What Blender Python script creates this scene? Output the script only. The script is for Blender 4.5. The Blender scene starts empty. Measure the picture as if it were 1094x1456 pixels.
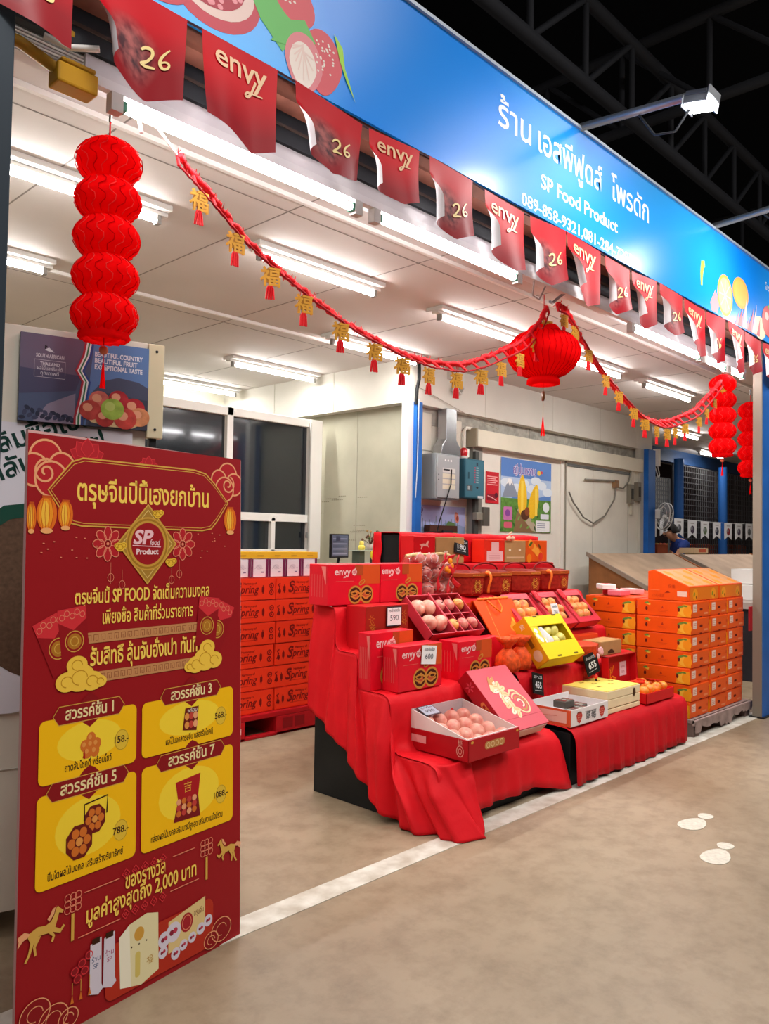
import bpy, math, random
from mathutils import Matrix, Vector, Euler
random.seed(11)
S = bpy.context.scene
COL = S.collection
PI = math.pi

# ------------------------------------------------------------------ camera
YAW, PITCH, ROLL = math.radians(43.793), math.radians(1.957), math.radians(-1.005)
fw = Vector((math.cos(YAW)*math.cos(PITCH), math.sin(YAW)*math.cos(PITCH), math.sin(PITCH)))
rt = Vector((math.sin(YAW), -math.cos(YAW), 0))
dn = fw.cross(rt)
r2 = rt*math.cos(ROLL) + dn*math.sin(ROLL)
d2 = -rt*math.sin(ROLL) + dn*math.cos(ROLL)
cd = bpy.data.cameras.new('camera')
cam = bpy.data.objects.new('camera', cd)
COL.objects.link(cam)
cd.sensor_fit = 'HORIZONTAL'
cd.sensor_width = 36
cd.lens = 1133.96/1094*36
cd.clip_start = 0.05
cd.clip_end = 200
cam.matrix_world = Matrix(((r2.x, -d2.x, -fw.x, 0), (r2.y, -d2.y, -fw.y, 0), (r2.z, -d2.z, -fw.z, 1.5), (0, 0, 0, 1)))
S.camera = cam

# ------------------------------------------------------------------ view, world, lights
S.view_settings.view_transform = 'Standard'
S.view_settings.look = 'None'
S.view_settings.gamma = 1
S.view_settings.use_curve_mapping = False
S.view_settings.exposure = 0.36
W = bpy.data.worlds.new('night_hall')
S.world = W
W.use_nodes = True
W.node_tree.nodes['Background'].inputs['Color'].default_value = (1, .94, .9, 1)
W.node_tree.nodes['Background'].inputs['Strength'].default_value = .05
TUBE_E = 36.0           # shop tubes
FRONT_E = 32.0          # tubes under the sign

TUBE_DOWN = 12.5        # light thrown down by the reflector of each ceiling lamp

def area(name, loc, tgt, size, power, col=(1, .95, .9), spread=PI, shape='DISK'):
    l = bpy.data.lights.new(name, 'AREA')
    l.shape = shape
    l.size = size
    l.energy = power
    l.color = col
    l.spread = spread
    o = bpy.data.objects.new(name, l)
    COL.objects.link(o)
    o.location = loc
    o.rotation_euler = (Vector(tgt)-Vector(loc)).to_track_quat('-Z', 'Y').to_euler()
    return o

# fill lights added out of frame to brighten the aisle from above
for hx in (-4, 0.5, 5, 10):
    area('aisle_fill_light', (hx, -2.2, 7.2), (hx, -1.0, 0), 3.0, 140)
# lights at the two arm lamps, outer pair added out of frame
for ax, p in ((0.9, 7), (4.22, 22), (6.28, 22), (8.6, 16)):
    area('sign_front_light', (ax, 1.55, 3.84), (ax, 2.35, 2.6), .22, p, (1, .98, .95), math.radians(170))
# tubes of the market behind the shop and of the neighbour bays
area('neighbour_tube_light', (14.5, 3.4, 3.1), (14.5, 3.4, 0), 1.2, 42)

# ------------------------------------------------------------------ materials
def lin(h):
    h = h.lstrip('#')
    out = []
    for i in (0, 2, 4):
        c = int(h[i:i+2], 16)/255
        out.append(c/12.92 if c <= .04045 else ((c+.055)/1.055)**2.4)
    return (*out, 1)

_mc = {}
def M(hexc, rough=.55, metal=0.0, emit=0.0, coat=0.0, bump=0.0, bscale=40, var=0.0, vscale=6, var2=None):
    """procedural material: base colour with a noise variation and a noise bump"""
    k = (hexc, rough, metal, emit, coat, bump, bscale, var, vscale, var2)
    if k in _mc:
        return _mc[k]
    m = bpy.data.materials.new('mat_%d' % len(_mc))
    m.use_nodes = True
    nt = m.node_tree
    b = nt.nodes['Principled BSDF']
    b.inputs['Base Color'].default_value = lin(hexc)
    b.inputs['Roughness'].default_value = rough
    b.inputs['Metallic'].default_value = metal
    b.inputs['Specular IOR Level'].default_value = .22 if rough > .38 and not metal else .5
    if coat:
        b.inputs['Coat Weight'].default_value = coat
        b.inputs['Coat Roughness'].default_value = .12
    if emit:
        b.inputs['Emission Color'].default_value = lin(hexc)
        b.inputs['Emission Strength'].default_value = emit
    if var or bump:
        tc = nt.nodes.new('ShaderNodeTexCoord')
    if var:
        n = nt.nodes.new('ShaderNodeTexNoise')
        n.inputs['Scale'].default_value = vscale
        n.inputs['Detail'].default_value = 6
        nt.links.new(tc.outputs['Object'], n.inputs['Vector'])
        r = nt.nodes.new('ShaderNodeValToRGB')
        c = lin(hexc)
        r.color_ramp.elements[0].position = .3
        r.color_ramp.elements[1].position = .7
        r.color_ramp.elements[0].color = lin(var2) if var2 else (*[x*(1-var) for x in c[:3]], 1)
        r.color_ramp.elements[1].color = c if var2 else (*[min(1, x*(1+var)) for x in c[:3]], 1)
        nt.links.new(n.outputs['Fac'], r.inputs['Fac'])
        nt.links.new(r.outputs['Color'], b.inputs['Base Color'])
    if bump:
        n2 = nt.nodes.new('ShaderNodeTexNoise')
        n2.inputs['Scale'].default_value = bscale
        n2.inputs['Detail'].default_value = 4
        nt.links.new(tc.outputs['Object'], n2.inputs['Vector'])
        bp = nt.nodes.new('ShaderNodeBump')
        bp.inputs['Strength'].default_value = bump
        bp.inputs['Distance'].default_value = .01
        nt.links.new(n2.outputs['Fac'], bp.inputs['Height'])
        nt.links.new(bp.outputs['Normal'], b.inputs['Normal'])
    _mc[k] = m
    return m

def film_mat():
    """clear wrapping film: mostly see-through with a gloss"""
    m = bpy.data.materials.new('clear_film')
    m.use_nodes = True
    nt = m.node_tree
    nt.nodes.clear()
    o = nt.nodes.new('ShaderNodeOutputMaterial')
    t = nt.nodes.new('ShaderNodeBsdfTransparent')
    g = nt.nodes.new('ShaderNodeBsdfGlossy')
    g.inputs['Roughness'].default_value = .12
    x = nt.nodes.new('ShaderNodeMixShader')
    x.inputs['Fac'].default_value = .13
    nt.links.new(t.outputs[0], x.inputs[1])
    nt.links.new(g.outputs[0], x.inputs[2])
    nt.links.new(x.outputs[0], o.inputs['Surface'])
    return m

def paper_mat(hexc, tr=.35):
    """thin red tissue paper that lets some light through"""
    m = bpy.data.materials.new('tissue')
    m.use_nodes = True
    nt = m.node_tree
    nt.nodes.clear()
    o = nt.nodes.new('ShaderNodeOutputMaterial')
    a = nt.nodes.new('ShaderNodeBsdfDiffuse')
    b = nt.nodes.new('ShaderNodeBsdfTranslucent')
    x = nt.nodes.new('ShaderNodeMixShader')
    a.inputs['Color'].default_value = lin(hexc)
    b.inputs['Color'].default_value = lin(hexc)
    x.inputs['Fac'].default_value = tr
    nt.links.new(a.outputs[0], x.inputs[1])
    nt.links.new(b.outputs[0], x.inputs[2])
    nt.links.new(x.outputs[0], o.inputs['Surface'])
    return m

def floor_mat():
    m = bpy.data.materials.new('polished_concrete')
    m.use_nodes = True
    nt = m.node_tree
    b = nt.nodes['Principled BSDF']
    tc = nt.nodes.new('ShaderNodeTexCoord')
    def noise(sc, det, rough=.6, dist=0):
        n = nt.nodes.new('ShaderNodeTexNoise')
        n.inputs['Scale'].default_value = sc
        n.inputs['Detail'].default_value = det
        n.inputs['Roughness'].default_value = rough
        n.inputs['Distortion'].default_value = dist
        nt.links.new(tc.outputs['Object'], n.inputs['Vector'])
        return n
    n1 = noise(.6, 7, .55, .5)
    r1 = nt.nodes.new('ShaderNodeValToRGB')
    e = r1.color_ramp.elements
    e[0].position = .3; e[0].color = lin('#8A785F')
    e[1].position = .72; e[1].color = lin('#B4A188')
    nt.links.new(n1.outputs['Fac'], r1.inputs['Fac'])
    n2 = noise(7, 10, .7)
    r2_ = nt.nodes.new('ShaderNodeValToRGB')
    r2_.color_ramp.elements[0].position = .34; r2_.color_ramp.elements[0].color = (.66, .63, .59, 1)
    r2_.color_ramp.elements[1].position = .56; r2_.color_ramp.elements[1].color = (1, 1, 1, 1)
    nt.links.new(n2.outputs['Fac'], r2_.inputs['Fac'])
    mx = nt.nodes.new('ShaderNodeMixRGB')
    mx.blend_type = 'MULTIPLY'
    mx.inputs['Fac'].default_value = .75
    nt.links.new(r1.outputs['Color'], mx.inputs['Color1'])
    nt.links.new(r2_.outputs['Color'], mx.inputs['Color2'])
    nt.links.new(mx.outputs['Color'], b.inputs['Base Color'])
    rr = nt.nodes.new('ShaderNodeMapRange')
    rr.inputs['To Min'].default_value = .28
    rr.inputs['To Max'].default_value = .6
    nt.links.new(n1.outputs['Fac'], rr.inputs['Value'])
    nt.links.new(rr.outputs['Result'], b.inputs['Roughness'])
    bp = nt.nodes.new('ShaderNodeBump')
    bp.inputs['Strength'].default_value = .08
    bp.inputs['Distance'].default_value = .01
    nt.links.new(n2.outputs['Fac'], bp.inputs['Height'])
    nt.links.new(bp.outputs['Normal'], b.inputs['Normal'])
    return m

def flag_mat(kind):
    """printed pennant: red print, white reverse"""
    m = bpy.data.materials.new('pennant_print')
    m.use_nodes = True
    nt = m.node_tree
    b = nt.nodes['Principled BSDF']
    b.inputs['Roughness'].default_value = .42
    b.inputs['Specular IOR Level'].default_value = .16
    uv = nt.nodes.new('ShaderNodeUVMap')
    sp = nt.nodes.new('ShaderNodeSeparateXYZ')
    nt.links.new(uv.outputs['UV'], sp.inputs['Vector'])
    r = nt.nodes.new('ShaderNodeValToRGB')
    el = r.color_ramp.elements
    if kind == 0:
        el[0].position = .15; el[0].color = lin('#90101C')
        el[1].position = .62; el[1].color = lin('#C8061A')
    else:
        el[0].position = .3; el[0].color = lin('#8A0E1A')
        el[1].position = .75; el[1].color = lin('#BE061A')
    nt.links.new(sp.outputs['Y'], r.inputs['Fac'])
    col = r.outputs['Color']
    if kind == 1:
        ds = nt.nodes.new('ShaderNodeVectorMath'); ds.operation = 'DISTANCE'
        ds.inputs[1].default_value = (.40, .40, 0)
        nt.links.new(uv.outputs['UV'], ds.inputs[0])
        r3 = nt.nodes.new('ShaderNodeValToRGB')
        r3.color_ramp.elements[0].position = .14; r3.color_ramp.elements[0].color = (1, 1, 1, 1)
        r3.color_ramp.elements[1].position = .34; r3.color_ramp.elements[1].color = (0, 0, 0, 1)
        nt.links.new(ds.outputs['Value'], r3.inputs['Fac'])
        nz = nt.nodes.new('ShaderNodeTexNoise'); nz.inputs['Scale'].default_value = 9
        nt.links.new(uv.outputs['UV'], nz.inputs['Vector'])
        r4 = nt.nodes.new('ShaderNodeValToRGB')
        r4.color_ramp.elements[0].position = .35; r4.color_ramp.elements[0].color = lin('#45222A')
        r4.color_ramp.elements[1].position = .68; r4.color_ramp.elements[1].color = lin('#A85A58')
        nt.links.new(nz.outputs['Fac'], r4.inputs['Fac'])
        mx0 = nt.nodes.new('ShaderNodeMixRGB')
        nt.links.new(r3.outputs['Color'], mx0.inputs['Fac'])
        nt.links.new(col, mx0.inputs['Color1'])
        nt.links.new(r4.outputs['Color'], mx0.inputs['Color2'])
        col = mx0.outputs['Color']
    g = nt.nodes.new('ShaderNodeNewGeometry')
    mx = nt.nodes.new('ShaderNodeMixRGB')
    nt.links.new(g.outputs['Backfacing'], mx.inputs['Fac'])
    nt.links.new(col, mx.inputs['Color1'])
    mx.inputs['Color2'].default_value = lin('#DAD6DA')
    nt.links.new(mx.outputs['Color'], b.inputs['Base Color'])
    return m

# ------------------------------------------------------------------ mesh building
_tc = {}
def text_mesh(t, bold=0.0, shear=0.0):
    k = (t, bold, shear)
    if k not in _tc:
        c = bpy.data.curves.new('lettering', 'FONT')
        c.body = t
        c.size = 1
        c.offset = bold
        c.shear = shear
        c.resolution_u = 3
        c.fill_mode = 'FRONT'
        o = bpy.data.objects.new('lettering', c)
        me = o.to_mesh()
        vs = [(v.co.x, v.co.y) for v in me.vertices]
        fs = [tuple(p.vertices) for p in me.polygons if p.area > 1e-9]
        o.to_mesh_clear()
        bpy.data.objects.remove(o)
        bpy.data.curves.remove(c)
        _tc[k] = (vs, fs)
    return _tc[k]

class Art:
    """flat print: coloured shapes in metres on a surface"""
    def __init__(s):
        s.p = []
    def raw(s, pts, fs, mat, L):
        s.p.append((pts, fs, mat, L))
        return s
    def poly(s, pts, mat, L=0):
        return s.raw(pts, [tuple(range(len(pts)))], mat, L)
    def rect(s, x0, y0, x1, y1, mat, L=0, r=0):
        if not r:
            return s.poly([(x0, y0), (x1, y0), (x1, y1), (x0, y1)], mat, L)
        pts = []
        for cx, cy, a in ((x1-r, y0+r, -90), (x1-r, y1-r, 0), (x0+r, y1-r, 90), (x0+r, y0+r, 180)):
            for i in range(6):
                t = math.radians(a+18*i)
                pts.append((cx+r*math.cos(t), cy+r*math.sin(t)))
        return s.poly(pts, mat, L)
    def ell(s, cx, cy, rx, ry, mat, L=0, n=24, rot=0):
        c, q = math.cos(rot), math.sin(rot)
        pts = []
        for i in range(n):
            a, b = rx*math.cos(2*PI*i/n), ry*math.sin(2*PI*i/n)
            pts.append((cx+a*c-b*q, cy+a*q+b*c))
        return s.poly(pts, mat, L)
    def stroke(s, pts, w, mat, L=0, closed=False):
        n = len(pts)
        lft, rgt = [], []
        for i in range(n):
            a = pts[i-1] if (i > 0 or closed) else pts[i]
            b = pts[(i+1) % n] if (i < n-1 or closed) else pts[i]
            dx, dy = b[0]-a[0], b[1]-a[1]
            l = math.hypot(dx, dy) or 1
            ww = w[i] if isinstance(w, (list, tuple)) else w
            lft.append((pts[i][0]-dy/l*ww/2, pts[i][1]+dx/l*ww/2))
            rgt.append((pts[i][0]+dy/l*ww/2, pts[i][1]-dx/l*ww/2))
        fs = []
        for i in range(n if closed else n-1):
            j = (i+1) % n
            fs.append((n+i, n+j, j, i))
        return s.raw(lft+rgt, fs, mat, L)
    def ring(s, cx, cy, rx, ry, w, mat, L=0, n=28, a0=0, a1=2*PI, rot=0):
        c, q = math.cos(rot), math.sin(rot)
        full = abs(a1-a0-2*PI) < 1e-6
        pts = []
        for i in range(n if full else n+1):
            t = a0+(a1-a0)*i/n
            a, b = rx*math.cos(t), ry*math.sin(t)
            pts.append((cx+a*c-b*q, cy+a*q+b*c))
        return s.stroke(pts, w, mat, L, full)
    def text(s, t, x, y, h, mat, L=1, w=None, al='C', bold=0.0, shear=0.0, rot=0.0, arc=0.0):
        vs, fs = text_mesh(t, bold, shear)
        if not vs:
            return s
        mn, mx = min(v[0] for v in vs), max(v[0] for v in vs)
        sx = h if w is None else w/(mx-mn)
        wid = (mx-mn)*sx
        ox = {'C': -wid/2, 'L': 0, 'R': -wid}[al]
        c, q = math.cos(rot), math.sin(rot)
        pts = []
        for a, b in vs:
            a, b = (a-mn)*sx+ox, b*h
            if arc:
                b -= arc*(2*a/wid)**2
            pts.append((x+a*c-b*q, y+a*q+b*c))
        return s.raw(pts, fs, mat, L)
    def add(s, other, dx=0, dy=0, sc=1, dL=0, rot=0):
        c, q = math.cos(rot)*sc, math.sin(rot)*sc
        for pts, fs, mat, L in other.p:
            s.p.append(([(dx+a*c-b*q, dy+a*q+b*c) for a, b in pts], fs, mat, L+dL))
        return s

class MB:
    def __init__(s):
        s.v, s.f, s.m, s.sm, s.mats, s.uv = [], [], [], [], [], {}
        s.X = None
    def mi(s, mat):
        if mat not in s.mats:
            s.mats.append(mat)
        return s.mats.index(mat)
    def add(s, vs, fs, mat, smooth=False):
        o = len(s.v)
        for p in vs:
            p = Vector(p)
            s.v.append(s.X @ p if s.X else p)
        k = s.mi(mat)
        for f in fs:
            s.f.append([i+o for i in f]); s.m.append(k); s.sm.append(smooth)
        return s
    def box(s, x0, x1, y0, y1, z0, z1, mat):
        vs = [(x0, y0, z0), (x1, y0, z0), (x1, y1, z0), (x0, y1, z0), (x0, y0, z1), (x1, y0, z1), (x1, y1, z1), (x0, y1, z1)]
        return s.add(vs, [(3, 2, 1, 0), (4, 5, 6, 7), (0, 1, 5, 4), (1, 2, 6, 5), (2, 3, 7, 6), (3, 0, 4, 7)], mat)
    def prism(s, pts, a0, a1, mat, axis='y'):
        n = len(pts)
        f = {'y': lambda p, a: (p[0], a, p[1]), 'x': lambda p, a: (a, p[0], p[1]), 'z': lambda p, a: (p[0], p[1], a)}[axis]
        vs = [f(p, a0) for p in pts]+[f(p, a1) for p in pts]
        fs = [tuple(range(n-1, -1, -1)), tuple(range(n, 2*n))]
        fs += [(i, (i+1) % n, n+(i+1) % n, n+i) for i in range(n)]
        return s.add(vs, fs, mat)
    def grid(s, fn, nu, nv, mat, smooth=True, closeu=False):
        vs = [fn(i/nu, j/nv) for j in range(nv+1) for i in range(nu if closeu else nu+1)]
        w = nu if closeu else nu+1
        fs = []
        for j in range(nv):
            for i in range(nu):
                k = (i+1) % w if closeu else i+1
                fs.append((j*w+i, j*w+k, (j+1)*w+k, (j+1)*w+i))
        o = len(s.v)
        s.add(vs, fs, mat, smooth)
        for j in range(nv+1):
            for i in range(w):
                s.uv[o+j*w+i] = (i/nu, j/nv)
        return s
    def tube(s, path, r, mat, n=8, caps=True, smooth=True):
        path = [Vector(p) for p in path]
        vs, fs = [], []
        up = Vector((0, 0, 1))
        prev = None
        for i, p in enumerate(path):
            d = (path[min(i+1, len(path)-1)]-path[max(i-1, 0)]).normalized()
            a = prev if prev is not None else (up if abs(d.z) < .9 else Vector((1, 0, 0)))
            a = (a-d*a.dot(d))
            a = a.normalized() if a.length > 1e-6 else d.orthogonal().normalized()
            b = d.cross(a)
            prev = a
            rr = r[i] if isinstance(r, (list, tuple)) else r
            for k in range(n):
                t = 2*PI*k/n
                vs.append(p+(a*math.cos(t)+b*math.sin(t))*rr)
        for i in range(len(path)-1):
            for k in range(n):
                fs.append((i*n+k, i*n+(k+1) % n, (i+1)*n+(k+1) % n, (i+1)*n+k))
        s.add(vs, fs, mat, smooth)
        if caps:
            s.add(vs[:n], [tuple(range(n-1, -1, -1))], mat)
            s.add(vs[-n:], [tuple(range(n))], mat)
        return s
    def lathe(s, prof, mat, n=24, smooth=True, rf=None, c=(0, 0, 0)):
        vs, fs = [], []
        for i, (r, z) in enumerate(prof):
            for k in range(n):
                t = 2*PI*k/n
                q = r*(rf(t, i/(len(prof)-1)) if rf else 1)
                vs.append((c[0]+q*math.cos(t), c[1]+q*math.sin(t), c[2]+z))
        for i in range(len(prof)-1):
            for k in range(n):
                fs.append((i*n+k, i*n+(k+1) % n, (i+1)*n+(k+1) % n, (i+1)*n+k))
        return s.add(vs, fs, mat, smooth)
    def ball(s, c, r, mat, n=14, sz=(1, 1, 1)):
        prof = [(max(1e-4, math.sin(PI*i/n)), -math.cos(PI*i/n)) for i in range(n+1)]
        vs, fs = [], []
        m = n+4
        for a, z in prof:
            for k in range(m):
                t = 2*PI*k/m
                vs.append((c[0]+r*sz[0]*a*math.cos(t), c[1]+r*sz[1]*a*math.sin(t), c[2]+r*sz[2]*z))
        for i in range(n):
            for k in range(m):
                fs.append((i*m+k, i*m+(k+1) % m, (i+1)*m+(k+1) % m, (i+1)*m+k))
        return s.add(vs, fs, mat, True)
    def art(s, A, O, U, V, N, eps=.0008, step=.0005):
        O, U, V, N = Vector(O), Vector(U), Vector(V), Vector(N)
        for i, (pts, fs, mat, L) in enumerate(A.p):
            s.add([O+U*a+V*b+N*(eps+step*L+8e-6*i) for a, b in pts], fs, mat)
        return s
    def artf(s, A, fn):
        for pts, fs, mat, L in A.p:
            s.add([fn(a, b, L) for a, b in pts], fs, mat, True)
        return s
    def front(s, A, x0, y, z0):           # on a face that looks to -Y
        return s.art(A, (x0, y, z0), (1, 0, 0), (0, 0, 1), (0, -1, 0))
    def side(s, A, x, y1, z0):            # on a face that looks to -X
        return s.art(A, (x, y1, z0), (0, -1, 0), (0, 0, 1), (-1, 0, 0))
    def top(s, A, x0, y0, z):
        return s.art(A, (x0, y0, z), (1, 0, 0), (0, 1, 0), (0, 0, 1))
    def build(s, name, parent=None, bevel=0, sub=0, solid=0, loc=None):
        me = bpy.data.meshes.new(name)
        me.from_pydata([tuple(v) for v in s.v], [], s.f)
        for m in s.mats:
            me.materials.append(m)
        me.polygons.foreach_set('material_index', s.m)
        me.polygons.foreach_set('use_smooth', s.sm)
        if s.uv:
            lay = me.uv_layers.new(name='UVMap')
            for lp in me.loops:
                lay.data[lp.index].uv = s.uv.get(lp.vertex_index, (0, 0))
        me.update()
        o = bpy.data.objects.new(name, me)
        COL.objects.link(o)
        if parent:
            o.parent = parent
        if loc:
            o.location = loc
        if solid:
            md = o.modifiers.new('thick', 'SOLIDIFY'); md.thickness = solid; md.offset = 0
        if bevel:
            md = o.modifiers.new('bevel', 'BEVEL'); md.width = bevel; md.segments = 2
            md.limit_method = 'ANGLE'; md.angle_limit = math.radians(50)
        if sub:
            md = o.modifiers.new('sub', 'SUBSURF'); md.levels = sub; md.render_levels = sub
        return o

def tag(o, label, cat, group=None, kind=None):
    o['label'] = label
    o['category'] = cat
    if group:
        o['group'] = group
    if kind:
        o['kind'] = kind
    return o
def thing(name, label, cat, loc=(0, 0, 0), rz=0.0, group=None, rx=0.0, ry=0.0):
    o = bpy.data.objects.new(name, None)
    COL.objects.link(o)
    o.empty_display_size = .05
    o.location = loc
    o.rotation_euler = (rx, ry, rz)
    return tag(o, label, cat, group)
def struct(mb, name, **k):
    o = mb.build(name, **k)
    o['kind'] = 'structure'
    return o
KIDS = {}
def dup(r, loc, label, rz=None, rx=None, scale=None):
    """copy of a thing with copies of its parts and their sub-parts"""
    c = r.copy()
    COL.objects.link(c)
    c.location = loc
    if rz is not None:
        c.rotation_euler.z = rz
    if rx is not None:
        c.rotation_euler.x = rx
    if scale:
        c.scale = scale
    c['label'] = label
    if r.name not in KIDS:
        KIDS[r.name] = [(k, list(k.children)) for k in r.children]
    for k, sub in KIDS[r.name]:
        a = k.copy(); COL.objects.link(a); a.parent = c
        for q in sub:
            b = q.copy(); COL.objects.link(b); b.parent = a
    return c
def local(r, p):
    return Matrix.LocRotScale(r.location, r.rotation_euler, None) @ Vector(p)
def sstep(a, b, x):
    t = min(1, max(0, (x-a)/(b-a)))
    return t*t*(3-2*t)
ORD = ['first', 'second', 'third', 'fourth', 'fifth', 'sixth', 'seventh', 'eighth', 'ninth', 'tenth', 'eleventh', 'twelfth', 'thirteenth', 'fourteenth', 'fifteenth', 'sixteenth', 'seventeenth', 'eighteenth', 'nineteenth', 'twentieth']

WHITE = M('#F2F0F0', .6); OFFW = M('#DDD8CE', .6); BLACK = M('#141416', .6); DARK = M('#26282B', .5)
RED = M('#D80F1C', .5); DRED = M('#A50E18', .5); GOLD = M('#E8B24A', .35, .4); GOLDF = M('#F0B840', .5)
STEEL = M('#8E9296', .35, .7, bump=.05); ORANGE = M('#F4581A', .5)
FILM = film_mat()
# ================================================================== SETTING
b = MB(); b.box(-8, 34, -12, 16, -.1, 0, floor_mat()); struct(b, 'floor')
b = MB()
line = M('#E4E0D6', .6, var=.5, vscale=9, var2='#B9AE9E')
b.box(-3, 14, 2.475, 2.60, 0, .003, line); struct(b, 'trim_1')

# ceiling of the shop with the seams of its boards
b = MB()
cl = M('#CFC8C4', .7, var=.05, vscale=1.2)
seam = M('#8C8580', .8)
b.box(.76, 17.5, 2.74, 8.3, 3.25, 3.33, cl)
for k in range(15):
    x = 1.62+1.055*k
    b.box(x-.004, x+.004, 2.75, 8.25, 3.2485, 3.2505, seam)
for y in (3.32, 5.435, 7.55):
    b.box(.8, 17.4, y-.004, y+.004, 3.2485, 3.2505, seam)
struct(b, 'ceiling')
for i, y in enumerate((3.14, 5.235)):
    b = MB(); b.box(.8, 10.5 if i == 0 else 5.0, y-.012, y+.012, 3.226, 3.249, M('#E6E2DE', .5))
    tag(b.build('cable_conduit'), ['white cable conduit on the ceiling nearest the sign', 'white cable conduit on the ceiling deeper inside the shop'][i], 'conduit', 'ceiling conduits')

# walls
cream = M('#DCD8C6', .65, var=.08, vscale=3)
panel = M('#D3CFBE', .6, var=.12, vscale=2.2)
b = MB(); b.box(.76, 5.7, 8.2, 8.35, 0, 3.25, cream); struct(b, 'wall_back')
b = MB(); b.box(.7, .78, 4.4, 8.3, 0, 3.25, cream); struct(b, 'wall_left')

# cold store block: side panel, front, bulkhead over it
b = MB()
sx = 5.78
grime = M('#6E6858', .8)
b.box(sx, 5.95, 5.2, 8.25, 0, 2.83, M('#AEAB98', .6, var=.10, vscale=2.5))
for y in (5.95, 6.7, 7.45):
    b.box(sx-.003, sx, y-.004, y+.004, 0, 2.83, M('#A09D8C', .7))
rnd = random.Random(3)
for k in range(14):
    y = rnd.uniform(5.4, 7.2); z = rnd.choice((1.45, 1.6, 1.75, 1.9))+rnd.uniform(-.05, .05)
    n = rnd.randint(3, 6)
    for q in range(n):
        b.box(sx-.002, sx, y+q*.03, y+q*.03+.018, z, z+.006, grime)
struct(b, 'wall_cold_side')
b = MB()
fp = M('#E4E0D4', .6, var=.08, vscale=3)
b.box(5.95, 10.85, 5.25, 8.25, 0, 2.83, fp)
b.box(5.96, 10.83, 5.242, 5.25, 2.66, 2.83, M('#A9A69C', .8, var=.25, vscale=14))
for x in (6.55, 7.9, 9.2):
    b.box(x-.004, x+.004, 5.24, 5.25, 2.66, 2.83, M('#6E6B62', .8))
b.box(6.9, 6.9+.006, 5.24, 5.25, 0, 2.5, M('#8B887C', .8))
struct(b, 'wall_cold_front')
b = MB()
bh = M('#D6D2C8', .6, var=.05, vscale=2)
b.box(5.66, 10.9, 5.14, 8.22, 2.83, 3.25, bh)
for x in (6.9, 8.25, 9.4, 10.4):
    b.box(x-.003, x+.003, 5.138, 5.142, 2.83, 3.25, M('#C6C1B4', .7))
for y in (6.2, 7.2):
    b.box(5.657, 5.661, y-.003, y+.003, 2.83, 3.25, M('#B9B5A4', .7))
struct(b, 'wall_bulkhead')

# window partition of the office
b = MB()
wf = M('#ECEBE6', .45)
wy = 6.4
def bar(x0, x1, z0, z1, d=.06):
    b.box(x0, x1, wy-d, wy+.03, z0, z1, wf)
bar(3.3, 5.62, 2.66, 2.74); bar(3.3, 5.62, 1.66, 1.74); bar(3.3, 5.62, 1.28, 1.38)
for x in (4.46,):
    bar(x-.035, x+.035, 1.66, 2.74)
bar(5.46, 5.62, 1.28, 2.74, .08); bar(4.98, 5.03, 1.36, 1.7); bar(4.45, 4.49, 1.36, 1.7); bar(3.3, 3.36, 1.28, 2.74)
b.box(5.45, 5.465, wy-.09, wy-.06, 1.3, 2.7, M('#C9C8C2', .4))
b.box(5.425, 5.45, wy-.075, wy-.06, 1.5, 1.56, M('#9A9A98', .3, .5))
o = struct(b, 'window_1', bevel=.004)
b = MB(); b.box(3.36, 5.46, wy-.012, wy, 1.38, 2.66, M('#20252A', .06, coat=.5)); p = b.build('pane', o)
b = MB(); b.box(3.3, 5.62, wy-.02, wy+.03, 0, 1.28, M('#D5D3C8', .6)); struct(b, 'wall_office')

# front header: rust beam, slot shade as a dark strip, rolled shutter, tube rail
b = MB()
b.box(-1.5, 9.6, 2.47, 2.56, 3.255, 3.335, M('#6B3B2C', .7, var=.3, vscale=8)); struct(b, 'trim_2')
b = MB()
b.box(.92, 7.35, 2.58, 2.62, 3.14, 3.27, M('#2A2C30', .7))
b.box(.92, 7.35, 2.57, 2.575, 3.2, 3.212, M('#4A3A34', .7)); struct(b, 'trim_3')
b = MB()
sh = M('#BFC3C8', .4, .3)
for i in range(6):
    b.prism([(2.62+.012*i, 3.135-.004*i), (2.632+.012*i, 3.135-.004*i), (2.632+.012*i, 3.26), (2.62+.012*i, 3.26)], .93, 7.34, M('#C9CDD2' if i % 2 else '#9FA5AC', .4, .3), 'x')
b.box(.93, 7.34, 2.69, 2.75, 3.10, 3.26, M('#D8D6D6', .5))
tag(b.build('roller_shutter'), 'rolled-up grey metal shutter behind the red pennants', 'shutter')
b = MB()
b.box(1.2, 7.34, 2.585, 2.615, 3.04, 3.075, M('#D9D4D6', .5))
b.box(1.2, 7.34, 2.6, 2.615, 3.07, 3.15, M('#CFC9CC', .5))
tag(b.build('lamp_rail'), 'long metal rail carrying the bright tubes under the sign', 'rail')

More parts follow.
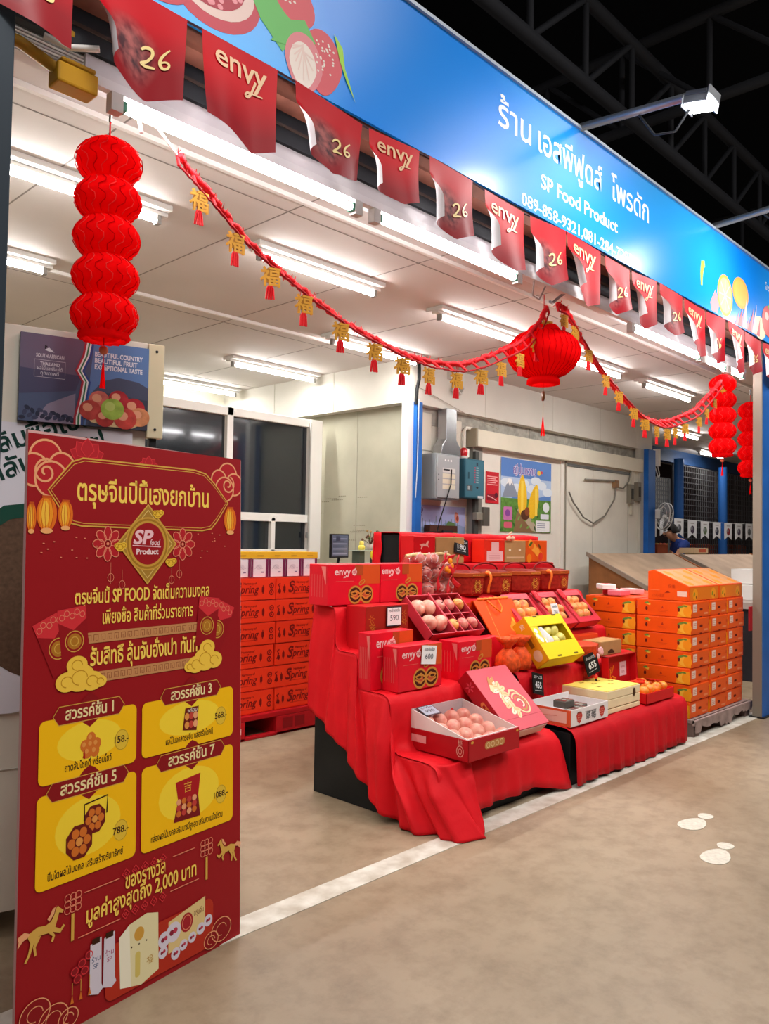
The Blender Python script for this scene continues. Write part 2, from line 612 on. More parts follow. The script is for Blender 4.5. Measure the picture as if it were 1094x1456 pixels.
# posts
def post(x0, x1, y0, y1, z1, mat, label, edge=None):
    b = MB(); b.box(x0, x1, y0, y1, 0, z1, mat)
    r = b.build('steel_post', bevel=.004)
    if edge:
        q = MB(); q.box(*edge); q.build('edge_strip', r)
    q = MB(); q.box(x0-.03, x1+.03, y0-.02, y1+.03, 0, .012, DARK); q.build('base_plate', r)
    return tag(r, label, 'post', 'steel posts')
blue = M('#1F5FAE', .45, var=.15, vscale=5)
post(.74, .9, 2.42, 2.57, 3.25, M('#2C3640', .5), 'dark steel post behind the red standee at the shop corner')
post(7.345, 7.8, 2.44, 2.515, 3.25, blue, 'wide blue post with a grey edge beside the orange cartons', (7.325, 7.345, 2.445, 2.52, 0, 3.25, M('#8E8578', .55, .2)))
post(5.70, 5.79, 5.06, 5.16, 2.83, blue, 'blue post at the cold store corner beside the grey fuse box', (5.62, 5.70, 5.1, 5.18, 0, 2.83, M('#E2E2E0', .5)))
post(10.60, 10.82, 5.05, 5.16, 2.83, blue, 'blue post beside the wall fan at the cold store end', (10.50, 10.6, 5.12, 5.2, 0, 2.83, M('#B8B5AA', .5)))

# hall roof: dark trusses far above
b = MB(); b.box(-10, 36, -12, 18, 9.0, 9.1, M('#0E1016', .9)); struct(b, 'ceiling_hall')
def truss(p0, p1, h, n, label):
    b = MB()
    p0, p1 = Vector(p0), Vector(p1)
    up = Vector((0, 0, h))
    mt = M('#3A3C42', .7)
    b.tube([p0, p1], .07, mt, 6); b.tube([p0+up, p1+up], .07, mt, 6)
    for i in range(n):
        a = p0.lerp(p1, i/n); c = p0.lerp(p1, (i+1)/n)
        b.tube([a, c+up], .035, mt, 5); b.tube([a, a+up], .035, mt, 5)
    tag(b.build('roof_truss'), label, 'truss', 'hall roof trusses')
truss((4.2, 4.2, 6.3), (13.5, 4.2, 6.3), .9, 9, 'dark roof truss running above the blue sign')
truss((9.0, -4, 6.6), (9.0, 9, 6.6), 1.0, 12, 'dark roof truss crossing the hall beyond the lamp arm')
truss((14.0, -5, 6.2), (14.0, 10, 6.2), 1.0, 12, 'dark roof truss farthest back in the hall')
truss((9.0, 8.2, 6.0), (20, 8.2, 6.0), .9, 10, 'dark roof truss low over the neighbour bays')

# neighbour bay behind: dark back wall, beam, mesh, posts
b = MB(); b.box(10.9, 26, 7.6, 7.8, 0, 3.6, M('#3A2E30', .8, var=.3, vscale=2)); struct(b, 'wall_neighbour')
b = MB(); b.box(10.9, 20, 6.35, 6.5, 3.02, 3.25, M('#1D3C66', .6)); struct(b, 'trim_4')
def bluepost(x, y, label):
    b = MB(); b.tube([(x, y, 0), (x, y, 3.02)], .085, M('#1B4A86', .5), 14)
    q = b.build('round_post'); tag(q, label, 'post', 'round blue posts')
bluepost(13.78, 6.0, 'round blue post behind the person in navy')
bluepost(15.8, 6.0, 'round blue post behind the middle of the white pennants')
def mesh_panel(x0, x1, z0, z1, y, st, mat, label, back=None):
    b = MB()
    n = int((x1-x0)/st); m = int((z1-z0)/st)
    for i in range(n+1):
        x = x0+(x1-x0)*i/n; b.box(x-.006, x+.006, y-.006, y+.006, z0, z1, mat)
    for j in range(m+1):
        z = z0+(z1-z0)*j/m; b.box(x0, x1, y-.006, y+.006, z-.006, z+.006, mat)
    b.box(x0-.03, x0, y-.015, y+.015, 0, z1, mat); b.box(x1, x1+.03, y-.015, y+.015, 0, z1, mat)
    if back:
        b.box(x0, x1, y+.02, y+.03, z0, z1, back)
    tag(b.build('mesh_screen'), label, 'mesh screen', 'wire mesh screens')
mesh_panel(12.6, 13.65, 2.06, 2.66, 6.12, .075, M('#6E7074', .5), 'pale wire mesh screen over the wall fan', M('#A9A9A8', .8))
mesh_panel(13.9, 18.6, 1.0, 2.95, 6.15, .10, M('#4C4A4C', .6), 'dark wire mesh screen behind the white pennants')
# ================================================================== SIGN
b = MB()
SX0, SX1, SZ0, SZ1 = -1.2, 9.5, 3.33, 3.99
def sign_mat():
    m = bpy.data.materials.new('sign_vinyl')
    m.use_nodes = True
    nt = m.node_tree
    p = nt.nodes['Principled BSDF']
    p.inputs['Roughness'].default_value = .25
    p.inputs['Specular IOR Level'].default_value = .32
    tc = nt.nodes.new('ShaderNodeTexCoord')
    n = nt.nodes.new('ShaderNodeTexNoise'); n.inputs['Scale'].default_value = .55; n.inputs['Detail'].default_value = 1
    nt.links.new(tc.outputs['Object'], n.inputs['Vector'])
    r = nt.nodes.new('ShaderNodeValToRGB')
    r.color_ramp.elements[0].position = .38; r.color_ramp.elements[0].color = lin('#0888F2')
    r.color_ramp.elements[1].position = .64; r.color_ramp.elements[1].color = lin('#2EAEFF')
    nt.links.new(n.outputs['Fac'], r.inputs['Fac'])
    nt.links.new(r.outputs['Color'], p.inputs['Base Color'])
    return m
sign = MB().box(SX0, SX1, 2.455, 2.56, SZ0, SZ1, sign_mat()).build('shop_sign')
tag(sign, 'long blue shop sign with white lettering and printed fruit', 'sign')
fr = MB(); sil = M('#AEB9C6', .4, .3)
fr.box(SX0, SX1, 2.44, 2.57, SZ1, SZ1+.018, sil); fr.build('frame', sign)
A = Art(); sw = M('#EEF4FA', .35)
for t_, x_, w_ in (('ร้าน', 3.375, .31), ('เอสพีฟูดส์', 3.76, .72), ('โพรดัก', 4.60, .53)):
    A = Art(); A.text(t_, x_, 3.70, .205, sw, w=w_, al='L', bold=.012)
    if t_ != 'โพรดัก':
        MB().front(A, 0, 2.455, 0).build('shop_name', sign)
MB().front(A, 0, 2.455, 0).build('shop_name', sign)
A = Art()
A.text('SP Food Product', 3.79, 3.50, .115, sw, w=.90, al='L', bold=.02)
MB().front(A, 0, 2.455, 0).build('english_name', sign)
A = Art()
A.text('089-858-9321,081-284-7295', 3.60, 3.345, .098, sw, w=1.29, al='L', bold=.012)
MB().front(A, 0, 2.455, 0).build('phone_number', sign)
# fruit print left
A = Art()
pk = M('#E08A92', .4); pk2 = M('#C8505E', .4); pale = M('#EBCFC8', .4); grn = M('#6FBF6A', .4); grn2 = M('#A6DC4E', .4); rd = M('#D8606A', .4); cre = M('#F0E2DA', .4)
A.ell(1.62, 3.50, .20, .14, pk2, 0, rot=.2); A.ell(1.62, 3.52, .17, .115, pale, 1, rot=.2); A.ell(1.6, 3.53, .145, .095, M('#B24452', .4), 2, rot=.2)
rn = random.Random(5)
for k in range(34):
    a, q = rn.uniform(0, 6.28), math.sqrt(rn.random())
    A.ell(1.6+.13*q*math.cos(a), 3.53+.083*q*math.sin(a), .013, .011, M('#D9707C', .3), 3, 8)
A.ell(1.25, 3.55, .2, .16, pk, 0); A.ell(1.36, 3.42, .14, .07, pk2, 1)
A.poly([(1.74, 3.62), (1.82, 3.5), (1.93, 3.42), (2.0, 3.52), (1.92, 3.64)], grn, 1)
A.ell(1.98, 3.66, .12, .09, rd, 1, rot=-.5)
for k in range(14):
    A.ell(1.93+.1*rn.random(), 3.62+.09*rn.random(), .008, .005, cre, 2, 6)
A.poly([(1.87, 3.44), (1.95, 3.56), (2.04, 3.6), (2.10, 3.53), (2.02, 3.47)], grn, 3)
def berry(cx, cy, w, h, m, L):
    pts = []
    for i in range(28):
        t = 2*PI*i/28
        y = math.sin(t)
        pts.append((cx+w*math.cos(t)*(1 if y > 0 else 1+.28*y), cy+h*y))
    A.poly(pts, m, L)
berry(2.14, 3.47, .11, .135, rd, 2); berry(2.04, 3.42, .10, .125, pk, 3); berry(2.035, 3.41, .072, .095, cre, 4)
for k in range(9):
    A.stroke([(2.035, 3.5-.004*k), (2.035+.06*math.cos(.5*k+2.3), 3.41+.06*math.sin(.9*k))], .006, pale, 5)
for k in range(30):
    A.ell(2.10+.1*rn.random(), 3.42+.14*rn.random(), .006, .005, cre, 3, 6)
A.poly([(2.20, 3.62), (2.235, 3.52), (2.275, 3.45), (2.33, 3.38), (2.265, 3.5), (2.25, 3.58)], grn2, 5)
MB().front(A, 0, 2.455, 0).build('berry_print', sign)
A = Art()
# fruit print right
og = M('#F5A94E', .4); og2 = M('#F7C98A', .4)
A.stroke([(6.03, 3.49), (6.03, 3.58), (6.05, 3.66), (6.09, 3.67)], [.03, .05, .07, .05], grn2, 1)
MB().front(A, 0, 2.455, 0).build('bean_print', sign)
A = Art()
A.ell(6.5, 3.52, .16, .17, og, 1); A.ell(6.5, 3.52, .135, .145, og2, 2)
A.ell(6.84, 3.62, .18, .13, og, 2); A.ell(6.84, 3.62, .15, .105, M('#F2B25A', .4), 3)
for k in range(8):
    a = k*PI/4
    A.stroke([(6.5, 3.52), (6.5+.12*math.cos(a), 3.52+.13*math.sin(a))], .008, cre, 3)
A.poly([(6.2, 3.4), (6.3, 3.52), (6.38, 3.42), (6.34, 3.34), (6.22, 3.34)], pk, 1)
for k in range(11):
    x = 6.72+.055*k
    A.poly([(x, 3.34), (x+.08, 3.34), (x+.09+.02*(k % 3), 3.46+.05*((k*5) % 4))], [pk, rd, M('#C98AA0', .4), pale][k % 4], 3+k % 2)
MB().front(A, 0, 2.455, 0).build('citrus_print', sign)
A = Art()
A.ell(7.3, 3.42, .15, .10, M('#E4E8C0', .4), 4); A.ell(7.52, 3.52, .17, .14, M('#D83A3A', .35), 5); A.ell(7.47, 3.56, .05, .035, pale, 6)
A.ell(7.55, 3.655, .05, .02, grn, 6)
MB().front(A, 0, 2.455, 0).build('apple_print', sign)
A = Art()
A.text('โทร', 7.5, 3.80, .08, sw, bold=.01)
MB().front(A, 0, 2.455, 0).build('small_lettering', sign)

# arm lamps on the sign
def arm_lamp(x, label, drop=-.05):
    r = thing('arm_lamp', label, 'lamp', (x, 2.5, 4.0), group='flood lamps on arms')
    p = MB(); gal = M('#9AA0A8', .35, .6)
    p.tube([(0, .05, -.05), (0, .04, .02), (0, -.72, drop)], .024, gal, 10)
    p.box(-.05, .05, .02, .08, -.1, .01, gal); p.build('arm', r)
    h = MB()
    h.X = Matrix.Translation((.02, -.76, drop-.055)) @ Matrix.Rotation(math.radians(12), 4, 'X')
    h.box(-.07, .07, -.065, .065, -.01, .03, M('#7D828A', .4, .5))
    for k in range(7):
        h.box(-.07+.022*k, -.064+.022*k, -.06, .06, .03, .055, M('#6A6F77', .4, .5))
    h.box(-.075, .075, -.075, -.065, -.03, .07, gal); h.box(-.075, .075, .065, .072, -.03, .035, gal)
    h.build('lamp_housing', r, bevel=.003)
    g = MB(); g.X = h.X
    g.box(-.06, .06, -.055, .055, -.018, -.012, M('#FFFFFF', .3, emit=18)); g.build('lens', r)
    c = MB(); c.tube([(0, -.42, drop*.55-.02), (.03, -.5, drop-.13), (.03, -.62, drop-.15), (.02, -.72, drop-.04)], .007, DARK, 6); c.build('cable', r)
arm_lamp(4.22, 'flood lamp on a grey arm above the middle of the sign')
arm_lamp(6.28, 'flood lamp on a grey arm farther along the sign', .06)

# ================================================================== PENNANT STRING
FY = 2.405
flags = [(.70, 1.07, 3.0), (1.13, 1.47, 2.95), (1.53, 1.87, 2.92), (1.96, 2.33, 2.97), (2.37, 2.70, 2.98), (2.77, 3.10, 2.94), (3.20, 3.55, 2.92), (3.61, 3.98, 2.93), (3.99, 4.38, 2.91), (4.44, 4.76, 2.94), (4.79, 5.15, 2.93), (5.20, 5.57, 2.96), (5.60, 5.97, 2.90), (5.99, 6.38, 2.90), (6.44, 6.78, 2.91), (6.80, 7.18, 2.94), (7.23, 7.60, 2.94), (7.66, 8.0, 2.93)]
def ztop(x):
    if x < 1.2:
        return 3.30+.10*(1.2-x)
    if x < 1.96:
        return 3.30
    return 3.30-.02*sstep(1.96, 2.4, x)-.015*math.sin((x-1.96)*5.2)
b = MB()
b.tube([(x/20, FY+.012, ztop(x/20)+.004) for x in range(4, 176, 3)], .005, M('#3A2430', .6), 6)
tag(b.build('pennant_string'), 'dark cord along the sign bottom holding red pennants', 'cord')
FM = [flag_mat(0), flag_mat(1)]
yl = M('#E9CF8A', .35)
n26 = Art()
def smooth(p, w):
    for _ in range(3):
        q, z = [p[0]], [w[0]]
        for a, c, e, g in zip(p, p[1:], w, w[1:]):
            q += [(a[0]*.75+c[0]*.25, a[1]*.75+c[1]*.25), (a[0]*.25+c[0]*.75, a[1]*.25+c[1]*.75)]
            z += [e*.75+g*.25, e*.25+g*.75]
        p, w = q+[p[-1]], z+[w[-1]]
    return p, w
n26.stroke(*smooth([(.0, .10), (.03, .135), (.07, .13), (.075, .09), (.04, .05), (-.01, .01), (.03, .02), (.09, .015)], [.012, .02, .022, .02, .017, .014, .02, .012]), yl)
n26.stroke(*smooth([(.18, .155), (.13, .10), (.115, .05), (.14, .015), (.175, .03), (.18, .06), (.15, .07), (.118, .05)], [.01, .018, .022, .018, .017, .015, .013, .01]), yl)
for i, (x0, x1, zb) in enumerate(flags):
    kind = (i+1) % 2 if i else 1
    kind = 1 if i in (0, 1, 3, 5, 7, 9, 11, 13, 15) else 0
    if i == 17: kind = 1
    rn = random.Random(40+i)
    z0, z1 = ztop(x0), ztop(x1)
    w = x1-x0
    H = (z0+z1)/2-zb
    curl = 0 if i in (2,) else (1.0 if i in (5, 6, 9, 11, 13, 14) else .75)
    tip = rn.uniform(.45, .75) if i else .92
    ph = rn.uniform(0, 6)
    def P(u, v, off=0.0, x0=x0, w=w, z0=z0, z1=z1, H=H, curl=curl, tip=tip, ph=ph):
        # v 0 bottom .. 1 top
        d = 1-v
        L = H*(.80+.20*(1-abs(u-tip)/max(tip, 1-tip)))
        z = z0+(z1-z0)*u-d*L
        taper = .10*d
        x = x0+w*(u*(1-taper)+taper*.45)
        y = FY-.012*math.sin(7*u+ph)*d-.035*d*d*(.5+.5*math.sin(3.1*u+ph*1.7))
        fu = .19
        if u < fu and curl:
            s = (fu-u)*w
            k = curl*sstep(.25, .75, d)
            r = .024
            a = min(s/r*k, 3.6)
            xf = x0+w*(fu*(1-taper)+taper*.45)
            st = s-a*r/k if k > 1e-4 and s/r*k > 3.6 else 0
            if k > 1e-4:
                rr = r/k if k < 1 else r
                a = min(s/rr, 3.3)
                rest = s-a*rr
                x = xf-rr*math.sin(a)-rest*math.cos(a)
                y = y-rr*(1-math.cos(a))-rest*math.sin(a)
        # keep the printed side forward
        return Vector((x, y-off, z))
    f = MB()
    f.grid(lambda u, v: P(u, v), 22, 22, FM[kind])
    A = Art()
    if kind == 0:
        A.text('envy', .5, .70, .34, M('#E5B98C', .35), w=.70, bold=.012)
        A.stroke(*smooth([(.70, .74), (.62, .56), (.54, .54), (.60, .62), (.80, .60)], [.03, .03, .025, .02, .015]), M('#E5B98C', .35), 1)
    else:
        for pts, fs, mt, L in n26.p:
            A.raw([(.50+p[0]*1.75, .30+p[1]*1.6) for p in pts], fs, mt, 1)
    f.artf(A, lambda a, c, L: P(a, c, .004))
    col = ['large', 'red'][0]
    lab = ('red pennant with a bright apple name print, %s along the sign cord' if kind == 0 else 'dark red pennant numbered 26, %s along the sign cord') % ORD[i]
    tag(f.build('pennant'), lab, 'pennant', 'red pennants under the blue sign')

# ================================================================== TUBE LAMPS
tubem = M('#FFFDFA', .4, emit=TUBE_E)
tubef = M('#FFFFFF', .4, emit=FRONT_E)
hw = M('#DAD8D4', .45)
def tube_lamp(x0, x1, y, label, z=3.25):
    r = thing('tube_lamp', label, 'lamp', ((x0+x1)/2, y, z), group='ceiling tube lamps')
    h = (x1-x0)/2
    q = MB(); q.box(-h-.05, h+.05, -.075, .085, -.03, 0, hw); q.box(-h-.05, h+.05, -.03, .03, -.052, -.03, hw); q.build('housing', r, bevel=.004)
    t = MB(); t.tube([(-h, -.01, -.08), (h, -.01, -.08)], .013, tubem, 10); t.build('tube', r)
    l = area('tube_light', (0, 0, 0), (0, 0, -1), 2*h-.06, TUBE_DOWN*h/.5, (1, .97, .92), PI, 'RECTANGLE')
    l.data.size_y = .02; l.parent = r; l.location = (0, -.01, -.0945); l.rotation_euler = (0, 0, 0)
    for s in (-1, 1):
        e = MB(); e.box(s*h-.012 if s > 0 else -h-.012, s*h+.012 if s > 0 else -h+.012, -.027, .012, -.098, -.05, M('#8F8C88', .5)); e.build('socket', r)
    return r
lamp_at = [(1.20, 2.17, 3.80, 'tube lamp on the ceiling behind the hanging paper ball column'), (2.86, 3.83, 3.82, 'tube lamp on the ceiling above the red garland'), (4.56, 5.61, 3.84, 'tube lamp on the ceiling just short of the round lantern'), (6.35, 7.38, 3.84, 'tube lamp on the ceiling behind the round lantern'), (7.95, 9.1, 3.85, 'tube lamp on the ceiling beyond the garland near the blue post'),
           (1.1, 2.12, 5.1, 'short view of a tube lamp above the fruit photo panel'), (4.55, 5.62, 5.02, 'tube lamp on the ceiling in front of the cold store corner'), (4.52, 5.56, 6.42, 'tube lamp on the ceiling near the dark office windows'), (4.52, 5.53, 7.8, 'tube lamp on the ceiling behind the office windows, deepest of all'), (11.5, 12.5, 5.15, 'tube lamp on the ceiling beyond the cold store'), (14.4, 15.5, 5.9, 'farthest tube lamp, over the white pennants')]
for a in lamp_at:
    tube_lamp(*a)
for i, (x0, x1) in enumerate(((1.30, 2.50), (2.60, 3.79), (5.16, 6.36), (6.42, 6.90), (6.95, 7.30))):
    r = thing('rail_tube', ['bright tube under the sign beside the paper ball column', 'bright tube under the sign before the round lantern', 'bright tube under the sign past the round lantern', 'short bright tube under the sign behind the late pennants', 'bright tube under the sign touching the blue post'][i], 'lamp', ((x0+x1)/2, 2.6, 3.04), group='tubes under the sign')
    h = (x1-x0)/2
    t = MB(); t.tube([(-h+.03, 0, -.035), (h-.03, 0, -.035)], .016, tubef, 12); t.build('tube', r)
    for s in (-1, 1):
        e = MB(); e.box(s*(h-.01)-.022, s*(h-.01)+.022, -.02, .02, -.065, .0, M('#B9B2AE', .5))
        e.box(s*(h-.035)-.012, s*(h-.035)+.012, -.017, .017, -.052, -.018, M('#3F7A62', .5)); e.build('socket', r)
# yellow cable pipe and junction box at the corner
b = MB(); yel = M('#A87D22', .5)
b.tube([(.80, 2.60, 3.20), (.95, 2.60, 3.19), (1.15, 2.6, 3.17)], .024, yel, 8)
b.tube([(.80, 2.60, 3.07), (.98, 2.60, 3.075), (1.05, 2.6, 3.055), (1.10, 2.6, 3.04)], .02, yel, 8)
r = b.build('yellow_pipe'); tag(r, 'yellow cable pipes at the corner under the sign', 'pipe')
b = MB(); b.box(1.09, 1.23, 2.56, 2.64, 2.985, 3.055, M('#C08F1E', .5)); b.box(1.10, 1.22, 2.555, 2.645, 3.055, 3.07, yel); b.build('junction_box', r, bevel=.008)
# ================================================================== LANTERNS AND GARLANDS
tissue = paper_mat('#FF1216', .5)
tissue2 = paper_mat('#D80A12', .4)
tissue3 = paper_mat('#FF4A48', .4)
def honey(t, f, k=20):
    """pleats of honeycomb paper, offset in diamond rows"""
    row = int(f*9)
    return 1+.035*math.cos(k*t+(PI if row % 2 else 0))+.02*math.sin(3*t+5*f)
def ball_prof(r, h, z, n=12):
    return [(max(.012, r*math.sin(PI*(i+.9)/(n+1.8))**.62), z-h/2+h*i/n) for i in range(n+1)]
def column(x, y, zt, label, group='paper ball columns'):
    r = thing('paper_lantern_column', label, 'lantern', (x, y, zt), group=group)
    s = MB(); s.tube([(0, 0, .09), (0, 0, -.02)], .003, tissue2, 5); s.tube([(.004, 0, .13), (.0, .0, .085), (.0, 0, .075)], .006, M('#8A8580', .4, .5), 6); s.build('hook', r)
    for i in range(5):
        m = MB(); z = -.075-.137*i
        m.lathe(ball_prof(.112-(.004*(i == 0)), .168, z), tissue, 40, rf=lambda t, f, i=i: honey(t+i*.3, f))
        # paper edges of the honeycomb cells
        for k in range(20):
            t = 2*PI*k/20+i*.3
            pts = []
            for j in range(9):
                f = .12+.76*j/8
                rr = .112*math.sin(PI*(f*12+.9)/13.8)**.62*1.035
                tt = t+(.10 if (j//2) % 2 else -.10)
                pts.append((rr*math.cos(tt), rr*math.sin(tt), z-.084+.168*f))
            m.tube(pts, .0016, tissue3 if k % 2 else tissue2, 4, caps=False)
        m.build('paper_ball', r)
    m = MB(); m.lathe([(.07, -.66), (.085, -.70), (.075, -.712)], tissue, 30, rf=lambda t, f: 1+.08*math.cos(15*t))
    m.build('fringe', r)
    m = MB(); m.ball((0, 0, -.745), .016, M('#E07A5A', .5)); m.tube([(0, 0, -.70), (0, 0, -.80)], .002, tissue2, 5)
    for k in range(5):
        m.tube([(0, 0, -.79), (.008*math.cos(k), .008*math.sin(k), -.88)], .003, tissue, 4)
    m.build('tassel', r)
    return r
c0 = column(1.325, 2.66, 2.895, 'red honeycomb paper ball column hanging nearest, over the red standee')
dup(c0, (7.10, 2.70, 2.99), 'red honeycomb paper ball column at the garland end beside the blue post', rz=.6)
dup(c0, (7.93, 2.75, 2.87), 'red honeycomb paper ball column half hidden behind the wide blue post', rz=1.1)

r = thing('round_lantern', 'big round red paper lantern hanging at the middle of the garland', 'lantern', (4.25, 2.72, 2.70))
m = MB()
prof = [(.05, .16), (.08, .15), (.11, .11), (.165, .085), (.205, .04), (.222, -.01), (.215, -.06), (.185, -.11), (.14, -.15), (.10, -.168), (.085, -.175), (.098, -.19), (.10, -.215), (.07, -.222)]
m.lathe(prof, tissue, 72, rf=lambda t, f: 1+.035*math.cos(36*t+(PI if int(f*13) % 2 else 0)))
for k in range(36):
    t = 2*PI*k/36
    m.tube([(a*1.03*math.cos(t+.05*(j % 2)), a*1.03*math.sin(t+.05*(j % 2)), z) for j, (a, z) in enumerate(prof[2:11])], .002, tissue2, 4, caps=False)
m.build('paper_shade', r)
m = MB(); m.tube([(0, 0, .35), (0, 0, .15)], .003, tissue2, 5); m.tube([(0, 0, -.2), (0, 0, -.26)], .002, tissue2, 5); m.build('cord', r)
m = MB(); m.X = Matrix.Translation((0, 0, -.29)) @ Matrix.Rotation(math.radians(40), 4, 'Z'); m.lathe([(.001, -.006), (.028, -.006), (.028, .006), (.001, .006)], M('#6B3A14', .4), 20)
m.X = m.X @ Matrix.Rotation(PI/2, 4, 'X') if False else m.X
k = MB(); k.X = Matrix.Translation((0, 0, -.29)) @ Matrix.Rotation(math.radians(45), 4, 'Z') @ Matrix.Rotation(PI/2, 4, 'X')
k.lathe([(.001, -.006), (.030, -.006), (.030, .006), (.001, .006)], M('#6B3A14', .4), 20); k.ball((0, 0, .004), .016, GOLDF, 8, (.8, 1, .5)); k.build('coin', r)
m = MB(); m.tube([(0, 0, -.32), (0, 0, -.43)], .0015, M('#E8B080', .5), 4)
for q in range(6):
    m.tube([(0, 0, -.42), (.012*math.cos(q), .012*math.sin(q), -.54)], .0025, tissue, 4)
m.build('tassel', r)

garl = M('#E0121E', .55, bump=.3, bscale=90)
garl2 = M('#A80C18', .55)
goldp = M('#DFA035', .4, .25)
def garland(ctrl, n, label, thick, dense, first=0):
    """two fringed red cords with links, and gold characters with red tassels below"""
    r = thing('garland', label, 'garland', ctrl[0], group='red garlands under the sign')
    O = Vector(ctrl[0])
    pts = [Vector(p)-O for p in ctrl]
    def at(t):
        f = t*(len(pts)-1)
        i = min(int(f), len(pts)-2)
        p0, p1, p2, p3 = pts[max(i-1, 0)], pts[i], pts[i+1], pts[min(i+2, len(pts)-1)]
        u = f-i
        return .5*((2*p1)+(p2-p0)*u+(2*p0-5*p1+4*p2-p3)*u*u+(3*p1-p0-3*p2+p3)*u**3)
    L = sum((pts[i+1]-pts[i]).length for i in range(len(pts)-1))
    m = MB(); rn = random.Random(9)
    N = int(L*70)
    m.tube([at(i/N)+Vector((rn.uniform(-.004, .004), rn.uniform(-.006, .006), rn.uniform(-.004, .004))) for i in range(N+1)], [thick*(.75+.5*rn.random()) for i in range(N+1)], garl, 7)
    for i in range(N):
        p = at(i/N)
        a = rn.uniform(0, 2*PI)
        m.tube([p, p+Vector((.3*math.cos(a), math.cos(a), math.sin(a)))*thick*2.1], [.0035, .0015], garl, 3, caps=False)
    m.build('upper_cord', r)
    m = MB()
    def low(t):
        return at(t)+Vector((0, -.05*math.sin(PI*t)-.015, -.045))
    m.tube([low(i/N)+Vector((0, 0, rn.uniform(-.003, .003))) for i in range(N+1)], [thick*.38*(.8+.4*rn.random()) for i in range(N+1)], garl2, 6)
    for i in range(dense*2+1):
        t = i/(dense*2)
        m.tube([at(t), (at(t)+low(t))/2+Vector((0, 0, .004)), low(t)], thick*.55, garl, 5)
    m.build('lower_cord', r)
    for i in range(dense):
        t = (i+.6)/dense
        p = low(t)
        d = (at(min(1, t+.01))-at(max(0, t-.01)))
        k = MB()
        k.X = Matrix.Translation(p) @ Matrix.Rotation(rn.uniform(-.5, .1), 4, 'Z')
        A = Art(); A.text('福', 0, -.083, .088, goldp, 0, bold=.018)
        k.art(A, (0, -.003, 0), (1, 0, 0), (0, 0, 1), (0, -1, 0)); k.art(A, (0, .003, 0), (1, 0, 0), (0, 0, 1), (0, 1, 0))
        k.prism([(-.022, -.075), (.022, -.075), (.03, -.05), (.02, -.02), (0, -.008), (-.02, -.02), (-.03, -.05)], -.002, .002, M('#B87820', .45, .2))
        k.tube([(0, 0, 0), (0, 0, -.012)], .002, garl2, 4)
        k.tube([(0, 0, -.075), (0, 0, -.09)], .002, garl2, 4)
        o = k.build('gold_pendant', r)
        q = MB(); q.X = k.X
        for s in (-.012, -.004, .004, .012):
            q.tube([(s*.4, 0, -.088), (s, 0, -.10), (s*1.3, rn.uniform(-.004, .004), -.145)], .005, garl, 5)
        q.build('tassel', o)
    return r
g1 = [(1.61, 2.68, 2.96), (1.77, 2.68, 2.85), (1.93, 2.68, 2.735), (2.11, 2.68, 2.65), (2.29, 2.68, 2.575), (2.52, 2.68, 2.50), (2.72, 2.68, 2.46), (2.91, 2.68, 2.43), (3.12, 2.68, 2.425), (3.35, 2.68, 2.45), (3.56, 2.68, 2.52), (3.75, 2.68, 2.60), (3.95, 2.68, 2.695), (4.12, 2.68, 2.83), (4.22, 2.68, 2.96)]
garland(g1, 0, 'red garland with gold characters sagging from the corner to the round lantern', .014, 14)
g2 = [(4.33, 2.68, 3.0), (4.45, 2.68, 2.98), (4.60, 2.68, 2.86), (4.85, 2.68, 2.70), (5.05, 2.68, 2.60), (5.29, 2.68, 2.50), (5.48, 2.68, 2.44), (5.71, 2.68, 2.42), (5.89, 2.68, 2.44), (6.08, 2.68, 2.49), (6.41, 2.68, 2.59), (6.62, 2.68, 2.70), (6.85, 2.68, 2.83), (7.10, 2.68, 2.99)]
garland(g2, 0, 'red garland with gold characters sagging from the round lantern to the blue post', .017, 15)
b = MB(); tie = M('#E6E2DE', .6)
b.tube([(1.42, 2.60, 3.05), (1.50, 2.64, 3.01), (1.61, 2.68, 2.96)], .006, tie, 6)
b.tube([(1.40, 2.60, 3.05), (1.41, 2.61, 2.99), (1.42, 2.61, 2.95)], .008, tie, 6)
b.tube([(1.58, 2.68, 2.985), (1.61, 2.68, 2.96), (1.63, 2.68, 2.985)], .006, tie, 6)
b.tube([(1.05, 2.58, 3.12), (1.12, 2.55, 3.1), (1.2, 2.5, 3.11)], .012, tie, 6)
tag(b.build('tie_string'), 'white plastic string tying the garland start to the tube rail', 'string')
b = MB(); b.tube([(3.95, 2.6, 3.05), (3.97, 2.62, 2.96), (4.04, 2.62, 2.95), (4.09, 2.61, 3.04)], .005, M('#9C8E8C', .5), 6)
b.tube([(4.16, 2.62, 2.965), (4.22, 2.64, 2.975), (4.29, 2.65, 3.02), (4.3, 2.6, 3.05)], .010, M('#8C8488', .4, .3), 6)
tag(b.build('hanger_wire'), 'grey wire and hook holding the garlands over the round lantern', 'hook')

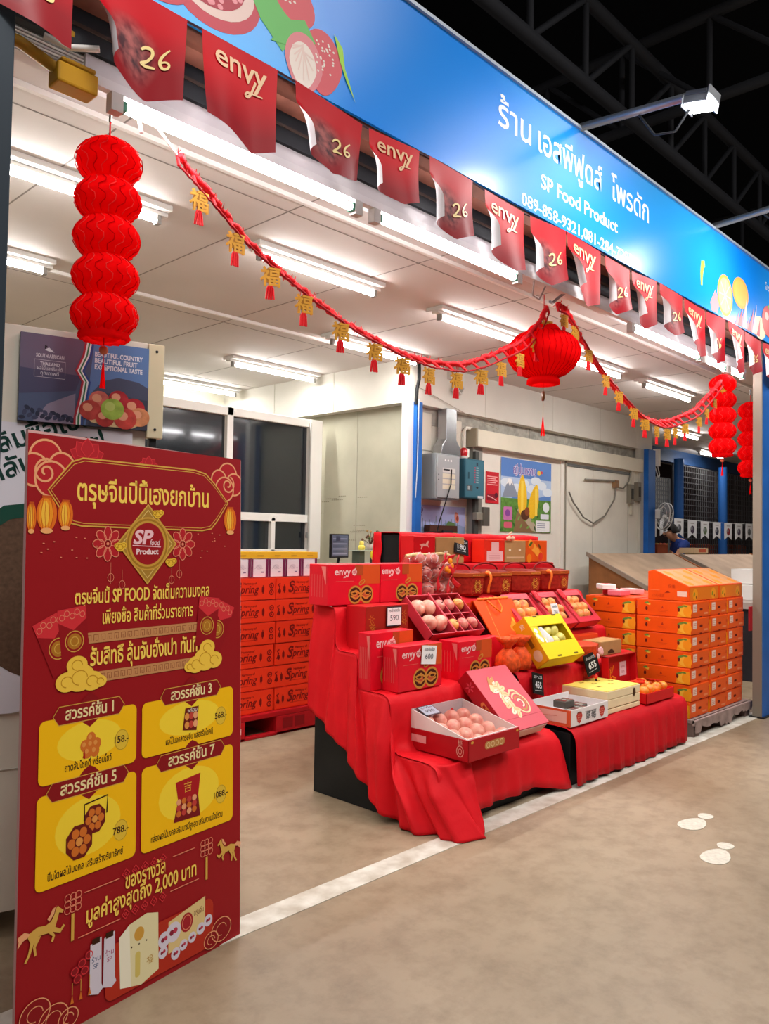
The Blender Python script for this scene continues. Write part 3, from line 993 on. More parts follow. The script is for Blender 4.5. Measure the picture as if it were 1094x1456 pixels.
# ================================================================== STANDEE
yaw = math.atan2(.164, .9865)
std = thing('standee', 'tall red printed standee board with yellow price panels on the floor', 'signboard', (.963, 2.345, 0), yaw, rx=-.05)
b = MB()
b.prism([(0, .006), (.902, .006), (.902+.036, 1.803), (.036, 1.815)], 0, .012, M('#D9A8A6', .6)); b.build('board', std)
dr = M('#9C141C', .45); dr2 = M('#8E141B', .45); crim = M('#B9202A', .45)
lt = M('#E98A6C', .45); ylw = M('#FFC40E', .45); ylw2 = M('#FFDC38', .45); gld = M('#E3B24C', .4, .15); gtx = M('#FFD860', .4); redl = M('#D8323A', .45); peach = M('#F0A878', .45)
dk = M('#3A1C0C', .5); brown = M('#7A3418', .5); cream2 = M('#F3EBDD', .45); lil = M('#DCD4E2', .45)
A = Art()
A.rect(0, 0, .9, 1.806, dr, 0)
def spiral(cx, cy, r, w, m, L, turns=1.6, a0=0.0, d=1):
    A.stroke([(cx+r*(1-.85*i/30)*math.cos(a0+d*turns*2*PI*i/30), cy+r*(1-.85*i/30)*math.sin(a0+d*turns*2*PI*i/30)) for i in range(31)], w, m, L)
def scallop(cx, cy, sc, m, fill, L, flip=1):
    for dx, dy, q in ((0, .045, .055), (.055*flip, .02, .045), (-.04*flip, .005, .05), (.02*flip, -.02, .055)):
        A.ell(cx+dx*sc, cy+dy*sc, q*sc, q*sc, fill, L); A.ring(cx+dx*sc, cy+dy*sc, q*sc, q*sc, .007*sc, m, L+1); L += 1
    spiral(cx, cy, .042*sc, .007*sc, m, L+2, 1.5, 1.2, flip)
scallop(.06, 1.69, 1.0, peach, crim, 1, 1)
scallop(.83, 1.70, .85, peach, crim, 1, -1)
def lotus(cx, cy, s, L):
    for a in (-70, 70, -38, 38, 0):
        t = math.radians(a)
        pts = [(0, 0), (-.4, .45), (-.25, .8), (0, 1.05), (.25, .8), (.4, .45)]
        q = [(cx+s*(x*math.cos(t)+y*math.sin(t)), cy+s*(-x*math.sin(t)+y*math.cos(t))) for x, y in pts]
        A.poly(q, crim, L); A.stroke(q, .0035, redl, L+1, True); L += 2
lotus(.205, 1.745, .062, 1); lotus(.45, 1.735, .04, 1)
# title plaque
def plaque(pts, fill, edge, L, w=.005):
    A.poly(pts, fill, L); A.stroke(pts, w, edge, L+1, True)
pp = [(.069, 1.636), (.115, 1.69), (.15, 1.73), (.19, 1.745), (.66, 1.745), (.715, 1.735), (.76, 1.70), (.83, 1.63), (.775, 1.56), (.745, 1.53), (.70, 1.522), (.19, 1.527), (.15, 1.535), (.115, 1.575)]
plaque(pp, dr, gld, 9, .005)
cx0, cy0 = .45, 1.636
A.stroke([(cx0+(x-cx0)*.975, cy0+(y-cy0)*.92) for x, y in pp], .0025, gld, 10, True)
A.text('ตรุษจีนปีนี้เฮงยกบ้าน', .45, 1.610, .095, gtx, 12, w=.56, bold=.018, arc=-.0)
def lamp_print(cx, cy, w, h, L):
    A.ell(cx, cy, w, h, M('#E8721C', .5), L); A.ell(cx-.1*w, cy, w*.7, h*.85, M('#F59A24', .5), L+1); A.ell(cx-.15*w, cy, w*.38, h*.7, M('#FBC240', .5), L+2)
    for q in (-.6, -.2, .25, .65):
        A.stroke([(cx+q*w*.6, cy+h*.9), (cx+q*w, cy), (cx+q*w*.6, cy-h*.9)], .0015, M('#C04A10', .5), L+3)
    A.ell(cx, cy-h*.95, w*.6, h*.16, M('#F6B070', .5), L+4); A.rect(cx-w*.5, cy+h*.9, cx+w*.5, cy+h*1.02, M('#C8501A', .5), L+4)
lamp_print(.066, 1.562, .034, .055, 14); lamp_print(.13, 1.562, .026, .045, 14); lamp_print(.842, 1.565, .032, .05, 14); lamp_print(.015, 1.55, .016, .045, 14)
# flowers and emblem
def flower(cx, cy, r, L):
    for k in range(8):
        t = k*PI/4
        A.ell(cx+.62*r*math.cos(t), cy+.62*r*math.sin(t), r*.4, r*.26, crim, L, 14, rot=t); A.ring(cx+.62*r*math.cos(t), cy+.62*r*math.sin(t), r*.4, r*.26, .003, lt, L+1, 14, rot=t)
    A.ring(cx, cy, r*.25, r*.25, .003, lt, L+2, 14); A.ell(cx, cy, r*.1, r*.1, lt, L+3, 8)
flower(.287, 1.471, .056, 9); flower(.605, 1.471, .056, 9)
dm = [(.449, 1.607), (.325, 1.472), (.449, 1.335), (.573, 1.472)]
plaque(dm, M('#B98A34', .4, .2), gld, 14, .007)
A.stroke([(.449+(x-.449)*.86, 1.472+(y-1.472)*.86) for x, y in dm], .003, M('#F2D480', .4), 16, True)
A.ell(.449, 1.472, .092, .092, M('#D9A440', .4, .15), 17, 40); A.ring(.449, 1.472, .083, .083, .007, M('#A87A28', .4), 18, 40); A.ell(.449, 1.472, .070, .072, M('#A0161F', .45), 19, 36)
A.text('SP', .43, 1.472, .066, M('#F5C6CC', .4), 20, w=.085, bold=.035, shear=.2); A.text('food', .48, 1.467, .03, M('#F5D6DA', .4), 20.5, w=.045, shear=.3, bold=.01)
A.stroke([(.385, 1.466), (.505, 1.461)], .003, M('#F5C6CC', .4), 20)
A.text('Product', .448, 1.436, .027, M('#F5DADC', .4), 20, w=.094, bold=.035)
for cx, cy in ((.49, 1.575), (.335, 1.46), (.55, 1.405)):
    for dx, dy, q in ((0, 0, .018), (.014, .006, .013), (-.012, .004, .012)):
        A.ell(cx+dx, cy+dy, q, q*.8, M('#EFC23E', .4), 21); A.ring(cx+dx, cy+dy, q*.6, q*.5, .002, M('#B8821C', .4), 22, 12)
for x, z in ((.30, 1.36), (.345, 1.335), (.555, 1.345), (.59, 1.365)):
    A.stroke([(x, z+.05), (x, z-.02)], .0012, lt, 9); A.ring(x, z, .012, .014, .002, lt, 9, 10)
for k in range(26):
    A.ell(random.uniform(.05, .28) if k % 2 else random.uniform(.66, .86), random.uniform(1.42, 1.53), .004, .002, lt, 8.5, 6)
A.text('ตรุษจีนนี้ SP FOOD จัดเต็มความมงคล', .452, 1.280, .062, gtx, 3, w=.566, bold=.016)
A.text('เพียงซื้อ สินค้าที่ร่วมรายการ', .464, 1.212, .060, gtx, 3, w=.385, bold=.016)
# ribbon bars and message
for z in (1.170, 1.044):
    A.rect(.21, z-.017, .687, z+.017, M('#C98E5C', .45), 2)
    for k in range(18):
        x = .222+.0262*k
        A.stroke([(x-.008, z-.009), (x-.008, z+.009), (x+.008, z+.009), (x+.008, z-.009), (x-.001, z-.009), (x-.001, z+.001)], .0022, M('#8E4A2A', .45), 3)
A.text('รับสิทธิ์ ลุ้นจับอั่งเปา ทันที', .452, 1.083, .075, gtx, 3, w=.45, bold=.022)
def envelope(cx, cy, rot, L):
    c, q = math.cos(rot), math.sin(rot)
    f = lambda x, y: (cx+x*c-y*q, cy+x*q+y*c)
    A.poly([f(-.05, -.11), f(.05, -.11), f(.05, .07), f(-.05, .07)], M('#98131C', .45), L)
    A.poly([f(-.05, .07), f(.05, .07), f(.05, .03), f(0, .0), f(-.05, .03)], redl, L+1)
    for k in range(5):
        A.ring(*f(-.036+.018*k, .045+.01*(k % 2)), .009, .009, .002, lt, L+2, 10)
    A.ring(*f(0, -.035), .032, .032, .003, gld, L+2, 20); A.ell(*f(0, -.035), .025, .025, M('#C07E24', .4, .2), L+2, 16); A.ring(*f(0, -.035), .014, .014, .003, gld, L+3, 14)
envelope(.10, 1.18, -.42+.84, 3); envelope(.165, 1.20, .12, 7); envelope(.79, 1.185, -.42, 3); envelope(.728, 1.205, -.12, 7)
for cx, sg in ((.19, 1), (.715, -1)):
    for dx, dy, q in ((0, 0, .05), (-.045*sg, -.008, .036), (.045*sg, -.015, .036), (-.01*sg, .04, .034), (.075*sg, -.02, .022)):
        A.ell(cx+dx, 1.05+dy, q*1.1, q*.85, M('#F8CC4A', .4), 11); A.ring(cx+dx, 1.05+dy, q*.55, q*.45, .003, M('#C88F22', .4), 12, 14, 0, 4.6)
# four yellow price panels
def ppanel(x0, z0, x1, z1, hx0, hx1, hz, title, price, tx, tz, cap, cx, cz, cw):
    A.rect(x0, z0, x1, z1, ylw, 2, .02); A.ell((x0+x1)/2, (z0+z1)/2+.01, (x1-x0)*.33, (z1-z0)*.32, ylw2, 2.5)
    h = [(hx0, hz), (hx0+.02, hz+.028), (hx1-.02, hz+.028), (hx1, hz), (hx1-.02, hz-.028), (hx0+.02, hz-.028)]
    m_ = (hx0+hx1)/2
    A.poly([(m_-.045, hz+.02), (m_-.02, hz+.045), (m_, hz+.055), (m_+.02, hz+.045), (m_+.045, hz+.02)], dr2, 3)
    A.poly([(m_-.045, hz-.02), (m_, hz-.05), (m_+.045, hz-.02)], dr2, 3)
    plaque(h, dr2, gld, 4, .0025)
    A.text(title, m_, hz-.015, .05, M('#F6E3A8', .4), 6, w=(hx1-hx0)*.68, bold=.02)
    A.ell(tx, tz, .028, .034, M('#E9C33C', .4), 3); A.ring(tx, tz, .026, .032, .002, M('#C89A1C', .4), 4, 20)
    A.text(price, tx, tz-.008, .030, dk, 5, bold=.02)
    A.text(cap, cx, cz-.008, .030, dk, 4, w=cw, bold=.02)
ppanel(.055, .745, .410, .936, .100, .360, .942, 'สวรรค์ชั้น 1', '158.-', .351, .829, 'ถาดส้มโชคดี พร้อมโชว์', .228, .779, .17)
ppanel(.433, .748, .858, .932, .510, .794, .938, 'สวรรค์ชั้น 3', '568.-', .795, .831, 'ผลไม้มงคลตรุษจีน กล่องรับโชคดี', .645, .781, .22)
ppanel(.052, .44, .412, .716, .082, .380, .718, 'สวรรค์ชั้น 5', '788.-', .352, .540, 'ปิ่นโตผลไม้มงคล เสริมสร้างรับทรัพย์', .227, .471, .27)
ppanel(.434, .436, .858, .716, .495, .816, .714, 'สวรรค์ชั้น 7', '1088.-', .797, .544, 'กล่องผลไม้มงคลเสริมบารมีสูงสุด เสริมความมั่งมีรวย', .640, .470, .33)
fo = M('#D9742A', .5); fo2 = M('#E89A4A', .5); bx = M('#6E1A14', .5)
for dx, dy in ((0, .02), (-.022, 0), (.02, .0), (-.012, -.022), (.014, -.022), (0, 0)):
    A.ell(.235+dx, .836+dy, .017, .019, fo, 3.5+dx*5, 14); A.ell(.231+dx, .84+dy, .007, .008, fo2, 5, 8)
A.poly([(.205, .80), (.215, .795), (.212, .825)], M('#B02018', .5), 5)
A.poly([(.61, .81), (.675, .80), (.685, .885), (.622, .885)], bx, 4)
for k in range(6):
    A.ell(.63+.02*(k % 3), .825+.03*(k//3), .011, .013, [fo2, M('#C8443A', .5), peach][k % 3], 5, 12)
A.text('พร้อม', .655, .868, .02, cream2, 5)
def octo(cx, cy, r, L):
    A.poly([(cx+r*math.cos(PI/8+k*PI/4), cy+r*1.1*math.sin(PI/8+k*PI/4)) for k in range(8)], bx, L)
    for k in range(6):
        A.ell(cx+.55*r*math.cos(k*PI/3), cy+.6*r*math.sin(k*PI/3), r*.27, r*.3, fo, L+1, 12)
    A.ell(cx, cy, r*.25, r*.27, fo2, L+2, 12)
octo(.253, .602, .042, 4); octo(.198, .548, .05, 6)
A.stroke([(.215, .605), (.215, .655), (.30, .665), (.297, .61)], .005, dk, 4)
A.poly([(.58, .635), (.695, .645), (.685, .57), (.592, .57)], M('#B01820', .5), 4); A.poly([(.592, .57), (.685, .57), (.695, .495), (.572, .50)], M('#7E141A', .5), 4)
for k in range(12):
    A.ell(.595+.024*(k % 4), .525+.02*(k//4), .011, .011, [fo, M('#C8403A', .5), peach][k % 3], 5, 10)
A.text('吉', .636, .595, .04, GOLDF, 5)
# prize lines
A.text('ของรางวัล', .455, .347, .066, gtx, 3, w=.165, bold=.02)
A.text('มูลค่าสูงสุดถึง 2,000 บาท', .453, .293, .066, gtx, 3, w=.45, bold=.02)
for z in (.395, .268):
    for k in range(5):
        x = .375+.038*k
        A.stroke([(x-.014, z), (x, z+.015), (x+.014, z), (x, z-.015)], .004, redl, 3, True); A.ring(x, z, .004, .004, .003, redl, 3, 6)
A.stroke([(.22, .388), (.35, .388)], .003, lt, 3); A.stroke([(.57, .388), (.67, .388)], .003, lt, 3); A.stroke([(.20, .26), (.355, .26)], .003, lt, 3); A.stroke([(.56, .275), (.69, .275)], .003, lt, 3)
for x, z in ((.18, .30), (.727, .30)):
    A.rect(x-.005, z-.04, x+.005, z+.04, gld, 3)
for x in (.18, .727):
    for k in range(3):
        for j in range(3):
            A.ring(x-.018+.018*k, .355+.018*j, .011, .011, .0025, lt, 3+.3*((k+j) % 2), 10)
def horse(cx, cy, s, fl, m, L):
    body = [(-.55, .12), (-.25, .22), (.05, .16), (.25, .22), (.38, .42), (.45, .62), (.52, .66), (.56, .60), (.74, .44), (.70, .36), (.56, .42), (.50, .22), (.42, -.02), (.62, -.16), (.74, -.04), (.80, -.10), (.62, -.30), (.34, -.16), (.05, -.12), (-.22, -.10), (-.40, -.30), (-.52, -.62), (-.66, -.82), (-.74, -.80), (-.60, -.56), (-.52, -.22), (-.62, -.02)]
    A.poly([(cx+fl*x*s, cy+y*s) for x, y in body][::fl], m, L)
    A.poly([(cx+fl*x*s, cy+y*s) for x, y in [(-.54, .10), (-.75, .22), (-1.0, .12), (-1.1, -.12), (-.95, .0), (-1.0, -.25), (-.8, -.05), (-.62, .0)]][::fl], peach, L)
    A.poly([(cx+fl*x*s, cy+y*s) for x, y in [(.36, .44), (.42, .66), (.50, .70), (.30, .62), (.22, .46), (.10, .36), (.18, .24)]][::fl], peach, L+1)
    A.poly([(cx+fl*x*s, cy+y*s) for x, y in [(.30, -.12), (.42, -.30), (.34, -.50), (.26, -.46), (.32, -.30), (.16, -.14)]][::fl], m, L)
    A.poly([(cx+fl*x*s, cy+y*s) for x, y in [(-.30, -.10), (-.42, -.40), (-.36, -.72), (-.28, -.70), (-.32, -.42), (-.12, -.12)]][::fl], m, L)
hg = M('#E0B050', .4, .1)
horse(.085, .325, .085, 1, hg, 3); horse(.83, .335, .068, -1, hg, 3)
# prizes: fan-shaped appliances, bottles, cup cards
A.rect(.30, .02, .76, .19, M('#B8301E', .45), 1.5, .03)
A.poly([(.357, .042), (.35, .20), (.39, .228), (.46, .24), (.508, .225), (.512, .04), (.44, .02)], M('#EADFB0', .4), 4)
A.poly([(.357, .042), (.35, .20), (.39, .228), (.40, .03)], M('#F6F0D8', .4), 5); A.ell(.43, .185, .02, .022, GOLD, 5); A.rect(.415, .05, .435, .13, M('#D9C46A', .4), 5, .008)
A.text('福', .475, .075, .03, M('#B98A2C', .4), 5)
for k in range(3):
    A.ell(.40+.03*k, .153, .003, .003, dk, 5, 6)
for x in (.262, .312):
    A.poly([(x-.022, .075), (x-.02, .09), (x-.018, .222), (x+.022, .232), (x+.024, .09), (x+.03, .075), (x+.012, .062)], lil, 4); A.rect(x-.012, .218, x+.016, .236, dk, 5)
    A.text('ร้าน', x+.003, .165, .022, M('#34507A', .4) if x < .3 else M('#A02060', .4), 5); A.text('SP', x+.003, .145, .02, M('#34507A', .4) if x < .3 else M('#A02060', .4), 5)
for x, z in ((.19, .165), (.215, .18), (.24, .195), (.20, .14), (.225, .155)):
    A.ell(x, z, .016, .015, M('#8E1620', .45), 3, 12); A.ring(x, z, .012, .011, .003, redl, 4, 10)
for x in (.182, .212, .243):
    A.stroke([(x, .135), (x, .10)], .002, gld, 3); A.poly([(x-.006, .075), (x+.006, .075), (x, .10)], fo, 3)
A.poly([(.553, .07), (.72, .09), (.72, .205), (.553, .175)], M('#E4C88A', .4), 3); A.ell(.635, .145, .028, .032, M('#A8202A', .4), 4); A.ring(.635, .145, .02, .024, .003, lt, 5, 16)
A.text('ตรุษจีน', .69, .155, .028, brown, 5, w=.045)
for x, z, q in ((.535, .125, .026), (.575, .135, .033), (.53, .085, .02), (.62, .075, .018), (.66, .085, .018), (.70, .10, .02), (.735, .115, .02), (.585, .06, .02)):
    A.ell(x, z, q, q, lil, 5); A.ell(x-.25*q, z, q*.3, q*.3, M('#8A2038', .4), 6, 8); A.ell(x+.25*q, z+.1*q, q*.3, q*.3, M('#C03850', .4), 6, 8)
for cx, sg in ((.06, 1), (.86, -1)):
    for dx, dy, q in ((0, .06, .05), (.06*sg, .02, .05), (-.03*sg, .0, .05), (.11*sg, 0, .035)):
        if 0 <= cx+dx-q and cx+dx+q <= .9:
            A.ell(cx+dx, max(q*.9+.004, .04+dy), q, q*.85, dr2, 4); A.ring(cx+dx, max(q*.9+.004, .04+dy), q*.97, q*.82, .003, peach, 5, 24); A.ring(cx+dx, max(q*.9+.004, .04+dy), q*.5, q*.42, .0025, peach, 5, 18, 0, 4.8)
def clip(pts, x0, x1):
    for e, sg in ((x0, 1), (x1, -1)):
        out = []
        for a, c in zip(pts, pts[1:]+pts[:1]):
            ia, ic = (a[0]-e)*sg >= 0, (c[0]-e)*sg >= 0
            if ia: out.append(a)
            if ia != ic:
                t = (e-a[0])/(c[0]-a[0]); out.append((e, a[1]+(c[1]-a[1])*t))
        pts = out
        if len(pts) < 3: return []
    return pts
for n_, (pts, fs, m_, L) in enumerate(A.p):
    if min(p[0] for p in pts) < 0 or max(p[0] for p in pts) > .9:
        q, g = [], []
        for f in fs:
            r_ = clip([pts[i] for i in f], .001, .899)
            if r_:
                g.append(tuple(range(len(q), len(q)+len(r_)))); q += r_
        A.p[n_] = (q, g, m_, L)
k = .02
for pts, fs, m_, L in A.p:
    for i_, (u, v) in enumerate(pts):
        pts[i_] = (u+k*v, v)
b = MB(); b.art(A, (0, 0, 0), (1, 0, 0), (0, 0, 1), (0, -1, 0), .0008, .0001); b.build('printed_face', std)
b = MB(); b.tube([(.25, .016, .9), (.25, .28, .04)], .012, M('#4A4A4A', .5), 8); b.tube([(.65, .016, .9), (.65, .28, .04)], .012, M('#4A4A4A', .5), 8); b.build('back_leg', std)

# ================================================================== CREAM CABINET BEHIND THE STANDEE
th = math.radians(-14.5)
cb = thing('cabinet', 'tall cream cabinet behind the red standee with a fruit photo panel on top', 'cabinet', (1.2, 3.07, 0), th)
ccol = M('#DAD6C8', .55, var=.08, vscale=2)
b = MB(); b.box(-.6, .475, 0, .8, .10, 2.285, ccol); b.box(-.6, .475, -.004, 0, 1.05, 1.056, M('#B5B1A4', .7)); b.box(-.6, .475, -.004, 0, .62, .625, M('#B5B1A4', .7)); b.build('body', cb, bevel=.01)
b = MB()
for x in (-.5, .40):
    for y in (.08, .7):
        b.tube([(x, y-.012, .05), (x, y+.012, .05)], .05, BLACK, 14)
b.build('castor', cb)
b = MB(); b.box(.475, .54, -.02, .03, 1.895, 2.28, M('#D8CFAE', .55))
for z in (1.93, 2.25):
    b.ball((.508, -.02, z), .006, DARK, 6)
b.box(.49, .52, -.005, .03, 1.85, 1.895, DARK); b.build('hinge_post', cb, bevel=.003)
A = Art()
w_, h_ = .478, .333
A.rect(0, 0, w_, h_, M('#4E5A78', .35), 0)
A.poly([(0, .2), (.22, .19), (.23, .333), (0, .333)], M('#6A6078', .35), 1)
A.poly([(0, .1), (.2, .13), (.22, .19), (0, .2)], M('#4A4A66', .35), 1)
A.poly([(.05, 0), (.2, 0), (.2, .12), (.10, .07)], M('#8A8298', .35), 2)
for k in range(22):
    A.ell(.012+.20*((k*13) % 22)/22, .012+.05*((k*7) % 22)/22*(1-((k*13) % 22)/26), .012, .008, M(['#34384A', '#454860'][k % 2], .4), 3, 8, rot=k)
A.poly([(.235, 0), (w_, 0), (w_, h_), (.265, h_)], M('#5C7CB0', .35), 1)
A.poly([(.26, .13), (.30, .18), (.36, .20), (.44, .19), (w_, .17), (w_, 0), (.24, 0)], M('#4A4F66', .35), 2)
A.poly([(.26, .13), (.32, .135), (w_, .12), (w_, .0), (.25, 0)], M('#3C4050', .35), 3)
for cl_, o in (('#B03040', 0), ('#F0F0F0', .008), ('#2E7A50', .014), ('#F0F0F0', .020), ('#2C4A90', .026)):
    A.stroke([(.235+o, h_), (.225+o, .27), (.20+o, .21), (.225+o, .17), (.215+o, .10), (.20+o, .03), (.20+o, 0)], .008, M(cl_, .35), 4)
A.text('SOUTH AFRICAN', .105, .245, .020, M('#D8D8E0', .4), 4, w=.10, bold=.02)
A.poly([(.085, .275), (.10, .27), (.12, .268), (.10, .285)], M('#D8D8E0', .4), 4); A.poly([(.085, .275), (.095, .29), (.085, .292)], DARK, 4)
A.stroke([(.05, .17), (.16, .17), (.16, .235), (.05, .235)], .0015, M('#D8D8E0', .4), 4, True)
A.text('THAILAND', .105, .215, .018, M('#D8D8E0', .4), 4, w=.07, bold=.02); A.text('ผลไม้แอฟริกาใต้', .105, .198, .018, M('#D8D8E0', .4), 4, w=.09); A.text('คุณภาพดี', .105, .180, .018, M('#D8D8E0', .4), 4, w=.065)
for t, z in (('BEAUTIFUL COUNTRY', .275), ('BEAUTIFUL FRUIT', .25), ('EXCEPTIONAL TASTE', .225)):
    A.text(t, .268 if 'B' == t[0] else .268, z, .026, M('#E4E6F0', .35), 5, al='L', w=.185 if 'COUNTRY' in t or 'TASTE' in t else .165, bold=.03)
fr_ = [(.30, .09, .035, '#C86A60'), (.27, .055, .035, '#B84A44'), (.365, .10, .033, '#A83038'), (.42, .075, .036, '#A82C34'), (.44, .045, .034, '#D08A60'), (.39, .035, .038, '#C04840'), (.32, .03, .03, '#A83A38'), (.345, .065, .038, '#9AB850')]
A.poly([(.235, .05), (.26, .015), (.33, -.0+.002), (.42, .003), (w_-.01, .03), (w_, .05)], M('#D8C090', .4), 5)
for i_, (x, z, q, c_) in enumerate(fr_):
    x = .345+(x-.345)*1.12-.005; z *= 1.12; q *= 1.18
    A.ell(x, z, q, q*.95, M(c_, .4, var=.25, vscale=30), 6+i_, 18); A.ell(x-.01, z+.01, q*.45, q*.4, M('#E0A080', .4) if c_ != '#9AB850' else M('#B8CC70', .4), 6.5+i_, 12)
b = MB(); b.box(0, w_, -.006, .022, 0, h_, M('#55586A', .5)); b.art(A, (0, -.006, 0), (1, 0, 0), (0, 0, 1), (0, -1, 0), .0006, .0002)
pn = b.build('photo_panel'); pn.parent = cb; pn.location = (-.005, -.024, 1.922)
# white printed board on the cabinet
A = Art()
wb = M('#D9DAE4', .5)
pts = [(-.75, 1.88)]
b = MB()
outl = [(-.58, 1.915), (.42, 1.912)]+[(.42-.0*i, 1.5) for i in range(1)]+[(.42*math.cos(t)-.02, 1.30+.0+.47*math.sin(t)) for t in [-.15*i for i in range(2, 20)]]+[(-.58, 1.0)]
b.prism(outl, -.014, -.002, M('#9A9AA2', .5))
A.poly(outl, wb, 0)
gr = M('#123A34', .45)
A.text('อย่าลืมซื้อเซสปรี', -.20, 1.735, .098, gr, 2, al='L', bold=.02, rot=.40)
A.text('กลับบ้านนะ!', -.085, 1.68, .098, gr, 2, al='L', bold=.02, rot=.40)
A.ell(.13, 1.27, .30, .33, M('#5E4838', .6, var=.25, vscale=60), 1, 40, rot=.3)
A.stroke([(-.16, 1.42), (-.10, 1.52), (-.03, 1.575), (.06, 1.59), (.10, 1.58)], [.02, .05, .055, .05, .02], M('#0E4A3C', .35), 3)
b.art(A, (0, -.014, 0), (1, 0, 0), (0, 0, 1), (0, -1, 0), .0006, .0004)
b.build('white_board', cb)
# ================================================================== STEPPED DISPLAY
cloth_m = M('#DC101E', .62, bump=.45, bscale=14, var=.08, vscale=5)
cloth_b = M('#C80E1C', .62, bump=.45, bscale=16, var=.10, vscale=5)
blk = M('#1C1E20', .55, var=.3, vscale=4)
A1 = [(2.665, 0), (2.665, .315), (3.01, .315), (3.01, .625), (3.265, .625), (3.265, .825), (3.46, .825), (3.46, 1.08), (3.60, 1.08), (3.60, 0)]
b = MB(); b.prism(A1, 3.185, 4.29, blk, 'x'); tag(b.build('display_stand', bevel=.004), 'black stepped stand under the draped cloth beside the standee', 'stand', 'stepped stands')
B1 = [(2.585, 0), (2.585, .325), (2.995, .325), (2.995, .615), (3.265, .615), (3.265, .80), (3.475, .80), (3.475, 1.08), (4.12, 1.08), (4.12, 0)]
b = MB(); b.prism(B1, 4.385, 6.0, blk, 'x'); b.box(4.14, 4.385, 3.62, 4.12, .0, 1.095, blk); tag(b.build('display_stand', bevel=.004), 'black stepped stand under the cloth beside the orange cartons', 'stand', 'stepped stands')
# riser boxes on top
b = MB(); b.box(4.15, 5.98, 3.70, 3.86, 1.10, 1.328, cloth_b); tag(b.build('riser_box', bevel=.012), 'low red riser behind the row of round gift baskets', 'riser')
b = MB(); b.box(4.215, 5.97, 3.87, 4.10, 1.10, 1.535, blk)
rb = b.build('riser_box'); tag(rb, 'tall riser with a black open end wrapped in red cloth at the back', 'riser')
def rc(u, v):
    x = 4.19+1.80*u
    pr = [(3.862, 1.33), (3.860, 1.40), (3.858, 1.50), (3.862, 1.545), (3.90, 1.552), (4.0, 1.550), (4.10, 1.552), (4.112, 1.54), (4.118, 1.40), (4.12, 1.2), (4.12, 1.10)]
    f = v*(len(pr)-1); i = min(int(f), len(pr)-2); t = f-i
    y = pr[i][0]*(1-t)+pr[i+1][0]*t; z = pr[i][1]*(1-t)+pr[i+1][1]*t
    s = .006*math.sin(40*u+3*v)+.004*math.sin(17*u)
    return (x-.012*math.sin(9*v), y-(s if v < .4 else -s), z+.004*math.sin(23*u) if .3 < v < .7 else z)
b = MB(); b.grid(rc, 60, 24, cloth_m); b.build('cloth_cover', rb, solid=.004)
b = MB()
b.grid(lambda u, v: (4.192+.004*math.sin(20*v), 4.045+.075*u+.006*math.sin(14*v), 1.10+.45*v), 5, 16, cloth_m); b.build('cloth_flap', rb, solid=.004)

def stairs(pr, seg=6):
    """densified stair line: (y, z, down 0..1, index of the riser)"""
    out = []
    for i in range(len(pr)-1):
        (y0, z0), (y1, z1) = pr[i], pr[i+1]
        for k in range(seg):
            t = k/seg
            vert = abs(y1-y0) < 1e-6 or abs(z1-z0) > abs(y1-y0)
            out.append([y0+(y1-y0)*t, z0+(z1-z0)*t, (1-t) if vert else 0.0, i])
    out.append([pr[-1][0], pr[-1][1], 0, len(pr)])
    for _ in range(2):
        q = [out[0]]
        for a, c, d in zip(out, out[1:], out[2:]):
            q.append([(a[0]+2*c[0]+d[0])/4, (a[1]+2*c[1]+d[1])/4, c[2], c[3]])
        q.append(out[-1])
        out = q
    return out
def stair_cloth(name, label, x0, x1, pr, hem, amp, mat, wave=26, flare=None, side=None):
    st = stairs(pr)
    n = len(st)-1
    def fn(u, v):
        f = v*n; i = min(int(f), n-1); t = f-i
        y = st[i][0]*(1-t)+st[i+1][0]*t; z = st[i][1]*(1-t)+st[i+1][1]*t
        d = st[i][2]*(1-t)+st[i+1][2]*t; k = st[i][3]
        x = x0+(x1-x0)*u
        if k == 0:
            z = max(z, .004)+hem(u)*d
        w = math.sin(wave*u+1.7*k)+.6*math.sin(wave*2.3*u+k)+.3*math.sin(wave*.37*u+2*k)
        y -= amp*d*(.9+w*.6)
        z += .003*math.sin(31*u+k)*(1-d)+.003
        if flare and k == 0:
            y, x, z = flare(u, d, y, x, z)
        return (x, y-.004, z)
    b = MB(); b.grid(fn, 110, n, mat)
    if side:
        side(b)
    return tag(b.build(name, solid=.003), label, 'tablecloth', 'red tablecloths on the stands')
prA = [(2.632, .0), (2.632, .342), (2.977, .342), (2.977, .652), (3.232, .652), (3.232, .852), (3.427, .852), (3.427, 1.102), (3.61, 1.102)]
def flareA(u, d, y, x, z):
    # right end sweeps out to the floor
    s = sstep(.80, 1.0, u)*d
    y -= .07*s
    x += .05*s
    # crease of the sagging front
    y += .015*math.sin(PI*min(1, u/.8))*(1 if .35 < d < .5 else 0)
    return y, x, z
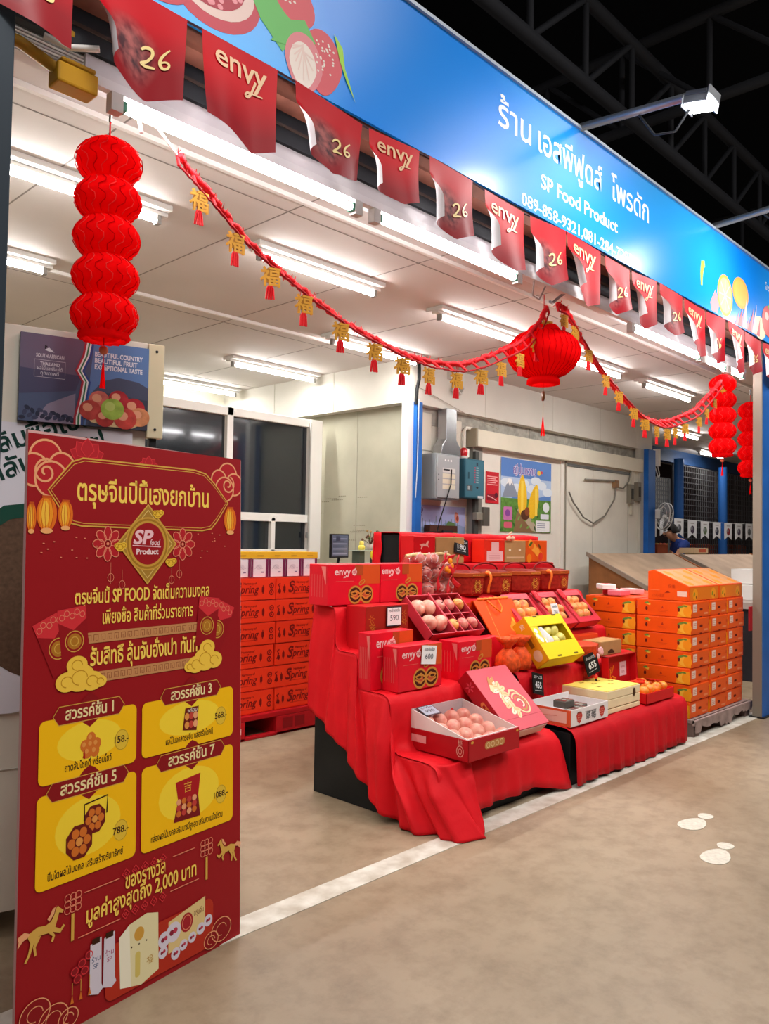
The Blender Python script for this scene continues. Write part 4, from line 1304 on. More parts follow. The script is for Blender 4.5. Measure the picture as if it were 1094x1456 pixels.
def sideA(b):
    st = stairs([p for p in prA if True])
    top = [(3.175, y, z) for y, z, d, k in st if z > .335]
    top.reverse()                                  # from the back top to the front step
    top += [(3.22, 2.62, .345), (3.29, 2.615, .345), (3.37, 2.615, .345), (3.42, 2.62, .345)]
    hemp = [(3.155, 3.60, .50), (3.145, 3.45, .41), (3.135, 3.30, .325), (3.125, 3.20, .25), (3.115, 3.07, .145), (3.12, 2.96, .06), (3.13, 2.86, .015), (3.15, 2.74, .005), (3.16, 2.60, .004), (3.21, 2.50, .004), (3.30, 2.425, .004), (3.345, 2.46, .006), (3.40, 2.60, .10)]
    def at(pl, t):
        L = [0]
        for p, q in zip(pl, pl[1:]):
            L.append(L[-1]+(Vector(q)-Vector(p)).length)
        s = t*L[-1]
        for i in range(len(pl)-1):
            if s <= L[i+1] or i == len(pl)-2:
                k = (s-L[i])/max(1e-9, L[i+1]-L[i])
                return Vector(pl[i]).lerp(Vector(pl[i+1]), min(1, k))
    def f(u, v):
        p = at(top, u).lerp(at(hemp, u**1.02), v)
        w = math.sin(40*u+1.5*v)+.6*math.sin(83*u+2.2*v+1)
        amp = (.013+.020*sstep(.2, .7, u))*min(1, v*2.5)
        out = sstep(.86, .93, u)
        p.x -= (amp*(w+1.1)+.012*math.sin(PI*v)*sstep(.3, .7, u))*(1-out)
        p.y -= (amp*.5*(w+1)+.01*v)*out
        return p
    b.grid(f, 120, 26, cloth_m)
stair_cloth('tablecloth', 'bright red cloth draped over the stepped stand and down to the floor', 3.17, 4.31, prA, lambda u: .055*(1-sstep(.75, 1, u)), .02, cloth_m, 24, flareA, sideA)
prB = [(2.545, .0), (2.545, .352), (2.962, .352), (2.962, .642), (3.232, .642), (3.232, .828), (3.442, .828), (3.442, 1.102), (3.69, 1.102)]
stair_cloth('tablecloth', 'dark red pleated cloth on the low table before the orange cartons', 4.375, 6.01, prB, lambda u: .012+.008*math.sin(9*u), .016, cloth_b, 62)

# ================================================================== CARTONS AND GIFT BOXES
ebx = M('#E0142A', .4, var=.05, vscale=9); ebd = M('#C41826', .4); eor = M('#D2501E', .45); ebr = M('#B0481E', .5)
pw = M('#F4C9C8', .45); goldw = M('#D8923A', .4, .2); hole = M('#4A1A0C', .7)
def apple_mark(A, x, y, r, L):
    A.ell(x, y, r, r*.95, pw, L, 18)
    for k in (-.45, 0, .45):
        A.stroke([(x+k*r-r*.5, y-.5*r), (x+k*r+.3*r, y+.5*r)], r*.12, ebd, L+1); A.stroke([(x+k*r+r*.5, y-.5*r), (x+k*r-.3*r, y+.5*r)], r*.12, ebd, L+1)
    A.ell(x+.35*r, y+1.15*r, .35*r, .14*r, pw, L, 10, rot=.6)
def apple_carton(label, x, y, z, w, d, h, cutout=True, text=True, burst=True, tx=.12, rz=0):
    r = thing('apple_carton', label, 'carton', (x, y, z), rz, 'red apple cartons')
    b = MB(); b.box(0, w, 0, d, 0, h, ebx)
    A = Art()
    if burst:
        A.rect(w*.62, h*.5, w-.003, h-.003, eor, 0); A.rect(w*.5, h*.72, w*.66, h-.003, ebr, 0.5)
    if text:
        A.text('envy', w*tx, h*.74, h*.24, pw, 1, al='L', w=w*.30, bold=.015)
        apple_mark(A, w*(tx+.37), h*.80, h*.085, 1)
        A.stroke([(w*(tx+.22), h*.735), (w*(tx+.20), h*.68), (w*(tx+.16), h*.67), (w*(tx+.19), h*.70)], .006, pw, 1)
        A.rect(w*(tx+.02), h*.575, w*(tx+.36), h*.585, M('#E86A60', .5), 1)
    b.front(A, 0, 0, 0)
    S2 = Art()
    for k in range(5):
        S2.rect(d*.15+d*.14*k, h*.2, d*.15+d*.14*k+.004, h*.75, M('#E05A58', .5), 1)
    S2.poly([(d*.65, h*.95), (d*.9, h*.95), (d*.9, h*.5)], M('#E87A76', .45), 1)
    b.side(S2, 0, d, 0)
    b.build('carton_body', r, bevel=.004)
    if cutout:
        A = Art(); cx, cy, q = w*.62, h*.24, h*.21
        A.ell(cx-q*.95, cy, q*1.05, q, hole, 0); A.ell(cx+q*.95, cy, q*1.05, q, hole, 0)
        for s in (-1, 1):
            A.ell(cx+s*q*.9, cy-.1*q, q*.5, q*.5, M('#C8553A', .5), 1, 16)
            A.ring(cx+s*q*.95, cy, q*1.02, q*.98, q*.22, goldw, 2)
            A.stroke([(cx-s*q*1.7, cy+q*.2), (cx-s*q*.8, cy+q*.5), (cx, cy), (cx+s*q*.8, cy-q*.5), (cx+s*q*1.7, cy-.1*q)], q*.2, goldw, 3)
            A.ell(cx+s*q*1.1, cy+.15*q, q*.45, q*.18, hole, 3); A.ring(cx+s*q*1.1, cy+.15*q, q*.45, q*.2, q*.13, goldw, 4, 16)
        A.ring(cx+q*.15, cy+q*1.45, q*.5, q*.22, q*.14, goldw, 2, 18, rot=.5)
        b = MB(); b.front(A, 0, 0, 0); b.build('gold_cutout', r)
    return r
apple_carton('red apple carton on the top step at the outer corner of the display', 3.115, 3.43, 1.108, .432, .165, .24)
apple_carton('red apple carton on the top step touching the netted apple bag', 3.555, 3.43, 1.108, .39, .165, .24, tx=.02)
c1 = apple_carton('red apple carton in front with a white price note on its face', 3.255, 2.995, .655, .375, .12, .25, tx=.08)
apple_carton('taller red apple carton standing behind the one with the price note', 3.17, 3.125, .655, .35, .10, .32)
apple_carton('red apple carton behind the tilted horse gift box', 3.80, 3.00, .655, .33, .16, .235, cutout=True, tx=.06)
apple_carton('plain red carton between the horse box carton and the orange fruit bags', 4.14, 3.125, .655, .26, .10, .215, cutout=False, text=False, burst=False)
# price note
def note(label, loc, w, h, txt, rz=0, rx=0, mat=WHITE, ink=M('#4A4E5A', .6), name='price_note', head='แอปเปิ้ล', edge=None, ry=0):
    r = thing(name, label, 'price tag', loc, rz, 'price tags', rx=rx, ry=ry)
    b = MB(); b.box(-w/2, w/2, 0, .004, 0, h, edge or mat)
    A = Art()
    if edge:
        A.rect(-w/2+.006, .006, w/2-.006, h-.006, mat, 0)
    A.text(head, 0, h*.74, h*.2, ink, 1, w=w*.7, bold=.01)
    A.text(txt, 0, h*.28, h*.42, ink, 1, w=w*.55, bold=.0)
    b.front(A, 0, 0, 0); b.build('card', r)
    return r
note('white paper price note taped on the front apple carton', (3.50, 2.985, .79), .125, .105, '600', rz=.0, ry=.1)

# red gift carton with sparkles and price card on the third step
r = thing('gift_carton', 'red gift carton with gold sparkle print and a framed price card', 'carton', (3.255, 3.26, .855))
b = MB(); b.box(0, .37, 0, .16, 0, .255, M('#C8141E', .4))
A = Art()
A.rect(.003, .07, .367, .252, M('#9E2418', .45), 0); A.rect(.0, .0, .367, .05, M('#D81A22', .4), .5)
for k in range(9):
    cx, cy = random.uniform(.03, .34), random.uniform(.10, .23)
    for j in range(6):
        t = j*PI/3
        A.stroke([(cx+.006*math.cos(t), cy+.006*math.sin(t)), (cx+.025*math.cos(t), cy+.025*math.sin(t))], .003, M('#C87A2A', .45), 1)
A.text('吉祥', .10, .06, .05, M('#8A1014', .5), 1.5, bold=.02)
b.front(A, 0, 0, 0); b.build('carton_body', r, bevel=.004)
note('framed price card on the sparkle print gift carton', (3.49, 3.25, .985), .13, .115, '590', edge=M('#2E3038', .5), head='กระเช้าของขวัญ')

# netted apple bag with ribbons
r = thing('fruit_bag', 'clear bag of netted apples tied with red ribbons on the top step', 'bag', (4.10, 3.52, 1.106))
b = MB(); b.X = None
def bagf(u, v):
    t = 2*PI*u
    w, d = .235, .075
    k = 1-.10*abs(2*v-1)**3+.03*math.sin(5*t+4*v)
    ct, s_ = math.cos(t), math.sin(t)
    return (w*k*math.copysign(abs(ct)**.5, ct), d*k*math.copysign(abs(s_)**.6, s_), .005+.29*v)
b.grid(bagf, 48, 12, FILM, closeu=True); b.build('clear_film', r)
b = MB(); rib = M('#C81420', .35)
for k, (x0, z0, x1, z1) in enumerate(((.06, .29, .0, .05), (.20, .27, .10, .02), (.10, .20, .22, .06), (.04, .24, .16, .27))):
    b.grid(lambda u, v, a=(x0, z0, x1, z1): (a[0]+(a[2]-a[0])*v+.02*u+.01*math.sin(7*v), -.088-.012*math.sin(6*v+u), a[1]+(a[3]-a[1])*v+.03*u), 3, 14, rib)
for k in range(7):
    b.ball((.12+.03*math.cos(k*1.3), -.09, .22+.035*math.sin(k*1.9)), .018, M('#E88A1E', .45), 8, (1, .5, 1))
b.build('ribbon', r, solid=.002)
b = MB(); b.tube([(-.22, 0, .285), (-.12, -.03, .298), (.0, .02, .292), (.12, -.02, .30), (.23, 0, .288)], .012, M('#C8B07A', .6), 8); b.build('bag_fold', r)
def apple_mesh(name, c1, c2, R=.04, stem=True, foam=False):
    b = MB()
    m = M(c1, .35, var=.1, vscale=30, var2=c2)
    prof = []
    for i in range(15):
        t = PI*i/14
        rr = math.sin(t)*(1+.10*math.cos(t))
        z = -math.cos(t)*.92
        z -= .22*math.exp(-(rr/.30)**2)*(1 if t > PI/2 else -.7)
        prof.append((max(rr, .001)*R, z*R))
    b.lathe(prof, m, 20)
    if stem:
        b.tube([(0, 0, R*.62), (R*.08, 0, R*1.05)], R*.06, M('#5A3A1C', .7), 5)
    if foam:
        for k in range(6):
            t = 2*PI*k/6
            b.tube([(R*1.02*math.sin(.6+1.6*j/6)*math.cos(t+.12*(j % 2)), R*1.04*math.sin(.6+1.6*j/6)*math.sin(t+.12*(j % 2)), -R*math.cos(.6+1.6*j/6)) for j in range(7)], R*.045, M('#D8BFC0', .6), 4)
    return b.build(name)
ap = tag(apple_mesh('apple', '#A82A32', '#D8887A', .058, True, True), 'foam netted red apple in the clear bag', 'apple', 'netted apples in the clear bag')
spots = [(-.15, .06), (-.04, .058), (.09, .058), (.18, .07), (-.16, .175), (-.05, .165), (.07, .175), (.17, .19), (-.11, .255), (.02, .25)]
for i, (x, z) in enumerate(spots):
    o = ap if i == 0 else ap.copy()
    if i: COL.objects.link(o)
    o.location = (4.10+x, 3.51-(.02 if i % 3 == 1 else 0), 1.108+z); o.rotation_euler = (1.2+.4*math.sin(i*2), .5*math.cos(i*3), i)

# tilted two-part apple tray on the third step
def tilted(name, label, cat, loc, ang, w, L, d, mat, group=None, rz=0, inner=None):
    """open tray leaning back: local x width, y up the slope, z out of the tray"""
    r = thing(name, label, cat, loc, rz, group, rx=ang)
    b = MB(); t = .008
    b.box(0, w, 0, L, 0, t, inner or mat)
    b.box(0, w, 0, t, 0, d, mat); b.box(0, w, L-t, L, 0, d, mat); b.box(0, t, 0, L, 0, d, mat); b.box(w-t, w, 0, L, 0, d, mat)
    b.build('tray_body', r, bevel=.002)
    return r
pinkm = M('#C23A48', .4); inn = M('#7A1A22', .6)
tr = tilted('fruit_tray', 'tilted pink tray of peaches and apples in partitions on the third step', 'tray', (3.735, 3.205, .868), math.radians(44), .53, .325, .075, pinkm, inner=inn)
b = MB(); b.box(.22, .235, 0, .335, .008, .08, pinkm); b.box(.235, .53, .16, .168, .008, .06, pinkm)
for x in (.333, .432):
    b.box(x-.004, x+.004, .008, .328, .008, .06, pinkm)
b.build('divider', tr)
peach = tag(apple_mesh('peach', '#E88474', '#F4BEA6', .052, False), 'large pink peach in the left compartment of the tilted pink tray', 'peach', 'four peaches in the pink tray')
for i, (x, y) in enumerate(((.062, .235), (.158, .23), (.062, .11), (.16, .10))):
    o = peach if i == 0 else peach.copy()
    if i: COL.objects.link(o)
    o.location = local(tr, (x, y, .058)); o.rotation_euler = (1.1, .3*i, i)
    o['label'] = ['large pink peach in the partitioned tray, upper row outermost', 'large pink peach in the partitioned tray, upper row by the divider', 'large pink peach in the partitioned tray, lower row outermost', 'large pink peach in the partitioned tray, lower row by the divider'][i]
a2 = tag(apple_mesh('apple', '#C4434A', '#E8A08A', .042), 'red apple in a square of the tilted pink tray', 'apple', 'six apples in the pink tray')
a3 = apple_mesh('apple', '#D8622E', '#F0C46A', .042)
n = 0
for j, y in enumerate((.245, .08)):
    for i, x in enumerate((.284, .383, .48)):
        src = a3 if (i, j) in ((2, 0), (0, 1)) else a2
        o = src if (src is a2 and n == 0) else (src if (src is a3 and (i, j) == (2, 0)) else src.copy())
        if o.name not in COL.objects: COL.objects.link(o)
        tag(o, '%s apple in the %s row of the pink partitioned tray, %s from the divider' % ('yellow red' if src is a3 else 'red', ['upper', 'lower'][j], ORD[i]), 'apple', 'six apples in the pink tray')
        o.location = local(tr, (x, y, .05)); o.rotation_euler = (.85+.1*i, .15*j, i*.7)
        n += 1

# orange tent-shaped gift bag
r = thing('gift_bag', 'orange gift bag lying open like a tent beside the pink apple tray', 'bag', (4.37, 3.25, .835))
b = MB(); go = M('#F0500E', .42); go2 = M('#D8480C', .45)
for (p, q) in (((0, -.055, 0), (0, .085, .255)), ((0, .205, 0), (0, .095, .255))):
    y0, y1 = p[1], q[1]
    b.add([(0.06, y0, 0), (.47, y0, 0), (.455, y1, .255), (0.0, y1, .255), (.06, y0+.01, 0), (.47, y0+.01, 0), (.455, y1+.01, .255), (0, y1+.01, .255)], [(0, 1, 2, 3), (7, 6, 5, 4), (0, 3, 7, 4), (1, 5, 6, 2), (3, 2, 6, 7), (0, 4, 5, 1)], go)
b.add([(.455, -.05, 0), (.455, .20, 0), (.44, .09, .25), (.13, -.045, .004), (.13, .19, .004), (.09, .09, .24)], [(0, 1, 2), (3, 4, 5)], M('#4A140A', .8))  # dark triangles across both ends paint in the shade inside the bag
A = Art(); A.stroke([(.13, .02), (.12, .26)], .004, M('#F8A050', .5), 1)
for dx, dy, q in ((.35, .09, .032), (.32, .07, .026), (.38, .075, .024)):
    A.ell(dx, dy, q, q, M('#F68A20', .5), 1)
A.ell(.36, .13, .012, .02, M('#F8A83A', .5), 2, rot=.4)
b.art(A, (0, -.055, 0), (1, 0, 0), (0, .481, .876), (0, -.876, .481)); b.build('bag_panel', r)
b = MB(); b.tube([(.15, .08, .25), (.16, .04, .22), (.22, .01, .17), (.26, .03, .2), (.27, .07, .25)], .006, M('#F47A1E', .5), 6)
for k in range(6):
    b.ball((.08+.06*k, .09, .262), .022, M('#F47A2A', .55), 8, (1.5, .7, .5))
b.build('handle_cord', r)
r = thing('gift_bag', 'orange gift bag standing half hidden behind the pink apple tray', 'bag', (4.30, 3.36, .835))
b = MB(); b.box(0, .06, 0, .07, 0, .24, M('#D8401A', .5)); b.build('bag_panel', r)

# three pink trays with orange fruit
ft = [(4.76, 'nearest the orange tent bag'), (5.14, 'in the middle, behind the yellow box'), (5.50, 'nearest the orange cartons')]
mg = apple_mesh('peach', '#E86A3A', '#F4B45A', .046, False)
first = True
for i, (x, lab) in enumerate(ft):
    t_ = tilted('fruit_tray', 'tilted pink gift tray of orange fruit, %s' % lab, 'tray', (x, 3.22, .836), math.radians(45), .33, .315, .07, M('#D83848', .4), 'pink gift trays on the third step', inner=M('#A82434', .5))
    A = Art(); A.rect(0, 0, .33, .05, M('#D02A3C', .4), 0); A.rect(0, .265, .33, .315, M('#E0505C', .4), 0)
    A.poly([(0, .05), (.06, .05), (.02, .265), (0, .265)], M('#C82838', .4), 0); A.poly([(.27, .05), (.33, .05), (.33, .265), (.31, .265)], M('#C82838', .4), 0)
    b = MB(); b.art(A, (0, 0, .075), (1, 0, 0), (0, 1, 0), (0, 0, 1)); b.build('cover_frame', t_)
    b = MB(); b.add([(.04, .03, .088), (.30, .03, .088), (.30, .28, .088), (.04, .28, .088)], [(0, 1, 2, 3)], FILM); b.build('clear_film', t_)
    if i:
        b = MB()
        for q in range(4):
            b.ball((.01+.02*(q % 2), .25+.035*(q//2), .095), .03, M('#C01022', .4), 8, (.8, 1.2, .4))
        b.tube([(.02, .28, .095), (.0, .2, .1), (.02, .12, .095)], .008, M('#C01022', .4), 6); b.build('ribbon', t_)
    k = 0
    for j, y in enumerate((.085, .155, .225)):
        for q, xx in enumerate((.11, .19, .26) if j % 2 else (.13, .22)):
            o = mg if first else mg.copy()
            if not first: COL.objects.link(o)
            first = False
            tag(o, 'orange fruit in the pink tray %s, %s up' % (lab, ORD[k]), 'fruit', 'orange fruit in the pink gift trays')
            o.location = local(t_, (xx, y, .045)); o.rotation_euler = (i, j, q); k += 1
note('small white price tag standing between the pink trays', (5.0, 3.06, .955), .085, .11, '350', rx=-.3, head='ของขวัญ')

# ------------------------------------------------------------------ round gift baskets
bk = M('#B02C1E', .45, var=.35, vscale=45, var2='#8A1A14'); bkd = M('#7A1610', .6)
def basket(x, label, ribbon):
    r = thing('gift_basket', label, 'basket', (x, 3.60, 1.108), group='red eight-sided gift baskets')
    O8 = Matrix.Rotation(PI/8, 4, 'Z')
    b = MB(); b.X = O8; b.lathe([(.001, 0), (.158, 0), (.176, .02), (.182, .14), (.182, .155), (.165, .155), (.16, .12), (.001, .12)], bk, 8, smooth=False)
    b.build('basket_body', r)
    b = MB(); b.X = O8; b.lathe([(.184, .135), (.190, .137), (.190, .162), (.178, .164)], M('#A8481E', .45), 8, smooth=False); b.X = None
    A = Art()
    for k in range(11):
        A.ell(-.06+.012*k, .15, .004, .004, GOLD, 0, 8)
    b.art(A, (0, -.176, 0), (1, 0, 0), (0, 0, 1), (0, -1, 0)); b.build('rim', r)
    A = Art(); A.ring(0, .07, .030, .030, .005, GOLD, 0); A.ring(0, .07, .018, .018, .005, GOLD, 0, 14)
    for k in range(6):
        A.ring(.036*math.cos(k*PI/3), .07+.036*math.sin(k*PI/3), .010, .010, .003, GOLD, .5, 8)
    for k in range(16):
        A.ell(-.062+.124*((k*7) % 16)/15, .015+.1*((k*5) % 16)/15, .004, .003, M('#C87A30', .45), 0, 6)
    b = MB()
    b.art(A, (0, -.169, 0), (1, 0, 0), (0, 0, 1), (0, -1, 0), .002); b.build('gold_print', r)
    b = MB(); b.tube([(.16*math.cos(t), .02, .14+.085*math.sin(t)**.6 if math.sin(t) > 0 else .14) for t in [PI*k/14 for k in range(15)]], .007, bkd, 6); b.build('handle', r)
    b = MB(); b.X = O8; b.lathe([(.16, .160), (.14, .175), (.06, .18), (.001, .18)], bkd, 8, smooth=False); b.build('lid', r)
    if ribbon:
        b = MB(); o_ = M('#F07A2E', .45)
        b.grid(lambda u, v: (-.19+.03*u+.004*math.sin(8*v), -.15-.012*math.sin(5*v), .165-.15*v), 3, 12, o_)
        b.ball((-.17, -.13, .16), .02, o_, 8, (1.4, .7, .8)); b.build('ribbon', r, solid=.002)
    return r
for i, x in enumerate((4.545, 4.885, 5.275, 5.70)):
    basket(x, 'red eight-sided gift basket, %s' % ['touching the netted apple bag', 'second from the netted apple bag, with orange ribbon', 'third from the netted apple bag, plain', 'at the far end of its row, with orange ribbon'][i], i in (1, 3))

# ------------------------------------------------------------------ small boxes on the low riser
kraft = M('#B58A58', .7, var=.08, vscale=12)
def small_box(name, label, x, w, h, d, mat, A=None, cat='box', y=3.715, z=1.333, extra=None):
    b = MB(); b.box(x, x+w, y, y+d, z, z+h, mat)
    if A: b.front(A, x, y, z)
    if extra: extra(b)
    return tag(b.build(name, bevel=.004), label, cat, 'small boxes on the back riser')
A = Art()
horse_s = [(-.5, .1), (-.2, .2), (.1, .15), (.3, .4), (.42, .55), (.7, .4), (.5, .3), (.45, 0), (.6, -.3), (.4, -.15), (0, -.12), (-.3, -.15), (-.5, -.5), (-.6, -.45), (-.5, -.1), (-.8, .05)]
A.poly([(.12+p[0]*.075, .13+p[1]*.06) for p in horse_s], M('#F0B0A0', .5), 1)
A.rect(.05, .0, .17, .06, M('#F0C8C4', .5), 1); A.text('福禄', .11, .022, .022, DRED, 2)
small_box('gift_box', 'small red gift box with a pale horse print on the back riser', 4.175, .235, .195, .12, M('#D8141E', .4), A)
A = Art(); A.rect(.09, .06, .135, .09, M('#F0DCC0', .5), 1)
small_box('kraft_box', 'brown kraft box behind the tilted black price card', 4.42, .325, .19, .12, kraft, A)
A = Art(); A.rect(.03, .01, .245, .09, M('#F2C0C0', .5), 1); A.rect(.09, .085, .19, .16, M('#F2C0C0', .5), 1)
for k in range(4):
    A.rect(.06, .025+.015*k, .21, .028+.015*k, M('#D88A8A', .5), 2)
small_box('gift_box', 'small orange red box with a white paper slip on the back riser', 5.0, .27, .18, .12, M('#E8301C', .4), A)
A = Art(); A.rect(.05, .09, .08, .105, M('#F4E4C8', .5), 1); A.rect(.19, .09, .22, .105, M('#F4E4C8', .5), 1); A.rect(.02, .03, .27, .045, M('#D8B48A', .6), 1)
def bow(b):
    for s in (-1, 1):
        b.ball((5.33+.03*s, 3.70, 1.525), .022, M('#F0C4A8', .5), 8, (1.2, .6, .8))
    b.tube([(5.33, 3.70, 1.52), (5.31, 3.70, 1.56), (5.34, 3.70, 1.575)], .008, M('#F0C4A8', .5), 6)
small_box('kraft_box', 'brown kraft box with cream ribbon between red and fruit print boxes', 5.275, .29, .175, .12, kraft, A, extra=bow)
A = Art()
for k in range(12):
    A.ell(.05+.2*((k*5) % 12)/12, .03+.13*((k*7) % 12)/12, .034, .036, M(['#F08A1E', '#E8741A', '#F4A83A'][k % 3], .5), 1+.1*k, 16)
A.ell(.22, .045, .035, .035, M('#E8402A', .5), 3); A.ell(.07, .15, .03, .014, M('#4A6A2A', .5), 3, 12, rot=.6); A.ell(.2, .13, .028, .012, M('#7A4A1A', .5), 3, 12, rot=-.7)
small_box('fruit_print_box', 'box printed all over with mandarins at the end of the back riser', 5.57, .32, .18, .12, M('#E85A14', .45), A)
def chalk(label, loc, w, h, txt, rz=0, rx=-.15, ry=0.0, head='', clip=True):
    r = thing('price_board', label, 'price tag', loc, rz, 'black price boards', rx=rx, ry=ry)
    b = MB(); b.box(-w/2, w/2, 0, .006, 0, h, M('#16181A', .5))
    A = Art(); wh = M('#D8D8DA', .6)
    A.text(txt, 0, h*.30, h*.42, wh, 1, w=w*.6, bold=.02)
    if head: A.text(head, 0, h*.74, h*.2, wh, 1, w=w*.75)
    A.stroke([(-w*.35, h*.16), (w*.3, h*.2)], .003, wh, 1)
    b.front(A, 0, 0, 0); b.build('board', r)
    if clip:
        b = MB(); b.ball((0, -.004, -.02), .016, M('#E84030', .5), 8); b.tube([(0, .0, .0), (0, -.002, -.06)], .008, DARK, 6); b.build('clip', r)
    return r
chalk('black price board leaning on the kraft box at the back', (4.70, 3.70, 1.40), .17, .12, '180', ry=.18, rx=-.2, head='แอปเปิ้ล', clip=False)

# ------------------------------------------------------------------ second step
r = thing('fruit_box', 'yellow tilted fruit box with a window over pale yellow pears', 'box', (4.58, 2.955, .652), 0.0, rx=math.radians(52))
b = MB(); yb = M('#F2D40E', .4); yo = M('#E8A018', .45)
W_, L_, D_ = .46, .335, .12
b.box(0, W_, 0, L_, 0, .006, yb)
b.box(0, W_, 0, .006, 0, D_, yb); b.box(0, W_, L_-.006, L_, 0, D_, yb); b.box(0, .006, 0, L_, 0, D_, yo); b.box(W_-.006, W_, 0, L_, 0, D_, yb)
b.box(0, W_, 0, .125, D_-.006, D_, yb); b.box(0, W_, .255, L_, D_-.006, D_, yb); b.box(0, .09, .125, .255, D_-.006, D_, yb); b.box(W_-.04, W_, .125, .255, D_-.006, D_, yb)
A = Art()
for x, y in ((.12, .012), (.33, .012), (.10, .322), (.34, .322)):
    A.rect(x, y, x+.05, y+.012, M('#6A5A14', .6), 1)
for x, y in ((.03, .18), (.05, .15), (.04, .22)):
    A.ell(x, y, .02, .02, M('#F0F0E8', .5), 1, 12)
A.text('ไป๋หลี่', .05, .16, .04, M('#D8D8C8', .5), 2)
b.art(A, (0, 0, D_), (1, 0, 0), (0, 1, 0), (0, 0, 1))
A = Art(); A.rect(.12, .045, .21, .075, M('#8A5A10', .7), 1); A.ell(.27, .06, .04, .035, M('#F0C8A0', .5), 1); A.text('梨', .05, .05, .04, M('#F0F0E0', .5), 1)
b.art(A, (0, L_, 0), (0, -1, 0), (0, 0, 1), (-1, 0, 0))
b.build('box_body', r, bevel=.003)
b = MB(); b.X = None
b.grid(lambda u, v: (.10+.10*u, .13+.12*v, .095+.02*math.sin(7*u+5*v)), 6, 6, WHITE); b.build('wrapping_paper', r)
pe = tag(apple_mesh('pear', '#D8C84A', '#F0E890', .045), 'pale yellow pear in the yellow box window', 'pear', 'pears in the yellow box')
for i, (x, y) in enumerate(((.20, .17), (.28, .15), (.36, .17), (.24, .23), (.33, .235), (.13, .15))):
    o = pe if i == 0 else pe.copy()
    if i: COL.objects.link(o)
    o['label'] = 'pale yellow pear in the yellow box window, %s' % ['beside the white paper', 'lower middle', 'lower row at the outer edge', 'upper row beside the paper', 'upper row at the outer edge', 'half under the white paper'][i]
    o.location = local(r, (x, y, .062)); o.rotation_euler = (.9, .2*i, i)
# orange mesh fruit bags
og_m = M('#E2531E', .6, var=.3, vscale=40, bump=.5, bscale=60)
def gbag(x, y, label, s, ph):
    r = thing('mesh_bag', label, 'bag', (x, y, .648), ph, 'orange mesh bags')
    b = MB()
    b.lathe([(.01, 0), (.08*s, .005), (.10*s, .05), (.09*s, .10), (.05*s, .14), (.022, .155)], og_m, 28, rf=lambda t, f: 1+.10*math.sin(4*t+ph)+.05*math.sin(9*t+5*f))
    b.build('filled_bag', r)
    b = MB(); b.lathe([(.02, .152), (.03, .17), (.055, .20), (.065, .225)], og_m, 20, rf=lambda t, f: 1+.3*f*math.sin(5*t+ph)); b.build('gathered_top', r, solid=.003)
gbag(4.345, 3.03, 'orange mesh fruit bag nearest the horse gift box', .78, .4); gbag(4.50, 3.035, 'orange mesh fruit bag touching the yellow box', .72, 2.1)
# orange basket, kraft box
r = thing('gift_basket', 'orange printed round box beside the brown kraft box on the second step', 'basket', (5.27, 3.09, .648))
b = MB(); b.lathe([(.001, 0), (.175, 0), (.185, .02), (.19, .105), (.18, .11), (.001, .11)], M('#D84A1A', .45, var=.3, vscale=50, var2='#B83018'), 8, smooth=False)
A = Art(); A.ring(.0, .055, .022, .022, .004, GOLD, 1); A.ell(.0, .055, .008, .008, GOLD, 1)
b.art(A, (0, -.172, 0), (1, 0, 0), (0, 0, 1), (0, -1, 0), .002); b.build('basket_body', r)
b = MB()
for k in range(7):
    b.ball((.10+.03*math.cos(k*1.9), -.165, .045+.025*math.sin(k*2.3)), .02, M('#F2B8C0', .5), 8, (1, .35, 1))
b.build('pink_bow', r)
b = MB(); b.box(5.50, 5.82, 2.985, 3.15, .648, .755, kraft)
A = Art(); A.rect(.10, .012, .20, .03, M('#4A2A18', .7), 1); A.ell(.15, .03, .03, .012, M('#4A2A18', .7), 1)
b.front(A, 5.50, 2.985, .648); tag(b.build('kraft_box', bevel=.005), 'brown kraft box with a dark hand hole on the second step', 'box')
b = MB(); b.box(5.40, 5.75, 3.15, 3.22, .648, .79, M('#D8401A', .45)); tag(b.build('gift_box', bevel=.005), 'orange red box standing behind the brown kraft box', 'box')

# ------------------------------------------------------------------ first step
# peach tray
r = thing('peach_tray', 'red tray with white slanted lining full of pink peaches, overhanging the front', 'tray', (3.325, 2.555, .349))
b = MB(); rt_ = M('#B5121E', .4); TW, TD = .465, .415
b.box(0, TW, 0, .006, 0, .115, rt_); b.box(0, TW, TD-.006, TD, 0, .115, rt_); b.box(0, .006, 0, TD, 0, .115, rt_); b.box(TW-.006, TW, 0, TD, 0, .115, rt_); b.box(0, TW, 0, TD, 0, .006, rt_)
A = Art(); A.rect(.14, .045, .32, .085, M('#C98A4A', .4, .2), 1, .018)
for k in range(4):
    A.ring(.17+.04*k, .065, .014, .014, .004, M('#F0D8A8', .4), 2, 10)
A.ell(.03, .1, .012, .008, GOLD, 1, 8); A.ell(.44, .1, .012, .008, GOLD, 1, 8)
b.front(A, 0, 0, 0)
A = Art(); A.rect(.02, .045, .125, .085, M('#E8A8A8', .5), 1); A.ring(.36, .05, .022, .028, .004, M('#E8B0A0', .45), 1); A.ring(.36, .05, .010, .014, .003, M('#E8B0A0', .45), 1); A.text('桃', .36, .085, .03, M('#E8B0A0', .45), 1)
b.side(A, 0, TD, 0)
b.build('tray_body', r, bevel=.003)
b = MB(); wl = M('#F0E4E2', .5)
b.prism([(.008, .113), (TD-.008, .215), (TD-.008, .03), (.008, .03)], .007, .013, wl, 'x'); b.prism([(.008, .113), (TD-.008, .215), (TD-.008, .03), (.008, .03)], TW-.013, TW-.007, wl, 'x')
